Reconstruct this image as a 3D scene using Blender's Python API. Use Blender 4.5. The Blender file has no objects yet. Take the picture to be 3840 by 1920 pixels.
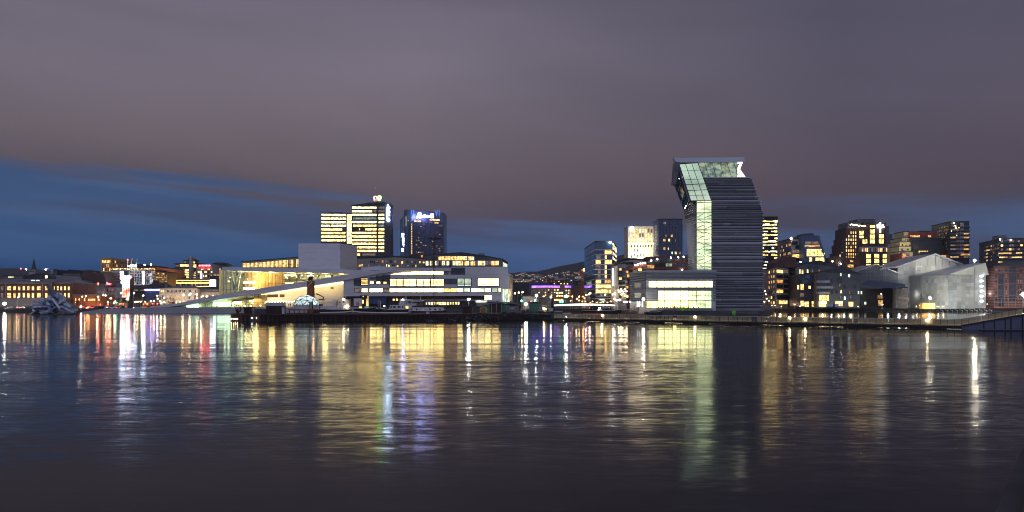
import bpy, math, random
from mathutils import Vector, noise
R = random.Random(7)
scene = bpy.context.scene
COL = scene.collection
FOC, HZ, CX, CAMH = 3014.0, 1140.0, 1920.0, 4.2     # focal length in photo pixels, horizon row, centre column, eye height (m)
def X(px, D): return (px-CX)*D/FOC
def Z(py, D): return CAMH-(py-HZ)*D/FOC
def W(px, py, D): return Vector((X(px, D), D, Z(py, D)))
# ------------------------------------------------------------------ materials
M = {}
def newmat(n):
    m = bpy.data.materials.new(n); m.use_nodes = True
    nt = m.node_tree; nt.nodes.clear(); M[n] = m
    o = nt.nodes.new('ShaderNodeOutputMaterial'); return m, nt, o
def nd(nt, t, **k):
    n = nt.nodes.new(t)
    for a, b in k.items():
        if a.startswith('i_'): n.inputs[a[2:].replace('_', ' ')].default_value = b
        else: setattr(n, a, b)
    return n
def c4(c): return (c[0], c[1], c[2], 1)
def objco(nt, sc=(1, 1, 1)):
    t = nd(nt, 'ShaderNodeTexCoord'); m = nd(nt, 'ShaderNodeMapping'); m.inputs['Scale'].default_value = sc
    nt.links.new(t.outputs['Object'], m.inputs['Vector']); return m.outputs['Vector']
def surf(n, col, rough=.6, metal=0, var=.25, sc=(.3, .3, .3), bump=0, bsc=2, alt=None, spec=.5):
    m, nt, o = newmat(n); L = nt.links.new
    b = nd(nt, 'ShaderNodeBsdfPrincipled'); b.inputs['Roughness'].default_value = rough; b.inputs['Metallic'].default_value = metal
    b.inputs['Specular IOR Level'].default_value = spec
    v = objco(nt, sc); z = nd(nt, 'ShaderNodeTexNoise'); z.inputs['Scale'].default_value = 1; z.inputs['Detail'].default_value = 6
    L(v, z.inputs['Vector'])
    r = nd(nt, 'ShaderNodeValToRGB'); r.color_ramp.elements[0].position = .3; r.color_ramp.elements[1].position = .7
    a2 = alt or col
    r.color_ramp.elements[0].color = c4([c*(1-var) for c in col]); r.color_ramp.elements[1].color = c4([min(1, c*(1+var)) for c in a2])
    L(z.outputs['Fac'], r.inputs['Fac']); L(r.outputs['Color'], b.inputs['Base Color'])
    if bump:
        z2 = nd(nt, 'ShaderNodeTexNoise'); z2.inputs['Scale'].default_value = bsc; z2.inputs['Detail'].default_value = 4
        L(v, z2.inputs['Vector']); bb = nd(nt, 'ShaderNodeBump'); bb.inputs['Strength'].default_value = bump
        L(z2.outputs['Fac'], bb.inputs['Height']); L(bb.outputs['Normal'], b.inputs['Normal'])
    L(b.outputs['BSDF'], o.inputs['Surface']); return m
def lit(n, c1, c2, s, lo=.25, sc=(.55, .55, .8), detail=3):
    """a lit room behind glass: emission whose brightness and tint vary like furniture, blinds and lamps behind a pane"""
    m, nt, o = newmat(n); L = nt.links.new
    v = objco(nt, sc); z = nd(nt, 'ShaderNodeTexNoise'); z.inputs['Scale'].default_value = 1; z.inputs['Detail'].default_value = detail
    L(v, z.inputs['Vector'])
    mr = nd(nt, 'ShaderNodeMapRange'); mr.inputs['From Min'].default_value = .36; mr.inputs['From Max'].default_value = .6
    mr.inputs['To Min'].default_value = lo*s; mr.inputs['To Max'].default_value = s; L(z.outputs['Fac'], mr.inputs['Value'])
    z2 = nd(nt, 'ShaderNodeTexNoise'); z2.inputs['Scale'].default_value = .23; L(v, z2.inputs['Vector'])
    mr2 = nd(nt, 'ShaderNodeMapRange'); mr2.inputs['From Min'].default_value = .4; mr2.inputs['From Max'].default_value = .6
    L(z2.outputs['Fac'], mr2.inputs['Value'])
    mx = nd(nt, 'ShaderNodeMix', data_type='RGBA'); mx.inputs[6].default_value = c4(c1); mx.inputs[7].default_value = c4(c2)
    L(mr2.outputs['Result'], mx.inputs[0])
    e = nd(nt, 'ShaderNodeEmission'); L(mx.outputs[2], e.inputs['Color']); L(mr.outputs['Result'], e.inputs['Strength'])
    g = nd(nt, 'ShaderNodeBsdfGlossy'); g.inputs['Roughness'].default_value = .05; g.inputs['Color'].default_value = (.06, .06, .07, 1)
    ad = nd(nt, 'ShaderNodeAddShader'); L(e.outputs[0], ad.inputs[0]); L(g.outputs[0], ad.inputs[1]); L(ad.outputs[0], o.inputs['Surface'])
def glow(n, c, s):
    m, nt, o = newmat(n); e = nd(nt, 'ShaderNodeEmission'); e.inputs['Color'].default_value = c4(c); e.inputs['Strength'].default_value = s
    nt.links.new(e.outputs[0], o.inputs['Surface'])
lit('lit_warm', (1, .54, .15), (1, .68, .24), 3.2)
lit('lit_amber', (1, .42, .09), (1, .58, .2), 1.3)
lit('lit_white', (1, .78, .3), (.95, .9, .5), 4)
lit('lit_yellow', (1, .70, .2), (1, .78, .28), 3)
lit('lit_green', (.5, .75, .55), (.8, .9, .6), .55)
lit('lit_pale', (.75, .92, .7), (.98, .95, .66), 1.7, lo=.35, sc=(.25, .25, .3))
lit('lit_dim', (1, .5, .25), (.6, .55, .5), .35)
lit('lit_cold', (.6, .85, 1), (.6, 1, .8), 5)
lit('lit_office', (1, .78, .31), (1, .88, .46), 5.2, lo=.08, sc=(.9, .9, .45), detail=5)
lit('lit_office_warm', (1, .62, .18), (1, .76, .3), 5.2, lo=.08, sc=(.9, .9, .45), detail=5)
lit('lit_opera', (1, .68, .2), (1, .76, .29), 12, lo=.55, sc=(.2, .2, .6))
lit('lit_purple', (.2, .07, 1), (.33, .14, 1), 5, lo=.5)
lit('lit_gold', (1, .55, .14), (1, .7, .3), 2.0, lo=.4, sc=(.3, .3, .3))
glow('glow_white', (1, .95, .85), 30); glow('glow_warm', (1, .72, .35), 30); glow('glow_cold', (.8, .92, 1), 60)
glow('glow_sign', (.35, .42, 1), 16); glow('glow_sign_white', (.55, .72, 1), 48); glow('glow_violet', (.4, .3, 1), 16)
glow('glow_red', (1, .03, .04), 30); glow('glow_redtail', (1, .03, .02), 40); glow('glow_green', (.05, 1, .55), 22); glow('glow_lime', (.3, 1, .08), 30)
glow('glow_amber', (1, .42, .08), 14); glow('glow_screen', (.86, .86, 1), 9); glow('glow_strip', (1, .8, .36), 6); glow('glow_goldbulb', (1, .7, .3), 14); glow('glow_blue', (.12, .3, 1), 1.6)
glow('glow_bridge', (1, .95, .78), 4); glow('glow_flood', (1, .93, .7), 450); glow('glow_bulb', (1, .8, .45), 45); glow('glow_pink', (1, .3, .25), 9)
glow('glow_goldline', (1, .6, .18), 4.5); glow('glow_star', (.9, .95, 1), 6)
surf('marble', (.60, .61, .63), .45, var=.10, sc=(.12, .12, .5), bump=.15)
surf('marble_grey', (.42, .43, .45), .5, var=.12, sc=(.1, .1, .3))
surf('alu', (.55, .57, .6), .4, .4, var=.07, sc=(.08, .08, .3))
surf('alu_light', (.5, .52, .5), .4, .4, var=.08, sc=(.1, .1, .8))
surf('tower_metal', (.74, .75, .78), .4, .15, var=.08, sc=(.15, .15, 1.2))
surf('brick', (.2, .085, .06), .85, var=.3, sc=(.5, .5, .5)); surf('brick_orange', (.42, .13, .05), .85, var=.25)
surf('brick_dark', (.10, .055, .05), .85, var=.3); surf('red_panel', (.22, .055, .035), .7, var=.25)
surf('stone', (.36, .31, .27), .8, var=.15); surf('stone_white', (.66, .58, .5), .8, var=.12); surf('plaster', (.42, .40, .39), .8, var=.15)
surf('concrete', (.24, .24, .245), .85, var=.2, bump=.2); surf('concrete_mid', (.13, .135, .14), .85, var=.25); surf('concrete_dark', (.07, .07, .075), .9, var=.3, bump=.2)
surf('pale_panel', (.33, .32, .29), .7, var=.12, sc=(.1, .1, .3)); surf('warm_panel', (.36, .29, .22), .75, var=.2)
surf('cream', (.62, .53, .30), .75, var=.12); surf('dark_panel', (.035, .04, .05), .5, var=.3); surf('grey_panel', (.12, .13, .145), .6, var=.25)
surf('black', (.012, .012, .014), .7, var=.3); surf('roof_dark', (.045, .05, .06), .7, var=.3); surf('roof_blue', (.05, .08, .13), .5, var=.25)
surf('roof_grey', (.17, .18, .2), .6, var=.2); surf('bark', (.035, .028, .022), .9, var=.3); surf('twig', (.04, .033, .028), .9, var=.3)
surf('timber', (.30, .13, .045), .75, var=.3, sc=(.5, .5, 3)); surf('timber_dark', (.045, .03, .025), .8, var=.4, sc=(2, 2, .3))
surf('wood_wall', (.62, .36, .13), .5, var=.25, sc=(.9, .9, .12)); surf('gold_panel', (.40, .25, .08), .45, .5, var=.25)
surf('steel', (.35, .36, .38), .4, .8, var=.15); surf('rust', (.12, .035, .02), .85, var=.4); surf('paint_white', (.68, .68, .68), .5, var=.08)
surf('paint_blue', (.05, .09, .2), .5, var=.2); surf('paint_green', (.02, .17, .10), .5, var=.25); surf('paint_yellow', (.75, .4, .05), .5, var=.1)
surf('paint_orange', (.6, .16, .03), .5, var=.15); surf('paint_red', (.4, .03, .02), .5, var=.15); surf('rubber', (.012, .012, .012), .9)
surf('canvas', (.6, .6, .62), .8, var=.12, sc=(.5, .5, 1.5)); surf('hull_dark', (.02, .02, .028), .6, var=.3); surf('lime_plant', (.12, .4, .03), .7, var=.4, sc=(3, 3, 3))
surf('skin', (.45, .28, .2), .7); surf('cloth_dark', (.03, .03, .04), .9, var=.3)
surf('rock', (.07, .068, .065), .95, var=.4, bump=.5); surf('crane_orange', (.55, .2, .04), .6)
surf('wrap', (.36, .38, .39), .6, var=.25, sc=(.12, .12, .12), bump=.3, bsc=3); surf('wrap_b', (.28, .3, .31), .6, var=.25, sc=(.12, .12, .12)); surf('wrap_c', (.44, .46, .47), .6, var=.2, sc=(.2, .2, .1)); surf('wrap_roof', (.4, .42, .47), .55, var=.2, sc=(.2, .2, .6), bump=.3)
surf('ice', (.46, .56, .72), .15, .1, var=.45, sc=(.6, .6, .6)); surf('ice_white', (.6, .66, .75), .3, .2, var=.3)
surf('glass_dark', (.02, .028, .04), .06, 0, var=.4, sc=(.4, .4, .4), spec=1.0); surf('glass_blue', (.022, .055, .10), .07, .1, var=.45, sc=(.3, .3, .3), spec=1.0)
surf('frame_dark', (.03, .03, .035), .5); surf('frame_light', (.4, .4, .4), .5); surf('frame_gold', (.35, .25, .12), .5); surf('ground', (.07, .068, .065), .85, var=.3, sc=(.05, .05, .05))
surf('hill_wood', (.018, .024, .024), .95, var=.5, sc=(.02, .02, .02), bump=.6, bsc=4)
surf('base_wall', (.12, .135, .2), .6, var=.2); surf('deck', (.10, .07, .05), .8, var=.3, sc=(1, .2, 1))
def glassmat(n, tint, mixf, rough=.03, trans=1.0):
    m, nt, o = newmat(n); L = nt.links.new
    t = nd(nt, 'ShaderNodeBsdfTransparent'); t.inputs[0].default_value = c4(tint)
    g = nd(nt, 'ShaderNodeBsdfGlossy'); g.inputs['Roughness'].default_value = rough; g.inputs['Color'].default_value = (.9, .95, 1, 1)
    fr = nd(nt, 'ShaderNodeFresnel'); fr.inputs['IOR'].default_value = 1.45
    mx = nd(nt, 'ShaderNodeMixShader'); L(fr.outputs[0], mx.inputs[0]); L(t.outputs[0], mx.inputs[1]); L(g.outputs[0], mx.inputs[2])
    L(mx.outputs[0], o.inputs['Surface'])
glassmat('glass_clear', (.82, .9, .84), .1)
def translucent(n, col, mixf):
    m, nt, o = newmat(n); L = nt.links.new
    v = objco(nt, (.5, .5, .15)); z = nd(nt, 'ShaderNodeTexNoise'); z.inputs['Scale'].default_value = 1; L(v, z.inputs['Vector'])
    r = nd(nt, 'ShaderNodeValToRGB'); r.color_ramp.elements[0].position = .3; r.color_ramp.elements[1].position = .7
    r.color_ramp.elements[0].color = c4([c*.6 for c in col]); r.color_ramp.elements[1].color = c4(col); L(z.outputs['Fac'], r.inputs['Fac'])
    d = nd(nt, 'ShaderNodeBsdfDiffuse'); t = nd(nt, 'ShaderNodeBsdfTranslucent'); L(r.outputs[0], d.inputs[0]); L(r.outputs[0], t.inputs[0])
    mx = nd(nt, 'ShaderNodeMixShader'); mx.inputs[0].default_value = mixf; L(d.outputs[0], mx.inputs[1]); L(t.outputs[0], mx.inputs[2]); L(mx.outputs[0], o.inputs['Surface'])
translucent('membrane', (.75, .85, .85), .6); translucent('fence_glass', (.62, .56, .40), .35)
# ------------------------------------------------------------------ mesh builder
class MB:
    def __init__(s): s.v = []; s.f = []; s.m = []; s.mats = []
    def mi(s, mat):
        if mat not in s.mats: s.mats.append(mat)
        return s.mats.index(mat)
    def face(s, pts, mat):
        b = len(s.v); s.v += [tuple(p) for p in pts]; s.f.append(tuple(range(b, b+len(pts)))); s.m.append(s.mi(mat)); return s
    def hexa(s, a, b, mat):          # two matching loops (any n) joined: a = front loop, b = back loop
        n = len(a); o = len(s.v); s.v += [tuple(p) for p in a]+[tuple(p) for p in b]; k = s.mi(mat)
        s.f.append(tuple(range(o, o+n))); s.f.append(tuple(range(o+2*n-1, o+n-1, -1))); s.m += [k, k]
        for i in range(n):
            j = (i+1) % n; s.f.append((o+i, o+n+i, o+n+j, o+j)); s.m.append(k)
        return s
    def prism(s, xy, z0, z1, mat):
        zt = z1 if isinstance(z1, (list, tuple)) else [z1]*len(xy)
        return s.hexa([(p[0], p[1], z0) for p in xy], [(p[0], p[1], t) for p, t in zip(xy, zt)], mat)
    def box(s, x0, x1, y0, y1, z0, z1, mat): return s.prism([(x0, y0), (x1, y0), (x1, y1), (x0, y1)], z0, z1, mat)
    def xz(s, pts, D0, D1, mat, Dp=None):   # outline at distance D0 (photo pixels measured there), real thickness back to D1
        a = [W(p[0], p[1], Dp or D0) for p in pts]
        return s.hexa([(p.x, D0, p.z) for p in a], [(p.x, D1, p.z) for p in a], mat)
    def tube(s, a, b, r, mat, n=6, r2=None):
        a = Vector(a); b = Vector(b); r2 = r if r2 is None else r2
        d = (b-a).normalized(); u = d.cross(Vector((0, 0, 1)) if abs(d.z) < .9 else Vector((1, 0, 0))).normalized(); w = d.cross(u)
        A = [a+(u*math.cos(2*math.pi*i/n)+w*math.sin(2*math.pi*i/n))*r for i in range(n)]
        B_ = [b+(u*math.cos(2*math.pi*i/n)+w*math.sin(2*math.pi*i/n))*r2 for i in range(n)]
        return s.hexa(A, B_, mat)
    def ball(s, c, r, mat, seg=8, rings=5, sq=1.0):
        c = Vector(c); k = s.mi(mat); o = len(s.v)
        s.v.append((c.x, c.y, c.z+r*sq))
        for i in range(1, rings):
            t = math.pi*i/rings
            for j in range(seg):
                a = 2*math.pi*j/seg; s.v.append((c.x+r*math.sin(t)*math.cos(a), c.y+r*math.sin(t)*math.sin(a), c.z+r*sq*math.cos(t)))
        s.v.append((c.x, c.y, c.z-r*sq)); e = len(s.v)-1
        for j in range(seg): s.f.append((o, o+1+j, o+1+(j+1) % seg)); s.m.append(k)
        for i in range(rings-2):
            for j in range(seg):
                a = o+1+i*seg+j; b = o+1+i*seg+(j+1) % seg; s.f.append((a, a+seg, b+seg, b)); s.m.append(k)
        q = o+1+(rings-2)*seg
        for j in range(seg): s.f.append((q+j, e, q+(j+1) % seg)); s.m.append(k)
        return s
    def build(s, name, root=None, parent=None, smooth=False):
        loc = root.location if root else Vector((0, 0, 0))
        me = bpy.data.meshes.new(name)
        me.from_pydata([(v[0]-loc[0], v[1]-loc[1], v[2]-loc[2]) for v in s.v], [], s.f)
        for m in s.mats: me.materials.append(M[m])
        me.polygons.foreach_set('material_index', s.m)
        if smooth: me.polygons.foreach_set('use_smooth', [True]*len(s.f))
        me.update()
        import bmesh
        bm = bmesh.new(); bm.from_mesh(me); bmesh.ops.recalc_face_normals(bm, faces=bm.faces); bm.to_mesh(me); bm.free()
        o = bpy.data.objects.new(name, me); COL.objects.link(o)
        p = parent or root
        if p: o.parent = p
        return o
def tag(o, label=None, cat=None, group=None, kind=None):
    if label: o['label'] = label
    if cat: o['category'] = cat
    if group: o['group'] = group
    if kind: o['kind'] = kind
    return o
def thing(name, label, cat, loc=(0, 0, 0), group=None):
    o = bpy.data.objects.new(name, None); o.empty_display_size = 1; COL.objects.link(o); o.location = loc
    return tag(o, label, cat, group)
def single(name, mb, label, cat, loc, group=None, smooth=False):
    """a thing that is one mesh, with its origin at loc"""
    class Rt: pass
    r = Rt(); r.location = Vector(loc)
    r2 = MB.build.__get__(mb)
    me_o = None
    o = bpy.data.objects.new(name, None)
    bpy.data.objects.remove(o)
    sv = mb.v; mb.v = [(v[0]-loc[0], v[1]-loc[1], v[2]-loc[2]) for v in sv]
    ob = mb.build(name, smooth=smooth); ob.location = loc; mb.v = sv
    return tag(ob, label, cat, group)
ORD = 'first second third fourth fifth sixth seventh eighth ninth tenth eleventh twelfth thirteenth fourteenth fifteenth sixteenth seventeenth eighteenth nineteenth twentieth'.split()
def ordl(n): return ORD[n-1] if n <= 20 else ('twenty '+ORD[n-21] if n < 30 else 'thirtieth')
CH = {}
def copy_thing(root, loc, rotz=0, label=None, group=None, scale=1):
    r = root.copy(); COL.objects.link(r); r.location = loc; r.rotation_euler = (0, 0, rotz); r.scale = (scale,)*3
    if label: r['label'] = label
    if group: r['group'] = group
    for c in list(root.children):
        k = c.copy(); COL.objects.link(k); k.parent = r
        for g in list(c.children):
            q = g.copy(); COL.objects.link(q); q.parent = k
    return r
def struct(name, mb, smooth=False, kind='structure'):
    o = mb.build(name, smooth=smooth); o['kind'] = kind; return o
# ------------------------------------------------------------------ facades and buildings
class F:
    def __init__(s, A, B):
        s.A = Vector((A[0], A[1])); s.B = Vector((B[0], B[1])); d = s.B-s.A; s.len = d.length; s.d = d/s.len
        n = Vector((s.d.y, -s.d.x)); mid = (s.A+s.B)/2
        s.n = n if n.dot(-mid) > 0 else -n
    def s_at(s, px):
        k = (px-CX)/FOC; d = s.B-s.A; den = d.x-k*d.y
        return (k*s.A.y-s.A.x)/den if abs(den) > 1e-9 else 0
    def depth(s, px): return (s.A+(s.B-s.A)*s.s_at(px)).y
    def U(s, t, z, off=0):
        p = s.A+(s.B-s.A)*t+s.n*off; return Vector((p.x, p.y, z))
    def P(s, px, py, off=0): return s.U(s.s_at(px), Z(py, s.depth(px)), off)
    def slab(s, mb, t0, t1, z0, z1, mat, off, th):
        a = [s.U(t0, z0, off), s.U(t1, z0, off), s.U(t1, z1, off), s.U(t0, z1, off)]
        b = [s.U(t0, z0, off-th), s.U(t1, z0, off-th), s.U(t1, z1, off-th), s.U(t0, z1, off-th)]
        return mb.hexa(a, b, mat)
    def rect(s, mb, x0, y0, x1, y1, mat, off=.1, th=.3):
        D = s.depth((x0+x1)/2); return s.slab(mb, s.s_at(x0), s.s_at(x1), Z(y1, D), Z(y0, D), mat, off, th)
    def poly(s, mb, pts, mat, off=.1, th=.3):
        return mb.hexa([s.P(x, y, off) for x, y in pts], [s.P(x, y, off-th) for x, y in pts], mat)
def pick(w):
    tot = sum(w.values()); r = R.random()*tot
    for k, v in w.items():
        r -= v
        if r <= 0: return k
    return k
ABBR = {'w': 'lit_warm', 'a': 'lit_amber', 'i': 'lit_white', 'y': 'lit_yellow', 'd': 'glass_dark', 'b': 'glass_blue', 'g': 'lit_green', 'p': 'lit_pale', 'm': 'lit_dim', 'o': 'lit_office', 'O': 'lit_office_warm', 'c': 'lit_cold', 'q': 'lit_opera', 'G': 'lit_gold', 'P': 'lit_purple'}
def parse(w):   # 'w3d6' -> weights
    r = {}; i = 0
    while i < len(w):
        j = i+1
        while j < len(w) and (w[j].isdigit() or w[j] == '.'): j += 1
        r[ABBR[w[i]]] = float(w[i+1:j] or 1); i = j
    return r
class Bld:
    def __init__(s, name, label, cat, D, corners, wall, ref=0, depth=15, base=1.9, roof='roof_dark', group=None, parapet=.6, frame='frame_dark', roofobj=True):
        s.frame = frame; s.wins = []; s.D = D; s.base = base
        yr = corners[ref][1]; pts = []; zt = []
        for c in corners:
            Dc = c[2] if len(c) > 2 else D if HZ-c[1] < 12 else D*(HZ-yr)/(HZ-c[1])
            pts.append((X(c[0], Dc), Dc)); zt.append(Z(c[1], Dc))
        s.pts = pts; s.faces = [F(pts[i], pts[i+1]) for i in range(len(pts)-1)]
        lx = sum(p[0] for p in pts)/len(pts); ly = min(p[1] for p in pts)
        s.root = thing(name, label, cat, (lx, ly, base), group)
        a, b = pts[0], pts[-1]; far = max(p[1] for p in pts)
        back = [(b[0], far+depth), (a[0], far+depth)]; zb = [zt[-1], zt[0]]
        s.foot = pts+back; s.zt = zt+zb; s.ztop = max(zt)
        m = MB(); m.prism(s.foot, base, s.zt, wall); s.wall = m.build('wall', s.root)
        if roofobj:
            cx = sum(p[0] for p in s.foot)/len(s.foot); cy = sum(p[1] for p in s.foot)/len(s.foot)
            def off(p, e): d = Vector((p[0]-cx, p[1]-cy)); d = d*(1+e/d.length); return (cx+d.x, cy+d.y)
            m = MB(); o = [off(p, .25) for p in s.foot]
            m.hexa([(p[0], p[1], t+.02) for p, t in zip(o, s.zt)], [(p[0], p[1], t+parapet) for p, t in zip(o, s.zt)], roof); s.roof = m.build('roof', s.root)
    def part(s, name, mb, parent=None, label=None):
        o = mb.build(name, s.root, parent)
        if label: o['label'] = label
        return o
    def w(s, f, t0, t1, z0, z1, mat, nx=1, nz=1, frame=None, off=.06, name='window', arch=False, fw=.12):
        s.wins.append((f, t0, t1, z0, z1, mat, nx, nz, frame or s.frame, off, name, arch, fw))
    def wp(s, fi, x0, y0, x1, y1, mat, nx=1, nz=1, **k):
        f = s.faces[fi] if isinstance(fi, int) else fi; D = f.depth((x0+x1)/2)
        s.w(f, f.s_at(x0), f.s_at(x1), Z(y1, D), Z(y0, D), ABBR.get(mat, mat), nx, nz, **k)
    def grid(s, fi, x0, y0, x1, y1, cols, rows, wt, fw=.6, fh=.6, nx=1, nz=1, jit=0, skip=0, **k):
        f = s.faces[fi] if isinstance(fi, int) else fi; t0, t1 = f.s_at(x0), f.s_at(x1); D = f.depth((x0+x1)/2 if len(s.faces) == 1 else x0)
        zt, zb = Z(y0, D), Z(y1, D); cw = (t1-t0)/cols; rh = (zt-zb)/rows; W_ = parse(wt) if isinstance(wt, str) else None
        for r in range(rows):
            ww = W_ or parse(wt[r])
            for c in range(cols):
                if skip and R.random() < skip: continue
                j = (R.random()-.5)*jit*cw
                a = t0+cw*(c+.5-fw/2)+j; b = t0+cw*(c+.5+fw/2)+j; z1 = zt-rh*(r+.5-fh/2); z0 = zt-rh*(r+.5+fh/2)
                s.w(f, a, b, z0, z1, pick(ww), nx, nz, **k)
    def done(s):
        def area(q): f = q[0]; p = f.U(q[1], q[3]); return abs((q[2]-q[1])*f.len*(q[4]-q[3]))/p.y**2
        s.wins.sort(key=lambda q: -area(q)); rest = MB(); nm = 0
        for i, q in enumerate(s.wins):
            f, t0, t1, z0, z1, mat, nx, nz, fr, off, name, arch, fw = q
            mb = MB() if i < 98 else rest; dt = fw/f.len; fo = off+.05
            if arch:
                r = (t1-t0)/2; rm = r*f.len; pts = [(t0, z0), (t1, z0)]+[(t0+r+r*math.cos(a), z1-rm+rm*math.sin(a)) for a in [math.pi*k/6 for k in range(7)]]
                mb.hexa([f.U(t, z, off) for t, z in pts], [f.U(t, z, off-.05) for t, z in pts], mat)
                f.slab(mb, t0-dt, t1+dt, z0-.12, z0, fr, fo+.1, .2)
            else:
                f.slab(mb, t0, t1, z0, z1, mat, off, .05)
                f.slab(mb, t0-dt, t1+dt, z1, z1+fw, fr, fo, .12); f.slab(mb, t0-dt, t1+dt, z0-fw, z0, fr, fo+.05, .17)
                f.slab(mb, t0-dt, t0, z0, z1, fr, fo, .12); f.slab(mb, t1, t1+dt, z0, z1, fr, fo, .12)
            for k in range(1, nx):
                t = t0+(t1-t0)*k/nx; f.slab(mb, t-dt*.4, t+dt*.4, z0+.01, z1-.01, fr, fo-.01, .04)
            for k in range(1, nz):
                z = z0+(z1-z0)*k/nz; f.slab(mb, t0+dt*.1, t1-dt*.1, z-fw*.4, z+fw*.4, fr, fo-.02, .04)
            if i < 98: mb.build(name, s.root)
        if rest.v: o = rest.build('window', s.root); o['kind'] = 'stuff'
        return s
def text(s, size, origin, mat, root, name='lettering', rotz=0, shear=0, up=(0, 0, 1), xdir=(1, 0, 0), ext=.08, parent=None, align='LEFT', bold=0):
    cu = bpy.data.curves.new('t', 'FONT'); cu.body = s; cu.size = size; cu.extrude = ext; cu.shear = shear; cu.align_x = align; cu.offset = bold
    ob = bpy.data.objects.new('t', cu); COL.objects.link(ob); dg = bpy.context.evaluated_depsgraph_get(); dg.update()
    me = bpy.data.meshes.new_from_object(ob.evaluated_get(dg)); bpy.data.objects.remove(ob)
    xd = Vector(xdir).normalized(); u = Vector(up).normalized(); n = xd.cross(u); o = Vector(origin)
    for v in me.vertices: v.co = o+xd*v.co.x+u*v.co.y+n*v.co.z-root.location
    me.materials.clear(); me.materials.append(M[mat])
    t = bpy.data.objects.new(name, me); COL.objects.link(t); t.parent = parent or root; return t
# ------------------------------------------------------------------ camera, sky, render
cam = bpy.data.cameras.new('camera'); co = bpy.data.objects.new('camera', cam); COL.objects.link(co); scene.camera = co
co.location = (0, 0, CAMH); co.rotation_euler = (math.radians(90), 0, 0); cam.sensor_width = 36; cam.lens = 36*FOC/3840
cam.shift_y = (HZ-960)/3840; cam.clip_end = 20000; cam.clip_start = .5
scene.view_settings.view_transform = 'Standard'; scene.view_settings.look = 'None'; scene.view_settings.exposure = 0; scene.view_settings.gamma = 1
cy = scene.cycles; cy.use_denoising = True; cy.filter_width = 1.05; cy.max_bounces = 4; cy.glossy_bounces = 2; cy.diffuse_bounces = 1; cy.transparent_max_bounces = 8
cy.sample_clamp_indirect = 80; cy.caustics_reflective = False; cy.caustics_refractive = False
try: cy.use_light_tree = True
except Exception: pass
wd = bpy.data.worlds.new('World'); scene.world = wd; wd.use_nodes = True; nt = wd.node_tree; nt.nodes.clear(); L = nt.links.new
wo = nd(nt, 'ShaderNodeOutputWorld'); tc = nd(nt, 'ShaderNodeTexCoord'); sp = nd(nt, 'ShaderNodeSeparateXYZ'); L(tc.outputs['Generated'], sp.inputs[0])
def mth(op, a, b=None, clamp=False):
    n = nd(nt, 'ShaderNodeMath', operation=op, use_clamp=clamp)
    for i, q in enumerate((a, b)):
        if q is None: continue
        if isinstance(q, (int, float)): n.inputs[i].default_value = q
        else: L(q, n.inputs[i])
    return n.outputs[0]
def ramp(fac, stops):
    r = nd(nt, 'ShaderNodeValToRGB'); e = r.color_ramp.elements
    while len(e) < len(stops): e.new(.5)
    for q, (p, c) in zip(e, stops): q.position = p; q.color = c4([((v/255+.055)/1.055)**2.4 if v > 10 else v/255/12.92 for v in c])
    L(fac, r.inputs['Fac']); return r.outputs['Color']
def mixc(f, a, b):
    m = nd(nt, 'ShaderNodeMix', data_type='RGBA'); L(f, m.inputs[0]) if not isinstance(f, float) else setattr(m.inputs[0], 'default_value', f); L(a, m.inputs[6]); L(b, m.inputs[7]); return m.outputs[2]
hyp = mth('MAXIMUM', mth('SQRT', mth('ADD', mth('MULTIPLY', sp.outputs[0], sp.outputs[0]), mth('MULTIPLY', sp.outputs[1], sp.outputs[1]))), .01)
el = mth('MAXIMUM', mth('DIVIDE', sp.outputs[2], hyp), 0.0)       # tangent of elevation
az = mth('DIVIDE', sp.outputs[0], hyp)                            # -0.54 left edge .. 0.54 right edge
cmb = nd(nt, 'ShaderNodeCombineXYZ'); L(az, cmb.inputs[0]); L(mth('ADD', mth('MULTIPLY', el, 4.2), mth('MULTIPLY', az, .35)), cmb.inputs[1]); L(mth('MULTIPLY', sp.outputs[1], .6), cmb.inputs[2])
def noi(sc, det, seed, rough=.5):
    m = nd(nt, 'ShaderNodeMapping'); m.inputs['Location'].default_value = (seed, seed*1.7, 0); L(cmb.outputs[0], m.inputs[0])
    n = nd(nt, 'ShaderNodeTexNoise'); n.inputs['Scale'].default_value = sc; n.inputs['Detail'].default_value = det; n.inputs['Roughness'].default_value = rough; L(m.outputs[0], n.inputs['Vector']); return n.outputs['Fac']
# height of the cloud base across the view: high on the left, low on the right
rr = nd(nt, 'ShaderNodeValToRGB'); E = rr.color_ramp.elements
for q in range(6): E.new(.2+.1*q)
for q, (p, v) in zip(E, [(0, .142), (.08, .136), (.2, .120), (.34, .106), (.5, .092), (.62, .080), (.78, .084), (1, .088)]): q.position = p; q.color = (v, v, v, 1)
L(mth('ADD', mth('MULTIPLY', az, .9), .5), rr.inputs['Fac'])
cm2 = nd(nt, 'ShaderNodeCombineXYZ'); L(mth('MULTIPLY', az, 1.3), cm2.inputs[0]); L(mth('ADD', mth('MULTIPLY', el, 15.0), mth('MULTIPLY', az, 1.1)), cm2.inputs[1]); L(mth('MULTIPLY', sp.outputs[1], .6), cm2.inputs[2])
n1 = noi(2.2, 4, 3.1); n3 = noi(1.1, 2, 33.0); cmb0 = cmb; cmb = cm2; n2 = noi(2.6, 6, 9.2, .58)
edge = mth('ADD', mth('ADD', mth('SUBTRACT', el, rr.outputs['Color']), mth('MULTIPLY', mth('SUBTRACT', n1, .5), .085)), mth('MULTIPLY', mth('SUBTRACT', n2, .5), .12))
sideR = mth('MULTIPLY', mth('ADD', az, .36), 2.6, True); sideD = mth('MULTIPLY', mth('SUBTRACT', az, .12), 3.2, True)
slope_k = mth('SUBTRACT', 30.0, mth('MULTIPLY', sideD, 14.0))
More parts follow.
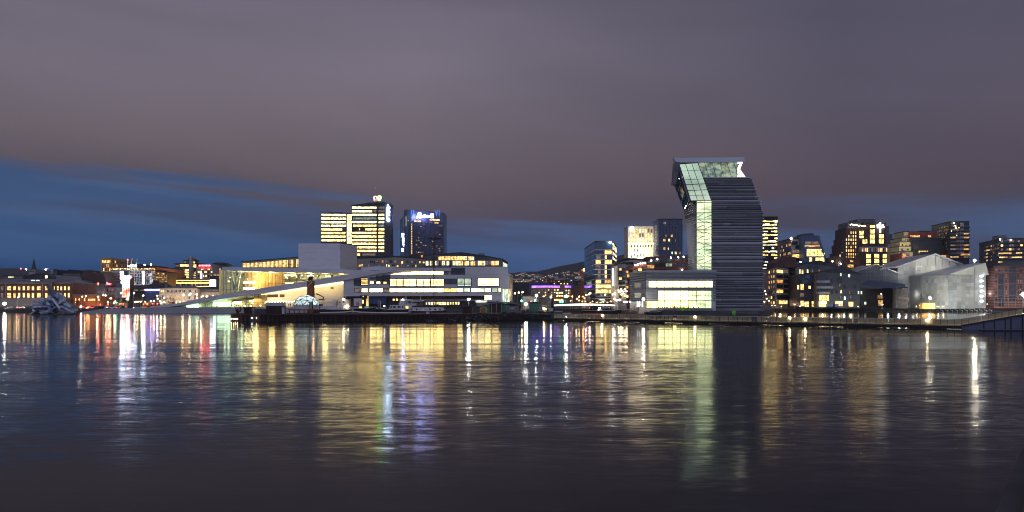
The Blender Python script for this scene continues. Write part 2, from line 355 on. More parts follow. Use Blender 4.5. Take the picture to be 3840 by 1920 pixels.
mask = mth('MULTIPLY', mth('ADD', edge, .014), slope_k, True)
ms = nd(nt, 'ShaderNodeMapRange', interpolation_type='SMOOTHSTEP'); L(mask, ms.inputs['Value'])
blueL = ramp(mth('MULTIPLY', el, 5.0, True), [(0, (0, 38, 76)), (.12, (4, 58, 110)), (.3, (40, 90, 144)), (.5, (60, 92, 136)), (.7, (60, 86, 126)), (.85, (70, 88, 122)), (1, (90, 94, 118))])
blueR = ramp(mth('MULTIPLY', el, 5.0, True), [(0, (42, 70, 116)), (.15, (58, 92, 146)), (.35, (74, 100, 148)), (.5, (84, 94, 130)), (1, (92, 92, 112))])
blueD = ramp(mth('MULTIPLY', el, 5.0, True), [(0, (50, 66, 100)), (.3, (70, 80, 110)), (.6, (76, 80, 104)), (1, (78, 78, 96))])
blue = mixc(sideD, mixc(sideR, blueL, blueR), blueD)
# thin grey streaks of cloud inside the blue gap
st = noi(2.0, 6, 21.0, .6); streak = mth('MULTIPLY', mth('SUBTRACT', st, .45), 5.5, True)
st2 = noi(1.4, 5, 51.0, .6); streak2 = mth('MULTIPLY', mth('SUBTRACT', st2, .5), 6.0, True)
up = mth('MULTIPLY', mth('SUBTRACT', el, .02), 14.0, True)
greyc = ramp(mth('MULTIPLY', el, 5.0, True), [(0, (44, 68, 104)), (.3, (58, 72, 102)), (1, (84, 84, 106))])
blue = mixc(mth('MULTIPLY', mth('MULTIPLY', streak, up), .7), blue, greyc)
lightb = ramp(mth('MULTIPLY', el, 5.0, True), [(0, (26, 74, 122)), (.4, (74, 104, 150)), (1, (96, 106, 136))])
blue = mixc(mth('MULTIPLY', streak2, .65), blue, lightb)
cl = ramp(mth('MULTIPLY', el, 2.4, True), [(0, (74, 76, 98)), (.22, (80, 74, 90)), (.33, (96, 86, 94)), (.45, (108, 99, 107)), (.62, (116, 108, 120)), (.85, (120, 112, 128)), (1, (106, 101, 115))])
clr = ramp(mth('MULTIPLY', el, 2.4, True), [(0, (66, 70, 92)), (.2, (76, 74, 90)), (.33, (87, 75, 86)), (.55, (87, 82, 98)), (1, (78, 77, 93))])
cloud = mixc(mth('MULTIPLY', mth('ADD', az, .12), 2.0, True), cl, clr)
warm = mth('MULTIPLY', mth('MULTIPLY', mth('SUBTRACT', n3, .44), 4.0, True), mth('SUBTRACT', 1.0, mth('MULTIPLY', mth('ABSOLUTE', mth('SUBTRACT', el, .19)), 9.0, True)))
warmc = ramp(el, [(0, (104, 86, 90)), (1, (104, 86, 90))]); cloud = mixc(mth('MULTIPLY', warm, .35), cloud, warmc)
shade = mth('ADD', mth('MULTIPLY', mth('SUBTRACT', n3, .5), 1.0), mth('ADD', mth('MULTIPLY', mth('SUBTRACT', n1, .5), .45), 1.0))
vs = nd(nt, 'ShaderNodeVectorMath', operation='SCALE'); L(cloud, vs.inputs[0]); L(shade, vs.inputs['Scale'])
skyc = mixc(ms.outputs[0], blue, vs.outputs[0])
# the sky behind the camera still holds the last of the dusk
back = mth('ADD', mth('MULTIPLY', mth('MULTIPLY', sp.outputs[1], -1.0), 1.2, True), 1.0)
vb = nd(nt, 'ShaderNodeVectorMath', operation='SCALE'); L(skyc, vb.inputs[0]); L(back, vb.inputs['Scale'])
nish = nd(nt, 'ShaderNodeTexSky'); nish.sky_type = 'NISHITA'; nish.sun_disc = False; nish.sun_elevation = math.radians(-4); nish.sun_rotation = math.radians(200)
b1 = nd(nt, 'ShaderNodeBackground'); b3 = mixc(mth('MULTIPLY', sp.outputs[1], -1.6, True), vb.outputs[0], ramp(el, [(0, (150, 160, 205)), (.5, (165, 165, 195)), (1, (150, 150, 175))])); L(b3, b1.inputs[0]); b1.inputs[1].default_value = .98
b2 = nd(nt, 'ShaderNodeBackground'); L(nish.outputs[0], b2.inputs[0]); b2.inputs[1].default_value = .05
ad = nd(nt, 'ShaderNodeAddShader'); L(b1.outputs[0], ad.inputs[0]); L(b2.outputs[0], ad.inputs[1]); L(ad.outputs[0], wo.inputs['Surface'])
sl = bpy.data.lights.new('dusk_sun', 'SUN'); sl.energy = .06; sl.angle = math.radians(30); sl.color = (1, .85, .8)
so = bpy.data.objects.new('dusk_sun', sl); COL.objects.link(so); so.rotation_euler = (math.radians(62), 0, math.radians(-25)); so.location = (0, -50, 80)
def light(kind, loc, e, col, root=None, size=1, rot=None, sx=None, sy=None, spot=60, name='lamp_light'):
    l = bpy.data.lights.new(name, kind); l.energy = e; l.color = col
    if kind == 'AREA': l.shape = 'RECTANGLE'; l.size = sx or size; l.size_y = sy or size
    elif kind == 'SPOT': l.spot_size = math.radians(spot); l.spot_blend = .8; l.shadow_soft_size = size
    else: l.shadow_soft_size = size
    o = bpy.data.objects.new(name, l); COL.objects.link(o); o.location = Vector(loc)-(root.location if root else Vector((0, 0, 0)))
    if rot: o.rotation_euler = rot
    if root: o.parent = root
    return o
# ------------------------------------------------------------------ water
m, nt, o = newmat('water'); L = nt.links.new
b = nd(nt, 'ShaderNodeBsdfPrincipled'); b.inputs['Base Color'].default_value = (.008, .008, .014, 1); b.inputs['IOR'].default_value = 1.135
g = nd(nt, 'ShaderNodeNewGeometry'); sp = nd(nt, 'ShaderNodeSeparateXYZ'); L(g.outputs['Position'], sp.inputs[0])
def noisew(scale, sc, det, rough=.5):
    mp = nd(nt, 'ShaderNodeMapping'); mp.inputs['Scale'].default_value = sc; L(g.outputs['Position'], mp.inputs[0])
    n = nd(nt, 'ShaderNodeTexNoise'); n.inputs['Scale'].default_value = scale; n.inputs['Detail'].default_value = det; n.inputs['Roughness'].default_value = rough; L(mp.outputs[0], n.inputs['Vector']); return n.outputs['Fac']
def noisec(sc, det, seed):
    mp = nd(nt, 'ShaderNodeMapping'); mp.inputs['Scale'].default_value = sc; mp.inputs['Location'].default_value = (seed, seed, 0); L(g.outputs['Position'], mp.inputs[0])
    n = nd(nt, 'ShaderNodeTexNoise'); n.inputs['Scale'].default_value = 1; n.inputs['Detail'].default_value = det; L(mp.outputs[0], n.inputs['Vector'])
    q = nd(nt, 'ShaderNodeSeparateColor'); L(n.outputs['Color'], q.inputs[0]); return mth('SUBTRACT', q.outputs[0], .5), mth('SUBTRACT', q.outputs[1], .5)
edgen = noisew(1, (.02, .05, 1), 2)
calm = nd(nt, 'ShaderNodeMapRange', interpolation_type='SMOOTHSTEP'); L(mth('ADD', sp.outputs[1], mth('MULTIPLY', mth('SUBTRACT', edgen, .5), 60.0)), calm.inputs['Value'])
calm.inputs['From Min'].default_value = 58; calm.inputs['From Max'].default_value = 76; calm.inputs['To Min'].default_value = 1; calm.inputs['To Max'].default_value = .24
patch = noisew(1, (.03, .16, 1), 4, .6)
pm = nd(nt, 'ShaderNodeMapRange'); L(patch, pm.inputs['Value']); pm.inputs['From Min'].default_value = .36; pm.inputs['From Max'].default_value = .64; pm.inputs['To Min'].default_value = .45; pm.inputs['To Max'].default_value = 1.15
near = nd(nt, 'ShaderNodeMapRange', interpolation_type='SMOOTHSTEP'); L(sp.outputs[1], near.inputs['Value']); near.inputs['From Min'].default_value = 14; near.inputs['From Max'].default_value = 30; near.inputs['To Min'].default_value = .4; near.inputs['To Max'].default_value = 1
wind = mth('MULTIPLY', mth('MULTIPLY', calm.outputs[0], near.outputs[0]), pm.outputs[0])
ax1, ay1 = noisec((1.5, 4.6, 1), 3, 0); ax2, ay2 = noisec((.4, 1.5, 1), 2, 40); ax3, ay3 = noisec((.010, .30, 1), 2, 90)
sx_ = mth('MULTIPLY', mth('ADD', mth('MULTIPLY', ax1, .10), mth('MULTIPLY', ax2, .03)), wind)
sy_ = mth('ADD', mth('MULTIPLY', mth('ADD', mth('MULTIPLY', ay1, .17), mth('MULTIPLY', ay2, .10)), wind), mth('MULTIPLY', ay3, .05))
cv = nd(nt, 'ShaderNodeCombineXYZ'); L(sx_, cv.inputs[0]); L(sy_, cv.inputs[1]); cv.inputs[2].default_value = 1
nv = nd(nt, 'ShaderNodeVectorMath', operation='NORMALIZE'); L(cv.outputs[0], nv.inputs[0]); L(nv.outputs[0], b.inputs['Normal'])
L(mth('ADD', .072, mth('MULTIPLY', wind, .10)), b.inputs['Roughness']); L(b.outputs[0], o.inputs['Surface'])
struct('water', MB().face([(-6000, -300, 0), (6000, -300, 0), (6000, 9000, 0), (-6000, 9000, 0)], 'water'))
# ------------------------------------------------------------------ ground
GZ = 1.7
mb = MB()
sh = [(-3500, 395), (330, 395), (332, 366), (1340, 366), (1345, 374), (2080, 374), (2082, 440), (2300, 440), (2335, 300), (2345, 288), (2862, 288), (2880, 300), (2905, 422), (6500, 422)]
pts = [(X(a, d), d) for a, d in sh]
mb.prism(pts+[(6000, 422), (6000, 8500), (-6000, 8500), (-6000, 395)], -2, GZ, 'ground'); struct('ground', mb)
mb = MB()                      # dark stone steps at the lower right, beside the camera
for i, (dx, z) in enumerate([(0, .15), (.6, .42), (1.2, .7)]):
    mb.prism([(7.15+dx, 12.5), (16.8+dx, 26), (60, 60+i), (60, -8), (2+dx, -8)], -1 if i == 0 else z-.33, z, 'concrete_dark')
struct('quay', mb)
# ------------------------------------------------------------------ far hills
def ridge(px):
    K = [(-900, 1050), (-200, 1022), (0, 1014), (60, 1012), (150, 1020), (260, 1026), (360, 1022), (500, 1026), (700, 1040), (1300, 1046), (1900, 1030), (2000, 1024), (2060, 1015), (2130, 1001), (2200, 985), (2300, 966), (2400, 955), (2550, 962), (2800, 990), (3000, 1020), (3115, 1000), (3160, 1008), (3300, 1030), (4200, 1060), (5200, 1080)]
    for a, b in zip(K, K[1:]):
        if a[0] <= px <= b[0]: return a[1]+(b[1]-a[1])*(px-a[0])/(b[0]-a[0])
    return 1080
def hz(px, D):
    t = min(1, max(0, (D-1100)/2100)); t = t*t*(3-2*t)
    top = Z(ridge(px), 3200); n = noise.noise(Vector((px*.012, D*.002, 0)))*.06+noise.noise(Vector((px*.09, D*.01, 5)))*.02
    return GZ+(top-GZ)*t*(1+n*t) - (0 if D < 3250 else (D-3250)*.1)
mb = MB(); NX, NY = 420, 26
for j in range(NY+1):
    D = 1080+(j/NY)**1.1*2400
    for i in range(NX+1):
        px = -900+6100*i/NX; mb.v.append((X(px, D), D, hz(px, D)))
k = mb.mi('hill_wood')
for j in range(NY):
    for i in range(NX): a = j*(NX+1)+i; mb.f.append((a, a+1, a+NX+2, a+NX+1)); mb.m.append(k)
struct('hills', mb, smooth=False)
# houses on the hillside, each with walls, roof and lit windows
cols_h = ['plaster', 'stone_white', 'brick', 'roof_grey', 'pale_panel']
HR = random.Random(4)
protos = []
def hill_house(x, y, z, wdt, dep, h, wm, litm, ro, n, label, group, apartment):
    r = thing('hillside_house' if not apartment else 'hillside_apartment_block', label, 'house' if not apartment else 'apartment block', (x, y, z), group)
    m = MB(); m.box(x-wdt/2, x+wdt/2, y, y+dep, z-6, z+h, wm); m.build('wall', r)
    m = MB()
    if apartment: m.box(x-wdt/2-.3, x+wdt/2+.3, y-.3, y+dep+.3, z+h+.01, z+h+.6, 'roof_dark')
    else: m.hexa([(x-wdt/2-.4, y-.5, z+h+.01), (x+wdt/2+.4, y-.5, z+h+.01), (x, y-.5, z+h+wdt*.38)], [(x-wdt/2-.4, y+dep+.5, z+h+.01), (x+wdt/2+.4, y+dep+.5, z+h+.01), (x, y+dep+.5, z+h+wdt*.38)], 'roof_dark')
    m.build('roof', r)
    for k in range(n):
        cx = x-wdt/2+wdt*(k+.5)/n; m = MB(); zz = z+h*HR.choice([.35, .6, .75]); m.box(cx-.8, cx+.8, y-.12, y-.02, zz-.7, zz+.7, litm if HR.random() < .75 else 'glass_dark'); m.build('window', r)
cells = []
for k in range(2000):
    px = HR.uniform(1922, 2345); lo = 1026 if px < 2040 else 1026-(px-2040)*.12; py = HR.uniform(lo+4, 1062)
    if HR.random() > .35+.65*(py-lo)/40: continue
    if any(abs(px-q[0]) < 5.5 and abs(py-q[1]) < 3.2 for q in cells): continue
    cells.append((px, py))
    if len(cells) > 165: break
glow('glow_hillwin', (1, .58, .28), 2.2); glow('glow_hillwin_white', (1, .8, .6), 2.6)
def on_hill(px, py):
    D = 1150
    while D < 3200 and Z(py, D) > hz(px, D): D += 15
    return D
colname = {'plaster': 'grey', 'stone_white': 'pale', 'brick': 'red brown', 'roof_grey': 'slate grey', 'pale_panel': 'beige'}
for px, py in cells:
    D = min(on_hill(px, py), 2900); z = hz(px, D); ap = HR.random() < .25; wm = HR.choice(cols_h)
    hill_house(X(px, D), D, z, HR.uniform(14, 22) if ap else HR.uniform(8, 12), 9, HR.uniform(6, 9) if ap else HR.uniform(4, 5.5), wm, HR.choice(['glow_hillwin', 'glow_hillwin', 'glow_hillwin_white']), 0, 3 if ap else 2,
        ('%s apartment block with lit windows on the dark hillside beyond the harbour' if ap else '%s gabled house with lit windows on the dark hillside beyond the harbour') % colname[wm], 'houses scattered over the hillside', ap)
# ------------------------------------------------------------------ opera house
DR = 385
op = thing('opera_house', 'white marble opera house with sloping ramp roof, tall blank stage tower and glowing glass foyer', 'opera house', (X(1250, 392), 392, GZ))
def pt(name, mb, parent=None, label=None):
    o = mb.build(name, op, parent)
    if label: o['label'] = label
    return o
# plaza that slides into the water
mb = MB(); mb.xz([(300, 1170), (372, 1161), (520, 1153), (860, 1152), (1340, 1153), (1340, 1176), (300, 1176)], 364, 384.9, 'marble_grey'); pt('plaza', mb)
# ramp
mb = MB(); mb.xz([(560, 1152.5), (640, 1142), (780, 1113), (1000, 1078), (1200, 1046), (1330, 1026), (1400, 1016), (1491, 1004.5), (1692, 1003.5), (1692, 1016), (1500, 1014.5), (1400, 1030), (1286, 1053), (1000, 1097), (780, 1128), (680, 1145), (620, 1153)], DR, 399, 'marble'); pt('ramp', mb)
mb = MB()
for a, b in zip([(600, 1149), (780, 1113), (1000, 1078), (1200, 1046), (1330, 1026)], [(780, 1113), (1000, 1078), (1200, 1046), (1330, 1026), (1491, 1004.5)]):
    for k in range(6):
        p = W(a[0]+(b[0]-a[0])*k/6, a[1]+(b[1]-a[1])*k/6, DR); mb.tube(p+Vector((0, 13, 0)), p+Vector((0, 13, .9)), .05, 'steel', 4)
pt('railing', mb)
# upper roof slab
mb = MB(); mb.xz([(833, 1001), (1119, 1006), (1300, 1011), (1440, 1018), (1400, 1028), (1300, 1026), (1100, 1021), (833, 1014)], 399.2, 440, 'marble'); pt('roof', mb)
# foyer : glass, mullions, columns, timber wall inside
fg = F((X(826, 404), 404), (X(1300, 404), 404))
lower = [(826, 1108), (900, 1096), (1000, 1080), (1200, 1048), (1300, 1034)]
mb = MB(); mb.xz([(833, 1013.5), (1100, 1020.5), (1300, 1026), (1300, 1040), (1200, 1056), (1000, 1090), (822, 1120)], 404, 404.1, 'glass_clear'); glass = pt('foyer_glass', mb)
mb = MB()
for k in range(36):
    x = 838+k*13; yb = 1120-(x-822)*.173
    mb.xz([(x, 1014+(x-833)*.026), (x+.7, 1014+(x-833)*.026), (x+.7, yb), (x, yb)], 403.8, 403.98, 'frame_dark')
for y, x1 in ((1042, 1235), (1064, 1100), (1086, 960)): mb.xz([(829, y), (x1, y), (x1, y+.8), (829, y+.8)], 403.7, 403.79, 'frame_dark')
pt('mullion', mb, glass)
mb = MB(); mb.xz([(822, 1013), (1320, 1024), (1320, 1120), (822, 1120)], 431, 432, 'cream')
for k in range(40):   # undulating timber gallery
    a = k/39*math.pi*1.0; x = 915+150*k/39; d = 424-9*math.sin(a)
    p = W(x, 1016, d); q = W(x+4.4, 1016, d-.3*math.cos(a)); zb = Z(1110, 420)
    mb.hexa([(p.x, d, zb), (q.x, d-.6*math.cos(a), zb), (q.x, d-.6*math.cos(a), p.z), (p.x, d, p.z)], [(p.x, d+.4, zb), (q.x, d+.4, zb), (q.x, d+.4, p.z), (p.x, d+.4, p.z)], 'wood_wall')
mb.xz([(822, 1106), (1320, 1106), (1320, 1112), (822, 1112)], 404.5, 431, 'cream'); pt('foyer_interior', mb)
mb = MB()
for x, lean in ((868, -1.5), (888, .8), (902, 1.8), (848, -.5)): a = W(x, 1018, 410); b_ = W(x-lean*8, 1104, 410); mb.tube(a, b_, .55, 'paint_white', 8)
pt('column', mb)
mb = MB()
for y, x0, x1 in ((1057, 914, 958), (1062, 914, 958), (1079, 914, 956), (1083, 914, 956)): mb.xz([(x0, y), (x1, y), (x1, y+1.3), (x0, y+1.3)], 413, 413.3, 'glow_bulb')
for k in range(26): p = W(R.uniform(840, 1240), R.uniform(1022, 1060), R.uniform(408, 420)); mb.ball(p, .16, 'glow_bulb', 5, 4)
for x0, x1, y in ((1065, 1110, 1030), (1150, 1176, 1032), (1070, 1100, 1060), (1220, 1240, 1034), (1285, 1300, 1033)): mb.xz([(x0, y), (x1, y), (x1, y+5), (x0, y+5)], 420, 420.4, 'glow_strip')
pt('foyer_lamp', mb)
for x in (850, 900, 960, 1020, 1090, 1160, 1220, 1280): light('POINT', W(x, 1031 if x > 1000 else 1040, 411), 3800 if x > 930 else 1800, (1, .68, .27) if x > 930 else (.9, .92, .66), op, 1.5)
# floors / offices behind the upper glass right side
mb = MB(); mb.xz([(1062, 1048), (1250, 1048), (1250, 1050), (1062, 1050)], 405, 418, 'cream'); pt('gallery_floor', mb)
mb = MB()
for x in (1120, 1195, 1245):
    mb.tube(W(x-7, 1026, 406), W(x+7, 1048, 406), .25, 'steel'); mb.tube(W(x+7, 1026, 406), W(x-7, 1048, 406), .25, 'steel')
pt('brace', mb)
# under the ramp: glazed entrance on the left, warm lit wall on the right
mb = MB(); mb.xz([(640, 1149), (780, 1126), (1000, 1095), (1002, 1095), (1002, 1153.5), (640, 1153.5)], 390, 390.1, 'glass_clear'); eg = pt('entrance_glass', mb)
mb = MB()
for x in list(range(660, 1000, 22)): 
    yb = 1128-(x-780)*.150; mb.xz([(x, yb), (x+.7, yb), (x+.7, 1153), (x, 1153)], 389.8, 389.98, 'frame_dark')
mb.xz([(790, 1133), (1290, 1132.6), (1290, 1133.5), (790, 1134)], 389.6, 389.7, 'frame_dark'); mb.xz([(900, 1121), (1290, 1120.6), (1290, 1121.3), (900, 1121.8)], 389.6, 389.7, 'frame_dark'); pt('mullion', mb, eg)
mb = MB(); mb.xz([(560, 1150), (780, 1122), (1005, 1090), (1005, 1154), (560, 1154)], 398, 398.5, 'cream')
mb.xz([(952, 1104), (1002, 1098), (1002, 1153), (952, 1153)], 394, 394.4, 'wood_wall'); mb.xz([(870, 1124), (990, 1110), (990, 1120), (870, 1132)], 395.5, 396, 'timber_dark'); pt('entrance_hall', mb)
mb = MB()
for x0, x1, y, mt in ((800, 862, 1141, 'glow_cold2'), (700, 745, 1147, 'glow_cold2'), (872, 905, 1136, 'glow_strip'), (935, 960, 1127, 'glow_strip')):
    if mt == 'glow_cold2' and 'glow_cold2' not in M: glow('glow_cold2', (.75, 1, .75), 9)
    mb.xz([(x0, y-6), (x1, y-6), (x1, y+6), (x0, y+6)], 396.5, 396.9, mt)
for k in range(14): mb.ball(W(R.uniform(870, 1000), R.uniform(1134, 1148), 392), .2, 'glow_bulb', 5, 4)
pt('entrance_lamp', mb)
light('AREA', W(820, 1134, 393), 2600, (.8, 1, .85), op, rot=(0, 0, 0), sx=14, sy=4); light('AREA', W(930, 1120, 393), 1500, (1, .75, .4), op, sx=12, sy=4)
mb = MB(); mb.xz([(1002, 1096), (1286, 1053), (1288, 1053), (1288, 1154), (1002, 1154)], 392, 399, 'marble'); sw = pt('side_wall', mb)
mb = MB(); mb.xz([(978, 1105), (1287, 1056.5), (1287, 1062), (978, 1106)], 391.4, 391.8, 'glow_strip'); pt('soffit_light', mb)
for x, y in ((1020, 1105), (1080, 1095), (1140, 1086), (1200, 1077), (1260, 1068)): light('AREA', W(x, y, 388.5), 420, (1, .66, .22), op, rot=(math.radians(28), 0, 0), sx=9, sy=1.5)
mb = MB()
for r in ((1003, 1104, 1043, 1115), (1049, 1104, 1067, 1115), (1240, 1077, 1251, 1083)): fs = F((X(1002, 392), 392), (X(1288, 392), 392)); fs.rect(mb, *r, 'timber_dark', .12, .2)
pt('vent', mb, sw)
mb = MB()
for k in range(11): mb.ball(W(1000+k*10.5, 1132, 389.3), .3 if k < 5 else .18, 'glow_bulb', 6, 4)
pt('string_light', mb)
# white office block
fb = F((X(1288, 386), 386), (X(1910, 386), 386))
mb = MB(); mb.xz([(1288, 1053), (1400, 1031), (1500, 1015), (1693, 1016.5), (1693, 1000), (1904, 1000), (1904, 1026), (1910, 1026), (1910, 1083), (1882, 1083.5), (1882, 1131), (1816, 1131), (1816, 1109.5), (1288, 1111)], 386, 430, 'marble'); ob_ = pt('office_wall', mb)
ow = Bld.__new__(Bld); ow.root = op; ow.wins = []; ow.frame = 'frame_dark'; ow.faces = [fb]; ow.D = 386
def osx(x): return 1280+x/3.788
def osy(y): return 900+y/3.788
def ow_(x0, y0, x1, y1, m, nx=1, nz=1, **k): ow.wp(0, osx(x0), osy(y0), osx(x1), osy(y1), m, nx, nz, fw=.4 if nz > 3 else .2, **k)
ow_(188, 560, 272, 638, 'd', 1, 5); ow_(276, 545, 372, 638, 'w', 1, 5); ow_(190, 692, 286, 738, 'm', 1, 3); ow_(290, 692, 372, 738, 'q', 1, 3)
ow_(405, 535, 496, 556, 'd', 1, 2); ow_(502, 518, 592, 570, 'd', 1, 4); ow_(596, 505, 684, 570, 'd', 1, 5)
for a, b, c in ((410, 456, 'q'), (462, 498, 'd'), (504, 552, 'q'), (556, 594, 'd'), (598, 645, 'w'), (650, 684, 'd')): ow_(a, 592, b, 622, c)
for a, b, c in ((405, 494, 'q'), (500, 584, 'q'), (590, 684, 'm')): ow_(a, 688, b, 738, c, 2)
for k in range(8): ow_(690+95.5*k, 688, 690+95.5*k+91, 738, 'q', 1)
ow_(1460, 688, 1643, 738, 'w', 2)
for k, (a, b) in enumerate(((1650, 1728), (1748, 1824), (1846, 1932), (1944, 2032), (2042, 2120), (2142, 2216), (2238, 2262))): ow_(a, 686, b, 736, 'p' if k % 2 else 'q')
ow_(696, 556, 876, 652, 'q', 2, 6); ow_(880, 556, 1066, 652, 'q', 2, 6); ow_(1074, 556, 1262, 652, 'q', 2, 6); ow_(1266, 556, 1450, 652, 'q', 2, 6)
ow_(1466, 556, 1640, 620, 'd', 3, 1); ow_(1654, 550, 1842, 648, 'p', 2, 6); ow_(1942, 550, 2236, 648, 'q', 3, 6)
ow_(1566, 404, 1744, 478, 'd', 2, 5); ow_(2038, 784, 2136, 848, 'q', 5, 3)
fs2 = F((X(1288, 386), 386), (X(1910, 386), 386))
mb = MB(); mb.hexa([fs2.P(osx(x), osy(y), .12) for x, y in ((700, 489), (1066, 486), (1066, 450), (900, 462))], [fs2.P(osx(x), osy(y), .02) for x, y in ((700, 489), (1066, 486), (1066, 450), (900, 462))], 'lit_opera'); pt('window', mb)
ow_(1072, 450, 1452, 486, 'q', 2); ow_(1456, 452, 1516, 482, 'd')
ow.done()
mb = MB(); fs2.rect(mb, osx(0)+6, osy(668), osx(2376), osy(672), 'marble_grey', .05, .04); fs2.rect(mb, osx(700), osy(492), osx(2376), osy(495), 'marble_grey', .05, .04); pt('cornice', mb)
# ground floor, set back
mb = MB(); mb.xz([(1288, 1111), (1880, 1110), (1880, 1154), (1288, 1154)], 390.5, 428, 'concrete_dark'); pt('ground_floor', mb)
f3 = F((X(1288, 390.5), 390.5), (X(1880, 390.5), 390.5)); mb = MB()
for k in range(18):
    if k in (3,): continue
    f3.rect(mb, 1468+k*19.2, 1107.5, 1468+k*19.2+17.5, 1120.5, 'timber', .15, .2)
pt('terracotta_panel', mb)
mb = MB(); f3.rect(mb, 1500, 1121, 1812, 1129.5, 'marble_grey', .8, .9); pt('canopy', mb)
gf = Bld.__new__(Bld); gf.root = op; gf.wins = []; gf.frame = 'frame_dark'; gf.faces = [f3]; gf.D = 390
for k in range(13): gf.wp(0, 1597+k*10, 1132.5, 1597+k*10+R.uniform(5, 8.5), 1142+R.uniform(0, 2), 'i' if k not in (3, 11) else 'w')
for k in range(4): gf.wp(0, 1473+k*12.5, 1117.5, 1480+k*12.5, 1127.5, 'w' if k < 2 else 'm')
gf.done()
mb = MB(); mb.xz([(1380, 1111), (1447, 1111), (1447, 1139), (1380, 1139)], 388, 390, 'paint_blue'); 
for k in range(1, 4): mb.xz([(1380+k*17, 1111), (1380.6+k*17, 1111), (1380.6+k*17, 1139), (1380+k*17, 1139)], 387.9, 387.95, 'black')
pt('loading_door', mb)
# right end, glazed corner and warm lit flank
mb = MB(); mb.hexa([W(1882, 1084, 387), W(1911, 1080, 402), W(1911, 1150, 402), W(1882, 1152, 387)], [W(1882, 1084, 387.4), W(1911, 1080, 402.5), W(1911, 1150, 402.5), W(1882, 1152, 387.4)], 'lit_pale')
for k in range(4): a = W(1884+k*7, 1084, 387+k*4); mb.box(a.x-.1, a.x+.1, a.y-.4, a.y-.2, GZ, a.z, 'frame_dark')
pt('corner_glass', mb)
mb = MB(); mb.hexa([W(1910.5, 1027, 386), W(1923, 1031, 400), W(1923, 1130, 400), W(1910.5, 1130, 386)], [W(1910.5, 1027, 386.3), W(1923, 1031, 400.5), W(1923, 1130, 400.5), W(1910.5, 1130, 386.3)], 'warm_panel'); pt('flank_wall', mb)
# stage tower
A_, B2, C2 = (X(1119, 430), 430), (X(1275, 430), 430), (X(1337, 448), 448)
zt = Z(913, 430); mb = MB(); mb.prism([A_, B2, C2, (C2[0]-4, 470), (A_[0]-6, 468)], GZ, zt, 'tower_metal')
fA, fB = F(A_, B2), F(B2, C2)
for k in range(44):
    z = GZ+22+k*(zt-GZ-22)/44
    fA.slab(mb, 0.0, 1.0, z, z+.09, 'tower_metal', .06, .05); fB.slab(mb, 0.0, 1, z, z+.09, 'tower_metal', .06, .05)
pt('stage_tower', mb)
mb = MB(); mb.xz([(1355, 1003), (1400, 999), (1485, 999), (1485, 1004), (1484, 1010), (1355, 1016)], 432, 445, 'marble'); pt('roof_box', mb)
mb = MB(); mb.tube(W(1132, 913, 440), W(1132, 880, 440), .12, 'steel'); pt('antenna', mb)
# small people as silhouettes on the plaza come later
# ------------------------------------------------------------------ leaning museum tower with its podium
D0 = 297
mu = thing('museum_tower', 'tall corrugated metal museum tower whose glazed top leans to the left over the harbour', 'museum', (X(2700, D0), D0, GZ))
def mp(name, mb, parent=None): return mb.build(name, mu, parent)
# body
def zy(py): return Z(py, D0)
def xr(z):   # right outline of the body at height z
    K = [(1183, 2861), (800, 2861), (665, 2816)]
    py = HZ-(z-CAMH)*FOC/D0
    for (a, xa), (b, xb) in zip(K, K[1:]):
        if b <= py <= a: return X(xa+(xb-xa)*(a-py)/(a-b), D0)
    return X(2860, D0) if py > 1000 else X(2815, D0)
def xl(z):
    py = HZ-(z-CAMH)*FOC/D0
    if py > 751: return X(2669, D0)
    return X(2669-(751-py)*(2669-2641)/(751-665), D0)
mb = MB(); prof = [1181, 800, 740, 700, 667]
out = [(2669, 1181), (2859, 1181), (2859, 800), (2814, 667), (2642, 667), (2669, 751)]
mb.xz(out, D0+.4, D0+24, 'alu', D0); body = mp('wall', mb)
# corrugated cladding: ridges of uneven height, each a real folded strip
mb = MB(); z = zy(1168); ztop = zy(667)
while z < ztop-.3:
    h = R.choice([.6, .8, .8, 1.1, 1.6]); h = min(h, ztop-z); d = .2+.5*h*R.uniform(.5, 1)
    a0, a1, b0, b1 = xl(z), xr(z), xl(z+h), xr(z+h)
    # split the strip into a few panels of slightly different reflectance
    n = R.choice([1, 2, 2, 3]); cuts = [0]+sorted(R.uniform(.05, .95) for _ in range(n-1))+[1]
    for u, v in zip(cuts, cuts[1:]):
        mt = R.choice(['alu', 'alu', 'alu_dull', 'alu_b']) if v-u > 0 else 'alu'
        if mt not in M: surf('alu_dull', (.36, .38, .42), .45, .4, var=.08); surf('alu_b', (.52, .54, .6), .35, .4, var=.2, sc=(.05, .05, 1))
        p = [(a0+(a1-a0)*u, D0+.35, z), (a0+(a1-a0)*v, D0+.35, z), (a0+(a1-a0)*v, D0+.4-d, z+h*.55), (a0+(a1-a0)*u, D0+.4-d, z+h*.55)]
        q = [(a0+(a1-a0)*u, D0+.4-d, z+h*.55), (a0+(a1-a0)*v, D0+.4-d, z+h*.55), (b0+(b1-b0)*v, D0+.35, z+h), (b0+(b1-b0)*u, D0+.35, z+h)]
        mb.face(p, mt); mb.face(q, mt)
    mb.box(xl(z)+.02, a1-.02, D0+.05, D0+.34, z-.02, z+.06, 'black')
    mb.box(a1-.05, a1+d*.8, D0+.4-d, D0+23, z+h*.45, z+h*.65, 'alu')
    z += h
mp('cladding', mb, body)
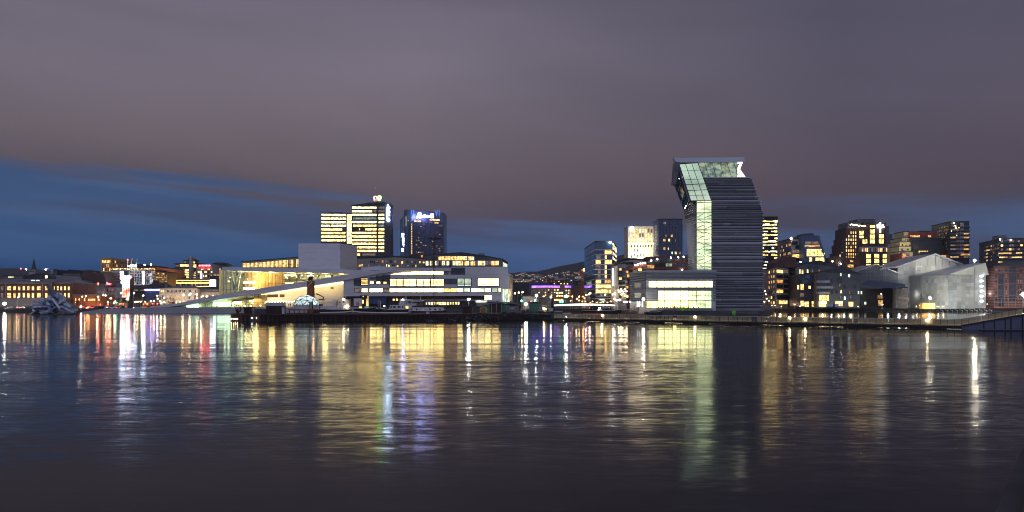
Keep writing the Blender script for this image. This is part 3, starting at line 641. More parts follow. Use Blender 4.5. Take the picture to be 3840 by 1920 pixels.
# top storey: glazed gallery behind, roof slab, terrace
f = F((X(2600, D0+1.2), D0+1.2), (X(2800, D0+1.2), D0+1.2))
mb = MB(); f.poly(mb, [(2617, 608), (2765, 607), (2765, 665), (2640, 665)], 'lit_green', 0, .2); mp('gallery_glass', mb)
mb = MB()
for x in (2640, 2668, 2697, 2724, 2750): f.poly(mb, [(x, 608), (x+1.2, 608), (x+19, 664), (x+17.8, 664)], 'frame_dark', .25, .1)
f.poly(mb, [(2630, 636), (2700, 636), (2700, 639), (2631, 639)], 'alu', .1, .08)
for x in range(2650, 2765, 14): f.poly(mb, [(x, 608), (x+.6, 608), (x+.6, 664), (x, 664)], 'frame_light', .1, .08)
mp('mullion', mb)
mb = MB(); mb.xz([(2527, 593), (2788, 590), (2791, 602), (2780, 608), (2550, 610), (2535, 609)], D0-.6, D0+3, 'alu', D0); mb.xz([(2529, 609.5), (2549, 611), (2543, 640), (2534, 693), (2523, 690)], D0-.5, D0+3, 'grey_panel', D0)
mb.xz([(2575, 593.5), (2786, 591), (2789, 601), (2778, 606), (2586, 608)], D0+3, D0+26, 'alu', D0); roof = mp('roof', mb)
mb = MB(); mb.hexa([W(2766, 628, D0+1), W(2777, 609, D0+1), W(2785, 609, D0+1), W(2775, 634, D0+1)], [W(2766, 628, D0+10), W(2777, 609, D0+10), W(2785, 609, D0+10), W(2775, 634, D0+10)], 'glow_bridge'); mp('soffit_light', mb, roof)
mb = MB(); mb.xz([(2764, 630), (2774, 632), (2797, 665), (2764, 665)], D0+6, D0+7, 'lit_pale'); mp('terrace_wall', mb)
mb = MB(); mb.xz([(2636, 664), (2817, 664), (2817, 667), (2636, 667)], D0-.5, D0+24, 'alu_light'); mp('terrace', mb)
# leaning glass
f = F((X(2500, D0), D0), (X(2700, D0), D0))
mb = MB(); f.poly(mb, [(2547, 616), (2617, 611), (2667, 751), (2590, 753)], 'lit_leaning', 0, .2) if 'lit_leaning' in M else None
lit('lit_leaning', (.55, .74, .58), (.8, .92, .72), .95, lo=.45, sc=(.12, .12, .12)); lit('lit_stair', (.6, .82, .48), (.9, .96, .52), 1.9, lo=.3, sc=(.16, .16, .55), detail=4)
mb = MB(); f.poly(mb, [(2547, 616), (2617, 611), (2667, 751), (2590, 753)], 'lit_leaning', 0, .2); lg = mp('leaning_glass', mb)
def lerp(a, b, t): return (a[0]+(b[0]-a[0])*t, a[1]+(b[1]-a[1])*t)
TL, TR, BR, BL = (2547, 616), (2617, 611), (2667, 751), (2590, 753)
mb = MB()
for t in (0, .333, .666, 1):
    a = lerp(TL, TR, t); b = lerp(BL, BR, t); w = 1.3 if t in (0, 1) else .9; f.poly(mb, [(a[0]-w, a[1]), (a[0]+w, a[1]), (b[0]+w, b[1]), (b[0]-w, b[1])], 'frame_dark', .2, .15)
for k, t in enumerate((0, .19, .43, .56, .72, .86, 1)):
    a = lerp(TL, BL, t); b = lerp(TR, BR, t); w = 1.1 if k in (0, 3, 4, 6) else .6; f.poly(mb, [(a[0], a[1]-w), (b[0], b[1]-w), (b[0], b[1]+w), (a[0], a[1]+w)], 'frame_dark', .26, .2)
mp('mullion', mb, lg)
# leaning side facet (glass and metal) + body behind the leaning glass
def loft(fr, bk, mat, name, parent=None): mb = MB(); mb.hexa(fr, bk, mat); return mp(name, mb, parent)
loft([W(2548, 618, D0+.3), W(2617, 613, D0+.3), W(2667, 751, D0+.3), W(2591, 752, D0+.3)], [W(2533, 640, D0+12), W(2600, 640, D0+12), W(2655, 765, D0+12), W(2571, 788, D0+12)], 'alu', 'leaning_wall')
mb = MB(); qa = [W(2547, 616, D0), W(2590, 753, D0), W(2570, 790, D0+11), W(2532, 693, D0+11)]
n = (qa[1]-qa[0]).cross(qa[3]-qa[0]).normalized(); n = n if n.x < 0 else -n
mb.hexa([p+n*.45 for p in qa], [p+n*.2 for p in qa], 'glass_blue'); sf = mp('side_glass', mb)
mb = MB()
for t in (0.02, .35, .68, .98): a = qa[0].lerp(qa[1], t)+n*.5; b = qa[3].lerp(qa[2], t)+n*.5; mb.tube(a, b, .12, 'frame_light', 4)
for t in (.02, .98): a = qa[0].lerp(qa[3], t)+n*.5; b = qa[1].lerp(qa[2], t)+n*.5; mb.tube(a, b, .14, 'frame_light', 4)
mp('mullion', mb, sf)
mb = MB(); 
for p in ((2553, 668), (2558, 666), (2575, 778), (2578, 770)): mb.ball(W(p[0], p[1], D0+4)+n*.6, .16, 'glow_white', 6, 4)
mp('lamp', mb, sf)
# lower glass with stairs behind
mb = MB(); f.poly(mb, [(2613, 753), (2668, 753), (2668, 1010), (2613, 1010)], 'lit_stair', 0, .2); sg = mp('stair_glass', mb)
mb = MB()
for x in (2613, 2640.5, 2668): f.poly(mb, [(x-.7, 753), (x+.7, 753), (x+.7, 1012), (x-.7, 1012)], 'frame_dark', .2, .15)
y = 760
k = 0
while y < 1010:
    w = 1.0 if k % 3 == 0 else .45; f.poly(mb, [(2613, y-w), (2668, y-w), (2668, y+w), (2613, y+w)], 'frame_dark', .26, .2); y += 12.6; k += 1
mp('mullion', mb, sg)
mb = MB()
for k in range(10):
    ya = 800+k*21; xa, xb = (2616, 2640) if k % 2 else (2640, 2616)
    f.poly(mb, [(xa, ya), (xb, ya+11), (xb, ya+13.5), (xa, ya+2.5)], 'paint_white', .12, .08)
    xa += 27; xb += 27; f.poly(mb, [(xa, ya+6), (xb, ya+15), (xb, ya+17.5), (xa, ya+8.5)], 'paint_white', .12, .08)
mp('staircase', mb, sg)
loft([W(2612, 753, D0+.3), W(2669, 753, D0+.3), W(2669, 1020, D0+.3), W(2607, 1020, D0+.3)], [W(2572, 800, D0+13), W(2650, 760, D0+13), W(2650, 1018, D0+13), W(2582, 1014, D0+13)], 'alu', 'lower_wall')
# corrugated left flank as folded strips
mb = MB(); z = zy(1014); zt2 = zy(756); 
while z < zt2:
    h = R.choice([.5, .7, .9]); py = HZ-(z-CAMH)*FOC/D0
    xf = 2613 if py > 775 else 2613-(775-py)*1.15
    xb = 2583-(0 if py > 860 else min(14, (860-py)*.22)); yb = 1
    a = Vector((X(xf, D0), D0+.1, z)); b = Vector((X(xb, D0+13), D0+13, z)); nn = Vector((-1, -.35, 0)).normalized()
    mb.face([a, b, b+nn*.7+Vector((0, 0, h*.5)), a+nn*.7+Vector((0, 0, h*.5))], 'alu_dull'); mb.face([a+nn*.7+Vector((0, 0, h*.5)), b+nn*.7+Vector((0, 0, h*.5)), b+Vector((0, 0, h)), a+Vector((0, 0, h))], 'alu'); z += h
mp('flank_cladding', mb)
mb = MB(); mb.xz([(2652, 1157), (2856, 1157), (2859, 1182), (2652, 1182)], D0-.2, D0+24, 'concrete'); mp('plinth', mb)
# podium (lower wing)
DP = 290
po = thing('museum_podium', 'low corrugated metal museum wing with large bright windows in front of the leaning tower', 'museum wing', (X(2550, DP), DP, GZ))
Pl = (X(2363, 312), 312); Pc = (X(2423, DP), DP); Pr = (X(2684, DP), DP)
zt = Z(1019, DP); mb = MB(); mb.prism([Pl, Pc, Pr, (Pr[0], DP+6.5), (X(2575, 315), 315), (X(2400, 330), 330)], GZ, zt, 'alu'); pw = mb.build('wall', po)
mb = MB(); mb.prism([(Pl[0]-.3, Pl[1]), (Pc[0]-.2, Pc[1]-.4), (Pr[0]+.4, Pr[1]-.4), (Pr[0]+.4, DP+6.4), (X(2575, 315), 315.4), (X(2400, 330), 330)], zt+.02, zt+.45, 'alu_light'); mb.build('roof', po)
fL, fF = F(Pl, Pc), F(Pc, Pr)
mb = MB()
def folds(f, z0, z1, t0=0, t1=1):
    z = z0
    while z < z1-.1:
        h = min(R.choice([.5, .7, .9]), z1-z); a = .42
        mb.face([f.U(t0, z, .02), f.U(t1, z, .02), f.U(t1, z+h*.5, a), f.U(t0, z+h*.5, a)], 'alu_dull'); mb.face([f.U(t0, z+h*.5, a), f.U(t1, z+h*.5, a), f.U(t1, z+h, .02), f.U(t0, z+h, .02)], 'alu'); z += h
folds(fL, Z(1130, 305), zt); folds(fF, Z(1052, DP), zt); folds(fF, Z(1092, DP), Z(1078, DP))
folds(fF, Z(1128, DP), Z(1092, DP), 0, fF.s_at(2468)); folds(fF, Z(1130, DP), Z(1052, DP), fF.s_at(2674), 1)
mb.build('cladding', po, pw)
pb = Bld.__new__(Bld); pb.root = po; pb.wins = []; pb.frame = 'frame_dark'; pb.faces = [fF, fL]; pb.D = DP
lit('lit_podium', (.95, .88, .32), (1, .9, .42), 5, lo=.65, sc=(.2, .2, .5)); lit('lit_podium_green', (.6, .8, .4), (.85, .95, .45), 2.4, lo=.4, sc=(.3, .3, .6)); lit('lit_lobby', (1, .84, .3), (1, .72, .25), 4.5, lo=.35, sc=(.4, .4, .4), detail=5)
for a, b in ((2433, 2440), (2441, 2461), (2463, 2491), (2493, 2521), (2523, 2551), (2553, 2581), (2583, 2611), (2613, 2641), (2643, 2672)): pb.wp(0, a, 1054, b, 1077, 'lit_podium', 1)
for k, (a, b) in enumerate(((2469, 2491), (2493, 2522), (2524, 2551), (2553, 2581), (2583, 2611), (2613, 2643), (2645, 2667))):
    pb.wp(0, a, 1091, b, 1126, 'lit_podium' if k not in (4, 5, 6) else 'lit_podium_green', 2 if k else 1, 2)
    pb.wp(0, a, 1128, b, 1155, 'lit_lobby' if k < 5 else 'lit_podium_green', 2, 1, name='door' if k in (0, 4, 6) else 'window')
pb.wp(0, 2425, 1129, 2466, 1155, 'lit_lobby', 3, name='window')
pb.done()
for a, b, c, d in ((2381, 2407, 1060, 1078), (2381, 2407, 1097, 1116)):
    mb = MB(); fL.poly(mb, [(a, c+3), (b, c), (b, d), (a, d+1)], 'lit_pale2' if 'lit_pale2' in M else 'alu_light', .4, .1)
    for q in (a, b): 
        for j in range(5): fL.poly(mb, [(q+(j % 2)*2.5, c+j*4), (q+1.2+(j % 2)*2.5, c+j*4), (q+1.2+((j+1) % 2)*2.5, c+j*4+4), (q+((j+1) % 2)*2.5, c+j*4+4)], 'paint_white', .5, .1)
    mb.build('wavy_frame', po)
mb = MB(); mb.xz([(2490, 1154), (2682, 1154), (2682, 1160), (2490, 1160)], DP-2.5, DP-.3, 'alu_light'); mb.build('terrace', po)
mb = MB(); mb.ball(W(2413, 1122, DP-3), .5, 'glow_white'); mb.tube(W(2413, 1122, DP-2.6), W(2423, 1120, DP), .08, 'steel'); mb.build('wall_lamp', po)
light('POINT', W(2413, 1122, DP-4), 900, (1, .9, .6), po, .4)
# gulls along the roof edge
gm = MB(); gm.ball((0, 0, .22), .2, 'paint_white', 6, 4, .7); gm.tube((.12, 0, .28), (.2, 0, .42), .07, 'paint_white', 5, .06); gm.ball((.22, 0, .46), .08, 'paint_white', 6, 4); gm.tube((-.1, 0, .24), (-.36, 0, .2), .1, 'roof_grey', 5, .02); gm.tube((0, 0, 0), (0, 0, .12), .02, 'paint_orange', 4); gm.tube((.28, 0, .46), (.36, 0, .44), .03, 'paint_yellow', 4, .01)
g0 = tag(gm.build('gull'), 'small gull perched along the roof edge of the leaning museum tower', 'bird', 'gulls along the museum roof')
k = 0
for px in [2528, 2533, 2540, 2546, 2551, 2560, 2566, 2575, 2577, 2580, 2592, 2603, 2612, 2625, 2633, 2641, 2650, 2661, 2672, 2680, 2689, 2701, 2713, 2724, 2737, 2748, 2755, 2768, 2776]:
    o = g0 if k == 0 else g0.copy()
    if k: COL.objects.link(o)
    o['label'] = ordl(k+1)+' small gull from the left perched along the museum roof edge'
    o.location = (X(px, D0), D0-.3, Z(593-(px-2524)*3/264, D0)+.02); o.rotation_euler = (0, 0, R.uniform(0, 6.28)); k += 1
# ------------------------------------------------------------------ left bank
def zl(x): return x/4.293
def s2x(x): return 360+x/4.294
def s2y(y): return 920+y/4.294
b = Bld('customs_house', 'long red brick building with three rows of lit windows at the far left', 'office building', 430, [(-90, 1060), (195, 1060)], 'brick', depth=28, roofobj=False, frame='stone')
f = b.faces[0]
mb = MB()
for x in (22, 160, 193): f.rect(mb, x-1.6, 1063, x+1.6, 1118, 'stone', .25, .3)
f.rect(mb, -90, 1060, 195, 1063.5, 'stone', .6, .7); f.rect(mb, -90, 1117, 195, 1119, 'stone', .3, .4); b.part('cornice', mb)
mb = MB(); f.rect(mb, -90, 1119.5, 195, 1150, 'stone', .15, .2); b.part('ground_storey', mb)
for xs, w in ((-60, 8), (-40, 8), (-20, 8), (8, 8), (35, 13), (55, 8), (72, 8), (90, 8), (107, 8), (124, 8), (146, 13), (174, 8)):
    for y0, y1 in ((1074, 1088), (1099, 1116), (1125, 1138)):
        b.wp(0, xs-w/2, y0, xs+w/2, y1, 'w' if not (xs == 8 and y0 < 1120) else 'm', 3 if w > 10 else 2, 2)
mb = MB(); x0, x1 = f.A.x-.5, f.B.x+.5; z0 = Z(1060, 430)+.02; z1 = Z(1046, 442)
mb.hexa([(x0, 429.3, z0), (x1, 429.3, z0), (x1-2, 442, z1), (x0, 442, z1)], [(x0, 459, z0), (x1, 459, z0), (x1-2, 446, z1), (x0, 446, z1)], 'roof_grey'); rf = b.part('roof', mb)
for x in (66, 84, 119, 137, 150): 
    mb = MB(); p = W(x, 1053.5, 436); mb.hexa([p+Vector((-1, -.4, -.35)), p+Vector((.4, -.4, -.35)), p+Vector((1.2, .5, .45)), p+Vector((-.2, .5, .45))], [p+Vector((-1, -.2, -.6)), p+Vector((.4, -.2, -.6)), p+Vector((1.2, .7, .2)), p+Vector((-.2, .7, .2))], 'glow_star' if x in (119, 137) else 'glass_blue'); b.part('skylight', mb, rf)
b.done()
b = Bld('customs_house_wing', 'short brick wing with narrow lit windows joined to the right of the customs house', 'office building', 432, [(195.5, 1062), (272, 1062)], 'brick', depth=24, roofobj=False, frame='stone')
f = b.faces[0]; mb = MB(); f.rect(mb, 195.5, 1060.5, 273, 1064, 'stone', .5, .6); f.rect(mb, 196, 1118, 272, 1120, 'stone', .3, .4); b.part('cornice', mb)
for xs in (202, 217, 230, 244, 258):
    for y0, y1 in ((1074, 1088), (1099, 1115)): b.wp(0, xs-3, y0, xs+3, y1, 'w' if not (y0 > 1090 and xs in (217,)) else 'm', 1, 2)
mb = MB(); x0, x1 = f.A.x, f.B.x+.5; z0 = Z(1062, 432)+.05; z1 = Z(1050, 444)
mb.hexa([(x0, 431.3, z0), (x1, 431.3, z0), (x1-6, 444, z1), (x0, 444, z1)], [(x0, 456, z0), (x1, 456, z0), (x1-6, 448, z1), (x0, 448, z1)], 'roof_grey'); b.part('roof', mb); b.done()
b = Bld('barrel_roof_hall', 'dark barrel roofed hall with a lit round gable window rising behind the customs house', 'hall', 470, [(78, 1046), (178, 1046)], 'roof_dark', depth=10, roofobj=False)
mb = MB(); pr = [(78, 1052)]+[(78+97*t+0, 1046-21*math.sin(math.pi*min(1, t*1.6)/2)) for t in (0, .1, .2, .35, .6)]+[(166, 1025), (172, 1029), (177, 1036), (179, 1052)]; mb.xz(pr, 469, 478, 'roof_dark'); rf = b.part('roof', mb)
mb = MB(); f = F((X(160, 468.8), 468.8), (X(190, 468.8), 468.8)); f.poly(mb, [(169, 1038), (170, 1034), (174, 1032.5), (178, 1034.5), (179, 1039), (176, 1043), (171, 1042.5)], 'lit_white', .1, .2); f.poly(mb, [(170.5, 1045), (176.5, 1045), (176, 1054), (171, 1054)], 'lit_warm', .1, .2); b.part('window', mb)
mb = MB()
for k in range(5): p = W(90+k*17, 1028, 468.6); mb.box(p.x-.08, p.x+.08, 468.5, 468.9, Z(1046, 469), p.z, 'roof_blue')
b.part('roof_seam', mb, rf); b.done()
b = Bld('glass_roof_shed', 'low pale glass roofed building at the far left edge behind the customs house', 'building', 480, [(14, 1036), (82, 1036)], 'roof_grey', depth=14)
b.grid(0, 30, 1037, 54, 1041, 6, 1, 'i1', .5, .8); b.grid(0, 16, 1044, 30, 1052, 1, 1, 'c1', .8, .5); b.done()
b = Bld('curved_roof_office', 'long grey roofed office with a strip of lit oval windows behind the brick wing', 'office building', 478, [(181, 1045), (306, 1050)], 'dark_panel', depth=16, roofobj=False)
mb = MB(); mb.hexa([W(180, 1045, 477), W(308, 1052, 477), W(300, 1037, 488), W(186, 1030, 488)], [W(180, 1044, 500), W(308, 1051, 500), W(300, 1037, 490), W(186, 1030, 490)], 'roof_grey'); b.part('roof', mb)
for k in range(9): b.wp(0, 186+k*12, 1046+k*.7, 195+k*12, 1051+k*1.1, 'y' if k not in (0, 7) else 'p', 2)
b.wp(0, 283, 1057, 294, 1060, 'y'); b.done()
b = Bld('white_band_office', 'small modern office with two bands of cold white windows beside the brick wing', 'office building', 455, [(270, 1060), (319, 1064)], 'grey_panel', depth=12)
b.wp(0, 270, 1067, 282, 1072, 'y', 2); b.wp(0, 286, 1067, 306, 1072.5, 'c', 4); b.wp(0, 270, 1079, 282, 1084, 'c', 2); b.wp(0, 285, 1079.5, 306, 1085, 'c', 4); b.wp(0, 309, 1077, 318, 1088, 'c', 3, 3); b.done()
b = Bld('low_brick_pavilion', 'low orange lit brick pavilion with small arched windows beside the road', 'pavilion', 425, [(273, 1108), (380, 1108)], 'brick_orange', depth=14, roof='roof_grey')
for x in (284, 297, 317): b.wp(0, x-1.8, 1118, x+1.8, 1128, 'w', arch=True)
for k in range(6): b.wp(0, 331+k*4.6, 1120, 333.6+k*4.6, 1128, 'w', arch=True)
b.wp(0, 369, 1119, 373, 1128, 'w', arch=True); b.done()
light('POINT', W(330, 1145, 421), 500, (1, .45, .15), b.root, 1)
mb = MB(); mb.xz([(300, 1100), (300, 1040), (318, 1014), (330, 1030), (346, 1024), (368, 1034), (384, 1018), (398, 1055), (400, 1075), (372, 1075), (372, 1100)], 520, 534, 'brick_dark')
r = thing('gabled_old_house', 'dark old house with pointed gables and a strip of golden fairy lights', 'house', (X(345, 520), 520, GZ)); mb.box(X(300, 520), X(372, 520), 520.1, 533, GZ, Z(1099, 520), 'brick_dark'); mb.build('wall', r)
f = F((X(300, 519.9), 519.9), (X(372, 519.9), 519.9)); mb = MB(); f.rect(mb, 322, 1080.5, 366, 1083, 'glow_goldline', .2, .2); mb.build('fairy_lights', r)
for x, y in ((338, 1057), (346.5, 1057), (336, 1072), (343, 1072), (352, 1072)): mb = MB(); f.rect(mb, x-2, y-3.4, x+2, y+3.4, 'lit_warm' if y < 1060 or x == 343 else 'lit_dim', .1, .2); mb.build('window', r)
for k in range(5): mb = MB(); f.rect(mb, 325+k*8, 1086, 330+k*8, 1094, 'lit_dim', .1, .2); mb.build('window', r)
mb = MB(); mb.box(X(300, 520), X(368, 520), 519, 520, Z(1096, 520), Z(1095, 520), 'roof_dark'); mb.build('awning', r)
for i, (x0, x1, nw) in enumerate(((368, 395, 4), (399, 436, 6))):
    b = Bld('arcade_building', ['small pale building with arched windows left of the red sign', 'pale arcaded building under a glowing red rooftop sign'][i], 'building', 500, [(x0, 1077), (x1, 1077)], 'stone_white', depth=10, roofobj=False)
    mb = MB(); mb.xz([(x0-1, 1077), (x0+6, 1068-3*i), (x1-10, 1062+3*(1-i)), (x1+1, 1077)], 499.5, 511, 'roof_dark'); b.part('roof', mb)
    for k in range(nw): b.wp(0, x0+3+k*6, 1082, x0+6.5+k*6, 1093, 'm' if k % 2 else 'd', arch=True)
    if i:
        mb = MB()
        for k, (dx, dy, h) in enumerate(((0, 0, 6), (3, 3, 5), (6, 3.5, 4), (9, 4, 4.5), (12, 4, 4))): p = W(401+dx, 1061+dy, 498.8); mb.box(p.x-.25, p.x+.2, 498.7, 498.9, p.z-h*.1, p.z+h*.08, 'glow_red'); mb.tube((p.x-.3, 498.8, p.z-.5), (p.x+.5, 498.8, p.z+.2), .12, 'glow_red', 4)
        b.part('rooftop_sign', mb)
    light('AREA', W((x0+x1)/2, 1100, 494), 260, (1, .7, .65), b.root, rot=(math.radians(-110), 0, 0), sx=6, sy=1); b.done()
# church
D = 900; r = thing('church', 'old church with a tall dark tapering spire silhouetted against the blue sky', 'church', (X(127, D), D, GZ))
c = (X(127, D), D); px = D/FOC
mb = MB(); h = 11*px; mb.box(c[0]-h, c[0]+h, D-h, D+h, GZ, Z(1012, D), 'stone'); tw = mb.build('tower', r)
mb = MB()
for s in (-1, 1): mb.box(c[0]+s*4.6*px-.9, c[0]+s*4.6*px+.9, D-h-.3, D-h-.05, Z(1021, D), Z(1016.5, D), 'black')
mb.build('belfry_window', r, tw)
def pyr(mb, y0, w0, y1, w1, mat, n=8):
    z0, z1 = Z(y0, D), Z(y1, D)
    A = [(c[0]+w0*px*math.cos(2*math.pi*(k+.5)/n), D+w0*px*math.sin(2*math.pi*(k+.5)/n), z0) for k in range(n)]; Bq = [(c[0]+w1*px*math.cos(2*math.pi*(k+.5)/n), D+w1*px*math.sin(2*math.pi*(k+.5)/n), z1) for k in range(n)]; mb.hexa(A, Bq, mat)
mb = MB()
for a in ((1012.2, 13, 1009, 11), (1009, 9, 1002, 6.5), (1002, 7.5, 1000, 6.5), (1000, 6, 991, 4.6), (991, 5.4, 989, 4.4), (989, 4, 978, 2.6), (978, 3, 976.5, 2.2), (976.5, 1.8, 968, .2)): pyr(mb, *a, 'roof_dark')
mb.tube((c[0], D, Z(968, D)), (c[0], D, Z(960, D)), .15, 'black'); mb.build('spire', r)
mb = MB(); mb.box(c[0]-8, c[0]+14, D+6, D+40, GZ, Z(1030, D), 'stone'); mb.build('nave', r)
# more buildings on the rise behind
for (nm, lb, D, cs, wl, g) in [
    ('flat_dark_block', 'plain dark flat topped block left of the tower crane', 700, [(213, 1014), (241, 1016)], 'dark_panel', None),
    ('lit_roof_office', 'dark office with a thin lit window strip under its roof right of the crane', 720, [(256, 1013), (303, 1018)], 'roof_dark', (258, 1014, 302, 1019, 9, 1, 'w3d1', .8, .6)),
    ('hospital_block', 'long low block with a few yellow lights on the hill behind the gabled house', 1000, [(312, 1016), (340, 1014), (380, 1020)], 'roof_dark', (314, 1017, 338, 1022, 5, 1, 'w2d2', .7, .6)),
    ('villa_block', 'dark terraced block dotted with warm lights left of the golden hotel', 760, [(346, 1024), (379, 1024)], 'roof_dark', (347, 1025, 378, 1045, 5, 3, 'w2d2a1', .4, .35)),
    ('slate_block', 'slate coloured low building between the crane and the gabled house', 640, [(236, 1026), (300, 1026)], 'grey_panel', (240, 1030, 298, 1046, 8, 2, 'd8m1', .5, .4))]:
    b = Bld(nm, lb, 'building', D, cs, wl, ref=0, depth=14, roof='roof_dark')
    if g: b.grid(0, *g)
    b.done()
# tower crane on the skyline
D = 880; r = thing('tower_crane', 'thin tower crane on the skyline with red and white lights along its jib', 'crane', (X(196, D), D, GZ))
mb = MB(); c = X(196, D); mb.box(c-.7, c+.7, D-.7, D+.7, GZ, Z(1009, D), 'steel'); mb.build('mast', r)
mb = MB(); mb.tube(W(78, 1008.5, D), W(212, 1012, D), .35, 'steel', 4); mb.tube(W(140, 1009, D), W(196, 1004, D), .12, 'steel', 4); mb.tube(W(196, 1004, D), W(212, 1011, D), .12, 'steel', 4); mb.tube(W(196, 1012, D), W(196, 1004, D), .4, 'steel', 4); mb.build('jib', r)
mb = MB(); p = W(209, 1013, D); mb.box(p.x-2, p.x+2, D-1, D+1, p.z-1.5, p.z+1, 'concrete_dark'); mb.build('counterweight', r)
for x, y, mt in ((78, 1007.5, 'glow_red'), (98, 1010, 'glow_cold'), (171, 1011, 'glow_cold'), (230, 1011, 'glow_red')):
    if x == 230: continue
    mb = MB(); mb.ball(W(x, y, D-1), .7, mt, 6, 4); mb.build('lamp', r)
# golden hotel
b = Bld('golden_hotel', 'tall golden hotel block with tall gilded window frames on its left face', 'hotel', 560, [(378, 970), (416, 970), (482, 979)], 'gold_panel', ref=1, depth=10, frame='frame_gold', roof='gold_panel')
b.grid(0, 381, 974, 400, 988, 3, 1, 'w3', .55, .7); b.grid(0, 400, 974, 415, 988, 3, 1, 'w2', .55, .7)
b.grid(0, 381, 990, 415, 1100, 6, 8, 'b8d2a1w1', .62, .8, 1, 2); b.grid(1, 422, 974, 478, 1094, 9, 9, 'd10a1w1', .35, .6); b.done()
light('AREA', W(396, 1110, 553), 5200, (1, .66, .25), b.root, rot=(math.radians(150), 0, 0), sx=8, sy=3)
b = Bld('brown_hotel_wing', 'brown grid fronted hotel wing standing in front of the golden hotel', 'hotel', 540, [(419, 1011), (482, 1012)], 'warm_panel', depth=12)
b.grid(0, 422, 1022, 480, 1090, 9, 7, 'd10m2a1', .6, .65); b.done()
# grid fronted hotel
b = Bld('grid_hotel', 'wide hotel with a pale square grid front and a row of gold roof lights', 'hotel', 530, [(482.5, 1013), (581, 1014)], 'brick_dark', depth=18, frame='brick_dark')
b.grid(0, 486, 1016, 580, 1068, 15, 5, 'd12b1m6a1', .86, .84); b.done()
f = b.faces[0]; mb = MB()
for k in range(16): f.rect(mb, 485.4+k*6.3, 1015, 486.5+k*6.3, 1070, 'stone_white', .3, .35)
for k in range(6): f.rect(mb, 485, 1015+k*10.4, 581, 1016+k*10.4, 'stone_white', .28, .3)
b.part('facade_grid', mb)
mb = MB()
for k in range(34): mb.ball(W(418+k*4.9+R.uniform(-1, 1), 1008.5+R.uniform(-1, 1), 529), R.choice([.12, .17, .24]), 'glow_goldbulb' if k % 3 else 'glow_amber', 5, 4)
b.part('roof_lights', mb)
b = Bld('hotel_penthouse', 'dark recessed top floor with a lit edge above the grid fronted hotel', 'penthouse', 536, [(508, 992), (582, 1003)], 'roof_dark', depth=8, base=Z(1014, 536)); b.grid(0, 550, 1006, 575, 1012, 6, 1, 'w3y2', .8, .6); b.done()
b.root['label'] = 'dark recessed top floor above the grid fronted hotel with lit windows at its right end'
mb = MB(); 
for x, y in ((542, 993), (566, 992)): mb.ball(W(x, y, 534), .45, 'glow_white', 6, 4)
b.part('roof_lamp', mb)
r = thing('rooftop_sign', 'white glowing rooftop letters on the edge of the grid fronted hotel', 'sign', W(497, 1001, 528))
mb = MB(); [mb.tube(W(x, 1011, 528), W(x, 1001, 528), .1, 'steel', 4) for x in (486, 497, 508)]; mb.build('support', r)
mb = MB(); p = W(484, 1000.5, 528); 
for k in range(8): mb.box(p.x+k*.6, p.x+k*.6+.42, 527.9, 528.1, p.z, p.z+1.0+.2*(k % 2), 'glow_sign_white')
mb.build('lettering', r)
for i, (x, y0) in enumerate(((479, 968), (494, 970), (513, 970))):
    r = thing('flagpole' if i else 'antenna_mast', ['slim mast with a red light at its top on the hotel roof', 'left of the two flagpoles on the hotel roof', 'right of the two flagpoles on the hotel roof'][i], 'flagpole' if i else 'mast', W(x, 1012, 529))
    mb = MB(); mb.tube(W(x, 1013, 529), W(x, y0, 529), .16, 'paint_white', 5, .08); mb.build('pole', r)
    mb = MB()
    if i: p = W(x, y0, 529); mb.hexa([p, p+Vector((.7, 0, -.2)), p+Vector((.7, 0, -.9)), p+Vector((0, 0, -.9))], [q+Vector((0, .04, 0)) for q in (p, p+Vector((.7, 0, -.2)), p+Vector((.7, 0, -.9)), p+Vector((0, 0, -.9)))], 'canvas'); mb.build('flag', r)
    else: mb.ball(W(x, 975, 528.6), .45, 'glow_red', 6, 4); mb.build('lamp', r)
b = Bld('amber_corner_block', 'amber lit office block with many square windows at the right end of the hotel', 'office building', 525, [(582, 1020), (627, 1022)], 'gold_panel', depth=14, frame='frame_gold'); b.grid(0, 585, 1023, 626, 1058, 12, 5, 'a4d4m3w1', .6, .6); b.done()
light('AREA', W(604, 1064, 519), 800, (1, .55, .18), b.root, rot=(math.radians(150), 0, 0), sx=8, sy=2)
b = Bld('upper_amber_block', 'upper storeys lit amber on the roof behind the amber corner block', 'office building', 540, [(560, 1000), (604, 1012)], 'gold_panel', depth=8); b.grid(0, 553, 1013, 600, 1017, 10, 1, 'a1w1', .6, .6); b.done()
light('AREA', W(585, 1020, 534), 260, (1, .5, .12), b.root, rot=(math.radians(150), 0, 0), sx=5, sy=1)
for i, (x, y1) in enumerate(((457, 1100), (538, 1064))):
    r = thing('vertical_light_sign', ['tall white lit blade sign left of the bright glass tower', 'white lit blade sign on the front of the grid hotel'][i], 'sign', W(x, y1, 520)); mb = MB(); p = W(x, 1020, 520); n = int((y1-1018)/5.5)
    mb.tube(W(x, y1, 520.3), W(x, 1017, 520.3), .2, 'steel', 4); mb.build('post', r); mb = MB()
    mb.box(p.x-(1.0 if i == 0 else .6), p.x+(1.0 if i == 0 else .6), 519.8, 520, Z(1029, 520), Z(1018, 520), 'glow_sign_white')
    for k in range(1, n): z = Z(1024+k*5.5, 520); mb.box(p.x-.4, p.x+.4, 519.8, 520, z-.35, z+.35, 'glow_sign_white')
    mb.build('lettering', r)
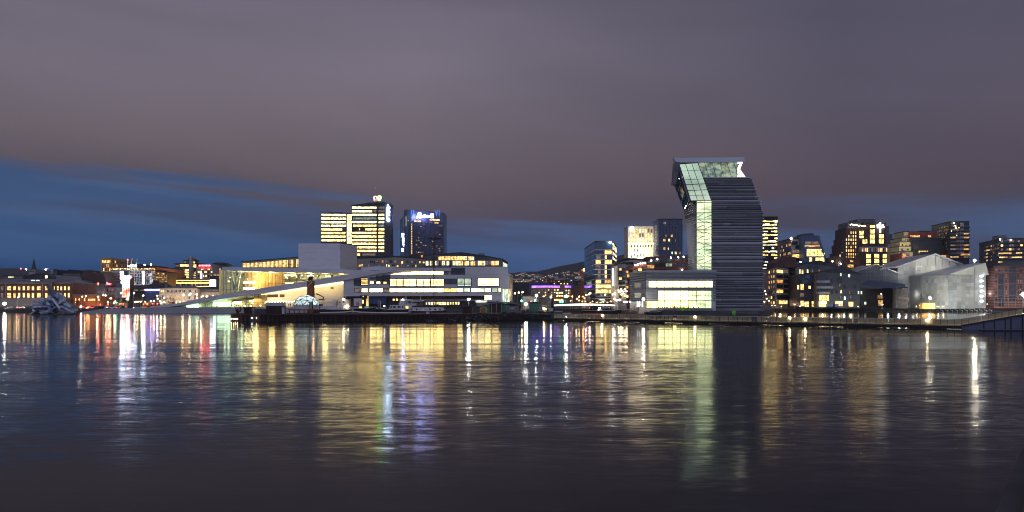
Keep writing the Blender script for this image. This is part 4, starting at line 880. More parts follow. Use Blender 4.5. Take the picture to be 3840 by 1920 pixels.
# bright glass lift tower
D = 470; r = thing('glass_clock_tower', 'bright glass tower with a red rimmed white cube, glowing white above and red below', 'tower', (X(473, D), D, GZ))
mb = MB(); mb.box(X(458, D), X(487, D), D, D+5, GZ, Z(1042, D), 'grey_panel'); mb.build('shaft', r)
mb = MB(); mb.box(X(464, D), X(481, D), D+.5, D+4.5, Z(1042, D), Z(1016, D), 'glass_clear'); mb.build('lantern', r)
if 'tower_lit' not in M: lit('tower_lit', (1, .93, .7), (1, .98, .9), 6, lo=.25, sc=(.8, .8, .5), detail=5); lit('tower_red', (1, .18, .12), (1, .5, .4), 5, lo=.1, sc=(.9, .9, .7), detail=5)
f = F((X(458, D), D), (X(487, D), D)); mb = MB(); f.rect(mb, 459, 1047, 486, 1078, 'tower_lit', .2, .15); mb.build('lit_glass', r); mb = MB(); f.rect(mb, 459, 1079, 486, 1115, 'tower_red', .2, .15); mb.build('red_glass', r)
mb = MB()
for x in (464, 469.5, 475, 481): f.rect(mb, x, 1047, x+.5, 1115, 'frame_dark', .4, .1)
mb.build('mullion', r)
mb = MB(); f.rect(mb, 456, 1034, 470, 1045, 'glow_sign_white', .9, .8); f.rect(mb, 479, 1034, 489, 1045, 'glow_sign_white', .9, .8); mb.build('clock_face', r); mb = MB(); f.rect(mb, 453.5, 1034, 455.8, 1046, 'glow_red', 1, .9); f.rect(mb, 489.2, 1034, 491.5, 1046, 'glow_red', 1, .9); mb.build('red_rim', r)
# white classical station
b = Bld('old_station', 'white classical station building with two floors of arched windows and a low hipped roof', 'station building', 440, [(600, 1083), (740, 1083)], 'stone_white', depth=20, roofobj=False, frame='stone_white')
f = b.faces[0]; mb = MB(); f.rect(mb, 598, 1081.5, 742, 1084, 'stone_white', .7, .8); f.rect(mb, 600, 1097.5, 740, 1099, 'stone_white', .35, .4); f.rect(mb, 600, 1122, 740, 1123.5, 'stone_white', .3, .4)
for x in (598, 623, 680, 700, 739): f.rect(mb, x, 1084, x+2, 1148, 'stone_white', .2, .25)
b.part('cornice', mb)
for x in (605, 612): b.wp(0, x, 1088, x+3, 1096, 'w', arch=True)
for x in (626, 631.5, 641, 646.5, 655, 660.5, 670, 675.5, 684.5, 690, 708, 713.5, 731): b.wp(0, x, 1087.5, x+3.4, 1096, 'd' if x > 650 or x < 635 else 'm', arch=True)
for x in (608, 625.5, 640, 655, 670, 684, 707, 728): b.wp(0, x, 1107, x+6, 1121, 'a' if x < 700 and x > 620 else 'm', arch=True)
for x in (612, 630, 644, 659, 674, 688, 711): b.wp(0, x, 1128, x+4, 1142, 'w' if x % 3 else 'm', arch=True)
mb = MB(); x0, x1 = f.A.x-.8, f.B.x+.8; z0 = Z(1081.5, 440); z1 = Z(1071, 450); mb.hexa([(x0, 439, z0), (x1, 439, z0), (x1-8, 450, z1), (x0+8, 450, z1)], [(x0, 461, z0), (x1, 461, z0), (x1-8, 452, z1), (x0+8, 452, z1)], 'roof_grey'); rf = b.part('roof', mb)
for x in (625, 668, 672, 715): mb = MB(); p = W(x, 1072, 451); mb.box(p.x-.4, p.x+.4, 450, 451.5, p.z-1.5, p.z+1, 'roof_grey'); b.part('chimney', mb, rf)
b.done()
for x in (620, 665, 710): light('POINT', W(x, 1138, 433), 420, (1, .82, .6), b.root, .5)
light('AREA', W(670, 1150, 430), 900, (1, .84, .66), b.root, rot=(math.radians(120), 0, 0), sx=24, sy=2)
b = Bld('station_annex', 'lower pale annex with a grey roof to the right of the white station', 'station annex', 445, [(742.5, 1096), (826, 1096)], 'stone_white', depth=16, roofobj=False)
mb = MB(); mb.xz([(741, 1096), (745, 1086), (826, 1084), (828, 1096)], 444.6, 461, 'roof_grey'); b.part('roof', mb)
for k in range(6): b.wp(0, 748+k*12, 1106, 754+k*12, 1118, 'm' if k % 2 else 'w', arch=True)
b.done(); light('AREA', W(785, 1128, 436), 300, (1, .6, .4), b.root, rot=(math.radians(120), 0, 0), sx=14, sy=1)
b = Bld('slate_roof_row', 'low row of dark slate roofed buildings behind the bare trees', 'building', 465, [(491, 1078), (596, 1078)], 'dark_panel', depth=14, roofobj=False)
mb = MB(); mb.xz([(489, 1078), (500, 1072), (545, 1071), (560, 1067), (572, 1062), (586, 1060), (600, 1066), (612, 1074), (612, 1082), (489, 1083)], 464.5, 478, 'roof_dark'); rf = b.part('roof', mb)
for x in (577, 582, 623): mb = MB(); p = W(min(x, 590), 1060, 466); mb.box(p.x-.5, p.x+.5, 466, 467.5, p.z-1, p.z+1.3, 'brick_dark'); b.part('chimney', mb, rf)
b.grid(0, 495, 1084, 540, 1092, 6, 1, 'd3a1', .4, .5); b.done()
r = thing('blue_light_bar', 'long horizontal bar of blue white light on the low building left of the station', 'light sign', W(571, 1092, 452)); mb = MB(); mb.box(X(543, 452), X(598, 452), 452, 453, GZ, Z(1083, 452), 'paint_blue'); mb.build('wall', r)
glow('glow_bluebar', (.42, .4, 1), 16); mb = MB(); mb.box(X(544, 452), X(597.5, 452), 451.6, 451.9, Z(1088.5, 452), Z(1084.5, 452), 'glow_bluebar'); mb.build('light_bar', r)
# shopping centre with gold strips
b = Bld('shopping_centre', 'low shopping centre banded with four horizontal strips of gold light', 'shopping centre', 560, [(629, 1048), (788, 1048)], 'brick_dark', depth=20)
f = b.faces[0]; mb = MB()
for y, x0 in ((1051, 632), (1058.5, 631), (1062.5, 631), (1074, 629)): f.rect(mb, x0, y-.6, 786, y+.7, 'glow_goldline', .3, .3)
b.part('light_strip', mb); b.grid(0, 632, 1052.5, 786, 1057.5, 22, 1, 'm5d5a2', .7, .8); b.grid(0, 632, 1064, 786, 1073, 22, 1, 'm6d5a2w1', .7, .8); b.done()
b = Bld('dark_media_box', 'dark box shaped building carrying a bright white screen', 'building', 545, [(787, 1036), (832, 1036)], 'dark_panel', depth=14); b.done()
mb = MB(); b.faces[0].rect(mb, 788, 1049.5, 808.5, 1075, 'glow_screen', .6, .5); b.part('screen', mb); mb = MB(); b.faces[0].rect(mb, 787.4, 1048.7, 809.2, 1049.4, 'black', .6, .5); b.faces[0].rect(mb, 787.4, 1075.1, 809.2, 1075.8, 'black', .6, .5); b.part('screen_frame', mb)
# stepped office complex
b = Bld('oriel_office', 'yellow lit office with a curved glass bay and a small red neon line', 'office building', 620, [(653, 1006), (674, 1004), (709, 1004), (736, 1008)], 'grey_panel', ref=1, depth=14, frame='frame_light')
b.grid(0, 654, 1010, 673, 1040, 3, 4, 'd3y2a1', .7, .5)
for k, y in enumerate((1010, 1019, 1027, 1036.5)): b.wp(1, 674.5, y, 708, y+6, 'y', 8)
b.grid(2, 720, 1010, 735, 1044, 2, 4, 'y2d1', .7, .5)
mb = MB(); b.faces[1].rect(mb, 685, 1016.5, 700, 1018.5, 'glow_red', .3, .2); b.part('neon_sign', mb); b.done()
b = Bld('upper_office', 'upper lit office storeys with a winged roof above the curved glass bay', 'office building', 624, [(658, 990), (736, 990)], 'grey_panel', depth=10, base=Z(1006, 624)-2)
b.grid(0, 658, 991, 672, 1001, 2, 1, 'm1', .8, .6); b.wp(0, 675, 991, 707, 1000, 'y', 8); b.wp(0, 719, 992, 736, 1003, 'y', 5)
mb = MB(); mb.box(X(649, 622), X(672, 622), 622, 630, Z(990, 624)+.1, Z(988.5, 624), 'roof_dark'); mb.box(X(735, 622), X(760, 622), 622, 630, Z(990, 624)-.1, Z(988, 624), 'roof_dark'); b.part('roof_wing', mb); b.done()
b = Bld('plant_tower', 'dark stepped rooftop block with a tall chimney slab on the lit office', 'rooftop block', 628, [(688, 978), (732, 978)], 'roof_grey', depth=8, base=Z(990, 628)); b.wp(0, 690, 980, 698, 986, 'm'); b.wp(0, 720, 980, 731, 987, 'y', 3)
mb = MB(); mb.box(X(711.5, 620), X(720, 620), 619, 623, Z(1046, 620), Z(962, 620), 'plaster'); b.part('chimney_slab', mb); mb = MB(); mb.xz([(703, 978), (707, 970), (712, 967), (724, 970), (732, 977)], 629, 635, 'roof_dark'); b.part('roof_dome', mb); b.done()
b = Bld('grey_wing_office', 'grey office wing with a red lit rooftop sign and scattered lit windows', 'office building', 600, [(737, 1002), (806, 1002)], 'plaster', depth=14)
b.grid(0, 740, 1007, 802, 1013, 5, 1, 'y1m2d1', .6, .7); b.grid(0, 740, 1016, 802, 1024, 5, 1, 'y2m1d2', .8, .6); b.grid(0, 740, 1028, 806, 1042, 7, 1, 'i1y1d3', .4, .5); b.done()
mb = MB(); p = W(746, 998.5, 598)
for k in range(13): mb.box(p.x+k*.66, p.x+k*.66+.45, 597.8, 598, p.z, p.z+1.0, 'glow_red' if k % 4 else 'glow_pink')
b.part('lettering', mb); mb = MB(); b.faces[0].rect(mb, 753, 1017, 757, 1044, 'glow_star', .3, .3); b.part('light_strip', mb)
b = Bld('round_top_block', 'dark block with rounded roof corners left of the opera house', 'building', 590, [(796, 990), (846, 992)], 'plaster', depth=14); b.wp(0, 822, 1006, 827, 1016, 'a', 2); b.grid(0, 800, 1030, 845, 1034, 8, 1, 'w1', .5, .8)
mb = MB(); mb.xz([(800, 990), (806, 984), (838, 984), (846, 992)], 591, 601, 'roof_dark'); b.part('roof_dome', mb); b.done()
b = Bld('corner_shop_row', 'small lit shopfronts under a white glowing sign at the foot of the office hill', 'shop row', 580, [(632, 1030), (672, 1034)], 'roof_dark', depth=10); b.wp(0, 645, 1033.5, 671, 1039, 'c', 6); b.wp(0, 634, 1035, 643, 1043, 'c', 2); b.done()
def tx(x): return 1160+x/4.025
def ty(y): return 700+y/4.025
# ------------------------------------------------------------------ towers behind the opera house
D = 780
def banded(b, fi, x0, x1, rows, nx):
    for y0, y1, segs in rows:
        for a, c, m in segs: b.wp(fi, tx(a), ty(y0), tx(c), ty(y1), m, max(1, int((c-a)/nx)), 1)
b = Bld('office_tower_low', 'lower left wing of the twin office tower with bright glazed storeys', 'office tower', D, [(tx(178), ty(400)), (tx(556), ty(402))], 'dark_panel', depth=18, ref=0)
banded(b, 0, 0, 0, [(412+54.5*k, 412+54.5*k+31, [(184, 552, 'o')] if k < 3 else [(184, 318, 'o'), (336, 552, 'o')] if k == 3 else [(184, 494, 'O'), (498, 552, 'd')] if k == 4 else [(184, 545, 'O')]) for k in range(8)], 22)
mb = MB(); mb.tube(W(tx(330), ty(396), D+4), W(tx(262), ty(352), D+4), .25, 'steel', 4); mb.box(X(tx(300), D+3), X(tx(500), D+3), D+2, D+9, Z(ty(400), D), Z(ty(384), D), 'roof_dark'); b.part('rooftop_plant', mb); b.done()
b = Bld('glazed_link', 'brightly lit golden glass link between the two office tower wings', 'glazed link', D+2, [(tx(558), ty(410)), (tx(642), ty(404))], 'dark_panel', depth=10, ref=0)
for k in range(9): b.wp(0, tx(568), ty(416+50*k), tx(640), ty(416+50*k+45), 'O' if k < 3 else 'o', 3)
b.done()
b = Bld('office_tower', 'tallest twin office tower wing with two round neon signs on its roof', 'office tower', D, [(tx(640), ty(285), D), (tx(1019), ty(289), D), (tx(1021), ty(240), D), (tx(1134), ty(236), D)], 'dark_panel', depth=22, ref=0)
b.done(); b2 = b; 
fT = F((X(tx(640), D-.2), D-.2), (X(tx(1134), D-.2), D-.2)); b2.wins = []; b2.faces = [fT]
for k in range(14):
    y = 302+54.4*k
    segs = [(648, 1012, 'o' if k < 6 else 'O'), (1044, 1130, 'o' if k in (2, 3, 4, 6, 13) else 'm' if k in (0, 1) else 'O')]
    if k == 1: segs = [(646, 940, 'o'), (944, 1012, 'm'), (1044, 1130, 'm')]
    if k == 3: segs = [(660, 1012, 'g'), (1044, 1130, 'o')]
    if k == 5: segs = [(660, 790, 'y'), (800, 1012, 'y'), (1044, 1130, 'g')]
    if k == 6: segs = [(750, 765, 'w'), (845, 1012, 'O'), (1044, 1130, 'O')]
    if k == 13: segs = [(712, 765, 'O'), (800, 1000, 'm')]
    for a, c, m in segs: b2.wp(0, tx(a), ty(y), tx(c), ty(y+30), m, max(1, int((c-a)/22)), 1)
b2.done()
mb = MB(); xr0, xr1 = X(tx(1136), D), X(tx(1222), D); mb.box(xr0, xr1, D-.1, D+20, GZ, Z(ty(250), D), 'dark_panel'); b2.part('side_block', mb)
mb = MB(); mb.xz([(tx(862), ty(240)), (tx(1150), ty(234)), (tx(1150), ty(242)), (tx(930), ty(272)), (tx(905), ty(262))], D-2, D+14, 'roof_dark'); b2.part('canopy_roof', mb)
# roof signs: ring letters
def ring(mb, cx, cy, r, D, mat, a0=0, a1=360, th=.45, n=14):
    c = W(cx, cy, D); pr = None
    for k in range(n+1):
        a = math.radians(a0+(a1-a0)*k/n); p = c+Vector((math.cos(a)*r, 0, math.sin(a)*r))
        if pr: mb.tube(pr, p, th, mat, 5)
        pr = p
mb = MB(); ring(mb, tx(995), ty(166), 1.35, D-1, 'glow_pink', -30, 250, .42); mb.build('red_ring_sign', b2.root)
mb = MB(); mb.box(X(tx(970), D), X(tx(1018), D), D-1.2, D-.8, Z(ty(205), D), Z(ty(194), D), 'glow_red'); b2.part('red_base_sign', mb)
mb = MB(); ring(mb, tx(1057), ty(166), 1.45, D-1, 'glow_lime', 0, 360, .5); mb.box(X(tx(1038), D), X(tx(1078), D), D-1.2, D-.8, Z(ty(207), D), Z(ty(190), D), 'glow_lime'); b2.part('green_ring_sign', mb)
mb = MB(); [mb.tube(W(tx(x), ty(240), D), W(tx(x), ty(205), D), .25, 'steel', 4) for x in (985, 1005, 1048, 1070)]; b2.part('sign_support', mb)
mb = MB(); yy = 276
for k, (h, w) in enumerate(((44, 16), (30, 36), (42, 30), (30, 34), (34, 36), (26, 44), (42, 40))):
    mb.box(X(tx(1192-w/2), D), X(tx(1192+w/2), D), D-1.4, D-1, Z(ty(yy+h*.45), D), Z(ty(yy), D), 'glow_sign_white') if k % 2 else mb.box(X(tx(1188-w/2), D), X(tx(1188-w/2+14), D), D-1.4, D-1, Z(ty(yy+h), D), Z(ty(yy), D), 'glow_sign_white')
    if k in (1, 3): mb.box(X(tx(1210), D), X(tx(1218), D), D-1.4, D-1, Z(ty(yy+h), D), Z(ty(yy), D), 'glow_sign_white')
    yy += h*.82
ring(mb, tx(1192), ty(500), 1.1, D-1.2, 'glow_sign_white', 0, 360, .5); b2.part('vertical_lettering', mb)
# hotel tower
D = 930
b = Bld('hotel_tower', 'dark glass hotel tower with white script lettering near its top and scattered lit rooms', 'hotel tower', D, [(tx(1370), ty(520), 965), (tx(1428), ty(446), 938), (tx(1430), ty(372), 932), (tx(1470), ty(352), 930), (tx(2030), ty(404), 948)], 'glass_blue', depth=25)
if 'tower_curtain' not in M: surf('tower_curtain', (.10, .12, .17), .25, .3, var=.25, sc=(.3, .3, .05))
b.wall.data.materials.clear(); b.wall.data.materials.append(M['tower_curtain'])
f = F((X(tx(1470), 930), 930), (X(tx(2030), 948), 948)); b.faces = [f]
mb = MB()
for k in range(50): x = tx(1500+k*10.6); f.poly(mb, [(x, ty(540)), (x+.5, ty(540)), (x+.5, 962), (x, 962)], 'tower_curtain', .5, .5)
for k in range(27): y = ty(535+18.5*k); f.poly(mb, [(tx(1480), y), (tx(2028), y+2.0*(1-k/27)), (tx(2028), y+2.4*(1-k/27)+.6), (tx(1480), y+.8)], 'dark_panel', .3, .3)
b.part('facade_grid', mb)
for k in range(13): b.wp(0, tx(1536), ty(556+36.2*k), tx(1551), ty(556+36.2*k+26), 'y')
for x0, x1, y, m in ((1580, 1684, 512, 'w'), (1816, 1970, 492, 'w'), (1816, 1868, 528, 'm'), (1890, 1952, 534, 'w'), (1948, 2015, 580, 'm')): b.wp(0, tx(x0), ty(y), tx(x1), ty(y+20), m, int((x1-x0)/13))
for x, y in ((1686, 598), (1652, 702), (1934, 688), (1965, 724), (1648, 774), (1616, 808), (1652, 810), (1686, 850), (1614, 880), (1722, 886), (1758, 888), (1826, 892), (1924, 898), (1996, 900), (1860, 824), (1858, 930), (1962, 936), (1965, 970), (1648, 918), (1616, 988), (1650, 990), (1684, 992), (1718, 994), (1822, 786), (1732, 565), (1492, 510)): b.wp(0, tx(x-9), ty(y-6), tx(x+9), ty(y+4), 'a' if x % 3 else 'w', 2, fw=.08)
b.done()
p = W(tx(1606), ty(474), 925)
glow('glow_script', (.36, .42, 1), 50)
text('R', 9.5, p, 'glow_script', b.root, 'lettering', shear=.35, xdir=(1, .03, -.02), bold=.04); text('adisson', 4.4, p+Vector((5.2, .1, 1.2)), 'glow_script', b.root, 'lettering', shear=.35, xdir=(1, .03, -.02), bold=.03)
mb = MB(); q = [W(tx(1640), ty(462), 925), W(tx(1820), ty(464), 928)]; mb.tube(q[0], q[1], .22, 'glow_violet', 5); b.part('underline_sign', mb)
mb = MB(); q = W(tx(1828), ty(410), 927); e = W(tx(1878), ty(474), 927); mb.box(q.x, e.x, 926.6, 927, e.z, q.z, 'glow_violet'); b.part('square_sign', mb)
mb = MB()
for k in range(12):
    if 1595 < 1540+k*38 < 1885: continue
    x = tx(1540+k*38); z0 = Z(ty(418+k*3), 929); mb.box(X(x, 929), X(x+1.2, 929), 927.5, 928, z0, z0+5, 'glow_blue')
for x in (1540, 1570, 1900, 1930, 1960): z = Z(ty(455), 929); mb.box(X(tx(x), 929), X(tx(x)+1, 929), 927, 927.5, z+3, z+8, 'glow_blue')
b.part('crown_light', mb)
p = W(tx(1400)+1.6, ty(690), 934); text('Radisson', 4.3, W(tx(1393), ty(700), 936), 'glow_script', b.root, 'lettering', shear=.3, xdir=(.12, 0, -1), up=(1, 0, .12), bold=.1)
mb = MB(); q = W(tx(1388), ty(930), 936); e = W(tx(1421), ty(978), 936); mb.box(q.x, e.x, 935.6, 936, e.z, q.z, 'glow_violet'); b.part('square_sign', mb)
mb = MB(); f2 = F((X(tx(1428), 936), 936), (X(tx(1470), 928.5), 928.5)); f2.rect(mb, tx(1430), ty(446), tx(1468), ty(600), 'lit_green', .3, .3); f2.rect(mb, tx(1434), ty(618), tx(1444), ty(1040), 'lit_dim', .3, .3); b.part('lift_glass', mb)
# ------------------------------------------------------------------ buildings directly behind the opera roof
b = Bld('slatted_office', 'long pale office with tall glowing vertical slits behind the stage tower, on its left', 'office building', 500, [(905, 984, 500), (1120, 966, 500)], 'pale_panel', depth=14)
b.wins = []; f = b.faces[0]
for k in range(42):
    x = 911+k*5.0; yt = 993-(x-905)*.062-2.5*min(1, max(0, (x-980)/90)); b.wp(0, x, yt-5, x+2.6, 1002, 'w' if k < 34 else R.choice('wma'))
b.done(); mb = MB(); mb.tube(W(1084, 968, 503), W(1084, 941, 503), .12, 'steel'); b.part('antenna', mb)
b = Bld('pale_panel_office', 'pale concrete office with scattered small lit windows below the tall office tower', 'office building', 520, [(1336, 971, 520), (1438, 962, 520), (1530, 963, 520), (1594, 972, 520)], 'pale_panel', depth=14)
f = F((X(1336, 519.9), 519.9), (X(1594, 519.9), 519.9)); b.faces = [f]
for x, w, y, h, m in [(1349, 7, 993, 7, 'w'), (1358, 3, 990, 9, 'w'), (1383, 7, 992, 8, 'm'), (1420, 8, 992, 7, 'm'), (1450, 3, 991, 8, 'y'), (1459, 7, 993, 8, 'w'), (1491, 6, 995, 8, 'w'), (1393, 9, 978, 6, 'b'), (1413, 13, 978, 6, 'm'), (1435, 6, 977, 7, 'a'), (1449, 8, 977, 8, 'm'), (1466, 9, 976, 8, 'd'), (1483, 8, 977, 8, 'm'), (1508, 7, 980, 8, 'w'), (1528, 8, 977, 8, 'd'), (1545, 7, 977, 8, 'm'), (1575, 7, 979, 8, 'a'), (1589, 7, 981, 6, 'w'), (1476, 8, 992, 7, 'd'), (1505, 3, 991, 8, 'm'), (1530, 6, 994, 7, 'm'), (1560, 3, 993, 8, 'y'), (1403, 3, 979, 8, 'd'), (1558, 3, 978, 9, 'd')]: b.wp(0, x-w/2, y, x+w/2, y+h, m)
mb = MB()
for k in range(34): x = 1340+k*7.6; yt = 972-min(9, (x-1336)*.09) if x < 1530 else 964+(x-1530)*.13; f.poly(mb, [(x, yt+2), (x+.7, yt+2), (x+.7, 1003), (x, 1003)], 'plaster', .15, .2)
b.part('pilaster', mb); b.done()
for i, (x0, x1, y) in enumerate(((1541, 1588, 955),)):
    mb = MB(); mb.box(X(x0, 524), X(x1, 524), 524, 532, Z(966, 524), Z(y, 524), 'brick_dark'); b.part('rooftop_plant', mb); mb = MB(); mb.box(X(1579, 523.8), X(1586, 523.8), 523.5, 523.8, Z(965, 524), Z(957, 524), 'lit_amber'); b.part('window', mb)
b = Bld('glass_fin_office', 'wide glass office with bright vertical windows behind the right end of the opera house', 'office building', 505, [(1592, 960, 505), (1640, 956, 505), (1730, 949, 505), (1820, 962, 505), (1884, 974, 505), (1903, 986, 512)], 'grey_panel', depth=16)
f = F((X(1592, 504.8), 504.8), (X(1884, 504.8), 504.8)); b.faces = [f]
def top(x): return 956-(x-1640)*.078 if x < 1730 else 949+(x-1730)*.155
for k in range(40):
    x = 1645+k*5.6
    if x < 1775: b.wp(0, x, max(961, top(x)+7), x+4.1, 975.5, 'w' if x < 1738 else R.choice('wmp'), fw=.1)
    elif x < 1828: b.wp(0, x, max(963, top(x)+6), x+2.6, 973, 'd', fw=.08)
for k in range(50):
    x = 1597+k*5.6
    if x < 1868: b.wp(0, x, 978.5, x+3.6, 995, R.choice('wiwm') if x > 1725 else R.choice('impd'), fw=.1)
for k in range(8): b.wp(0, 1596+k*5.4, 964, 1598.8+k*5.4, 975, 'd')
b.done(); mb = MB(); mb.box(X(1794, 507), X(1816, 507), 507, 513, Z(962, 507), Z(950, 507), 'roof_grey'); b.part('rooftop_plant', mb)
mb = MB(); mb.hexa([W(1884.5, 982, 505.2), W(1903, 991, 511.8), W(1903, 1001, 511.8), W(1884.5, 1000, 505.2)], [W(1884.5, 982, 505.6), W(1903, 991, 512.2), W(1903, 1001, 512.2), W(1884.5, 1000, 505.6)], 'lit_pale'); b.part('corner_window', mb)
# floodlight mast
r = thing('floodlight_mast', 'tall thin dark lattice mast with unlit floodlights in front of the opera house', 'mast', (X(1630, 340), 340, 0))
mb = MB(); a0, a1 = W(1628, 1168, 340), W(1628, 897, 340)
for dx in (-.45, .45): 
    for dy in (-.45, .45): mb.tube(a0+Vector((dx, dy, 0)), a1+Vector((dx*.5, dy*.5, 0)), .07, 'rust', 4)
n = 22
for k in range(n):
    z0 = a0.z+(a1.z-a0.z)*k/n; z1 = a0.z+(a1.z-a0.z)*(k+1)/n; s = .45*(1-.5*k/n)*(1 if k % 2 else -1); mb.tube((a0.x-s, 339.6, z0), (a0.x+s, 339.6, z1), .05, 'rust', 4)
mb.build('mast', r); mb = MB(); 
for k in range(9): a = k/9*6.283; p = a1+Vector((math.cos(a)*2.6, math.sin(a)*2.6, .2)); mb.tube(a1, p, .06, 'black', 4); mb.box(p.x-.35, p.x+.35, p.y-.2, p.y+.2, p.z-.2, p.z+.35, 'black')
mb.build('floodlight_ring', r)
# ------------------------------------------------------------------ centre: behind the inlet
def ax(x): return 1860+x/4.026
def ay(y): return 900+y/4.026
b = Bld('hoarding_building', 'dark shrouded building right behind the pinkish end of the opera house', 'building', 560, [(1924, 1062), (1984, 1062)], 'dark_panel', depth=20); b.done()
b = Bld('purple_lit_office', 'low office crowned by a glowing purple band with rows of small lit windows', 'office building', 640, [(1993, 1070), (2148, 1070)], 'warm_panel', depth=18)
f = b.faces[0]
glow_p = [(1994, 2099), (2118, 2147)]
for a, c in glow_p: b.wp(0, a, 1071, c, 1079, 'P', int((c-a)/4), 1, frame='dark_panel')
b.grid(0, 2016, 1082, 2098, 1112, 7, 3, 'w4m2a1d1', .42, .45); b.grid(0, 2118, 1084, 2147, 1116, 3, 3, 'w2m2y1', .5, .5); b.grid(0, 2085, 1092, 2112, 1116, 3, 2, 'i2y1', .7, .5); b.wp(0, 2078, 1121, 2112, 1128, 'w', 8); b.done()
b = Bld('red_roof_block', 'red brown upper block with a few lit windows above the purple band', 'building', 700, [(2054, 1050), (2134, 1052)], 'brick', depth=14); b.grid(0, 2062, 1052, 2120, 1058, 6, 1, 'w1m2d2', .5, .6); b.grid(0, 2060, 1061, 2146, 1067, 7, 1, 'w2d3', .35, .7); b.done()
mb = MB(); mb.xz([(2082, 1044), (2112, 1042), (2112, 1050), (2082, 1050)], 702, 710, 'plaster'); b.part('rooftop_plant', mb)
r = thing('gabled_brick_warehouse', 'brown brick warehouse with a single sloping gable left of the construction mast', 'warehouse', (X(2175, 560), 560, GZ)); mb = MB(); mb.xz([(2148, 1150), (2148, 1086), (2176, 1069), (2208, 1076), (2208, 1150)], 560, 580, 'brick'); mb.build('wall', r); mb = MB(); mb.xz([(2147, 1086), (2176, 1068.8), (2209, 1076), (2209, 1074.5), (2176, 1067), (2147, 1084)], 559.7, 580, 'roof_dark'); mb.build('roof', r)
b = Bld('dark_low_block', 'low dark block with faintly lit windows behind the trees left of the glass tower', 'building', 620, [(2148, 1056), (2200, 1058)], 'roof_dark', depth=16); b.grid(0, 2150, 1060, 2200, 1072, 6, 2, 'd6m1', .5, .5); b.done()
# orange construction mast
r = thing('construction_mast', 'orange lattice construction mast with a lamp on top beside the glass tower', 'crane', (X(2184, 520), 520, GZ)); mb = MB()
a, c = X(2179, 520), X(2189, 520)
for x in (a, c):
    for y in (519, 521): mb.tube((x, y, GZ), (x, y, Z(1016, 520)), .12, 'crane_orange', 4)
for k in range(16):
    z0 = GZ+(Z(1016, 520)-GZ)*k/16; z1 = GZ+(Z(1016, 520)-GZ)*(k+1)/16; mb.tube((a, 519, z0), (c, 519, z1), .1, 'crane_orange', 4); mb.tube((c, 519, z0), (a, 519, z1), .1, 'crane_orange', 4)
mb.build('mast', r); mb = MB(); mb.ball(W(2191, 1012, 519), .9, 'glow_amber', 8, 5); mb.build('lamp', r)
# octagonal glass tower
D = 400
b = Bld('glass_tower', 'faceted blue glass tower with white floor bands and a bright lamp on its roof', 'tower', D, [(2199, 930), (2232, 908), (2297, 908), (2312, 928)], 'glass_blue', ref=1, depth=12, frame='frame_dark')
for k in range(11):
    y = 937+18.3*k; z = Z(y, D); mb = MB()
    for fq in b.faces: fq.slab(mb, -.01, 1.01, z-.12, z+.12, 'paint_white', .35, .4)
    b.part('floor_band', mb)
L_ = {0: [(2268, 2293, 'w', 3)], 1: [(2236, 2252, 'm', 2), (2268, 2275, 'w', 1)], 2: [(2234, 2252, 'w', 2), (2268, 2294, 'w', 3)], 3: [(2234, 2252, 'm', 2), (2268, 2275, 'w', 1)], 4: [(2242, 2252, 'm', 1), (2268, 2275, 'w', 1)], 5: [(2242, 2252, 'm', 1), (2268, 2275, 'w', 1)], 6: [(2234, 2254, 'w', 2), (2268, 2292, 'a', 3)], 7: [(2234, 2290, 'y', 6)], 8: [(2234, 2292, 'y', 6)]}
for k, v in L_.items():
    for a, c, m, n in v: b.wp(1, a, 939.5+18.3*k, c, 952.5+18.3*k, m, n)
b.grid(0, 2200, 945, 2231, 1120, 1, 9, 'b1', .9, .75, 2, 1); b.wp(0, 2200, 1056, 2219, 1069, 'g'); b.wp(0, 2200, 1072, 2219, 1079, 'P')
b.wp(1, 2235, 1109, 2290, 1113, 'm', 5); b.wp(1, 2250, 1121, 2268, 1125, 'p'); b.done()
mb = MB(); mb.ball(W(2288, 909, D-1), .5, 'glow_cold', 8, 5); mb.tube(W(2288, 909, D-1), W(2288, 913, D-.6), .1, 'steel'); b.part('roof_lamp', mb)
# white lit block
D = 560
b = Bld('white_punched_tower', 'bright floodlit white block with rows of small punched windows and a paler grey top', 'office tower', D, [(2355, 851), (2454, 851)], 'stone_white', depth=20, frame='plaster', roofobj=True, roof='plaster')
sx = lambda x: 2160+x/2.927
sy = lambda y: 780+y/2.927
for j, y in enumerate((229, 281, 332)):
    for k, x in enumerate((604, 639, 672, 703, 734, 764, 796, 829)):
        if j == 0 and k == 0: continue
        b.wp(0, sx(x-9), sy(y), sx(x+9), sy(y+40), 'y' if (j, k) not in ((0, 6), (0, 7), (1, 4), (1, 3)) else 'm')
for x in (610, 644, 675, 706, 736, 766, 797, 829): b.wp(0, sx(x-6), sy(405), sx(x+6), sy(430), 'd')
for x, y in ((644, 453), (675, 453), (706, 502), (738, 508), (644, 502), (610, 520), (675, 512)): b.wp(0, sx(x-5), sy(y), sx(x+5), sy(y+26), 'd')
b.done(); mb = MB(); b.faces[0].rect(mb, 2354.5, 911.5, 2454.5, 914.5, 'glow_strip', 1.2, 1.1); b.part('light_ledge', mb)
mb = MB(); ring(mb, 2370, 855, 1.0, D-.6, 'glow_star', 0, 360, .3); mb.box(X(2364, D), X(2367, D), D-1, D-.4, Z(866, D), Z(858, D), 'glow_star'); b.part('rooftop_sign', mb)
for x in (2375, 2405, 2435): light('SPOT', W(x, 985, D-14), 15000, (1, .86, .58), b.root, 1, rot=(math.radians(132), 0, 0), spot=95)
light('AREA', W(2405, 890, D-20), 1200, (1, .92, .8), b.root, rot=(math.radians(95), 0, 0), sx=18, sy=6)
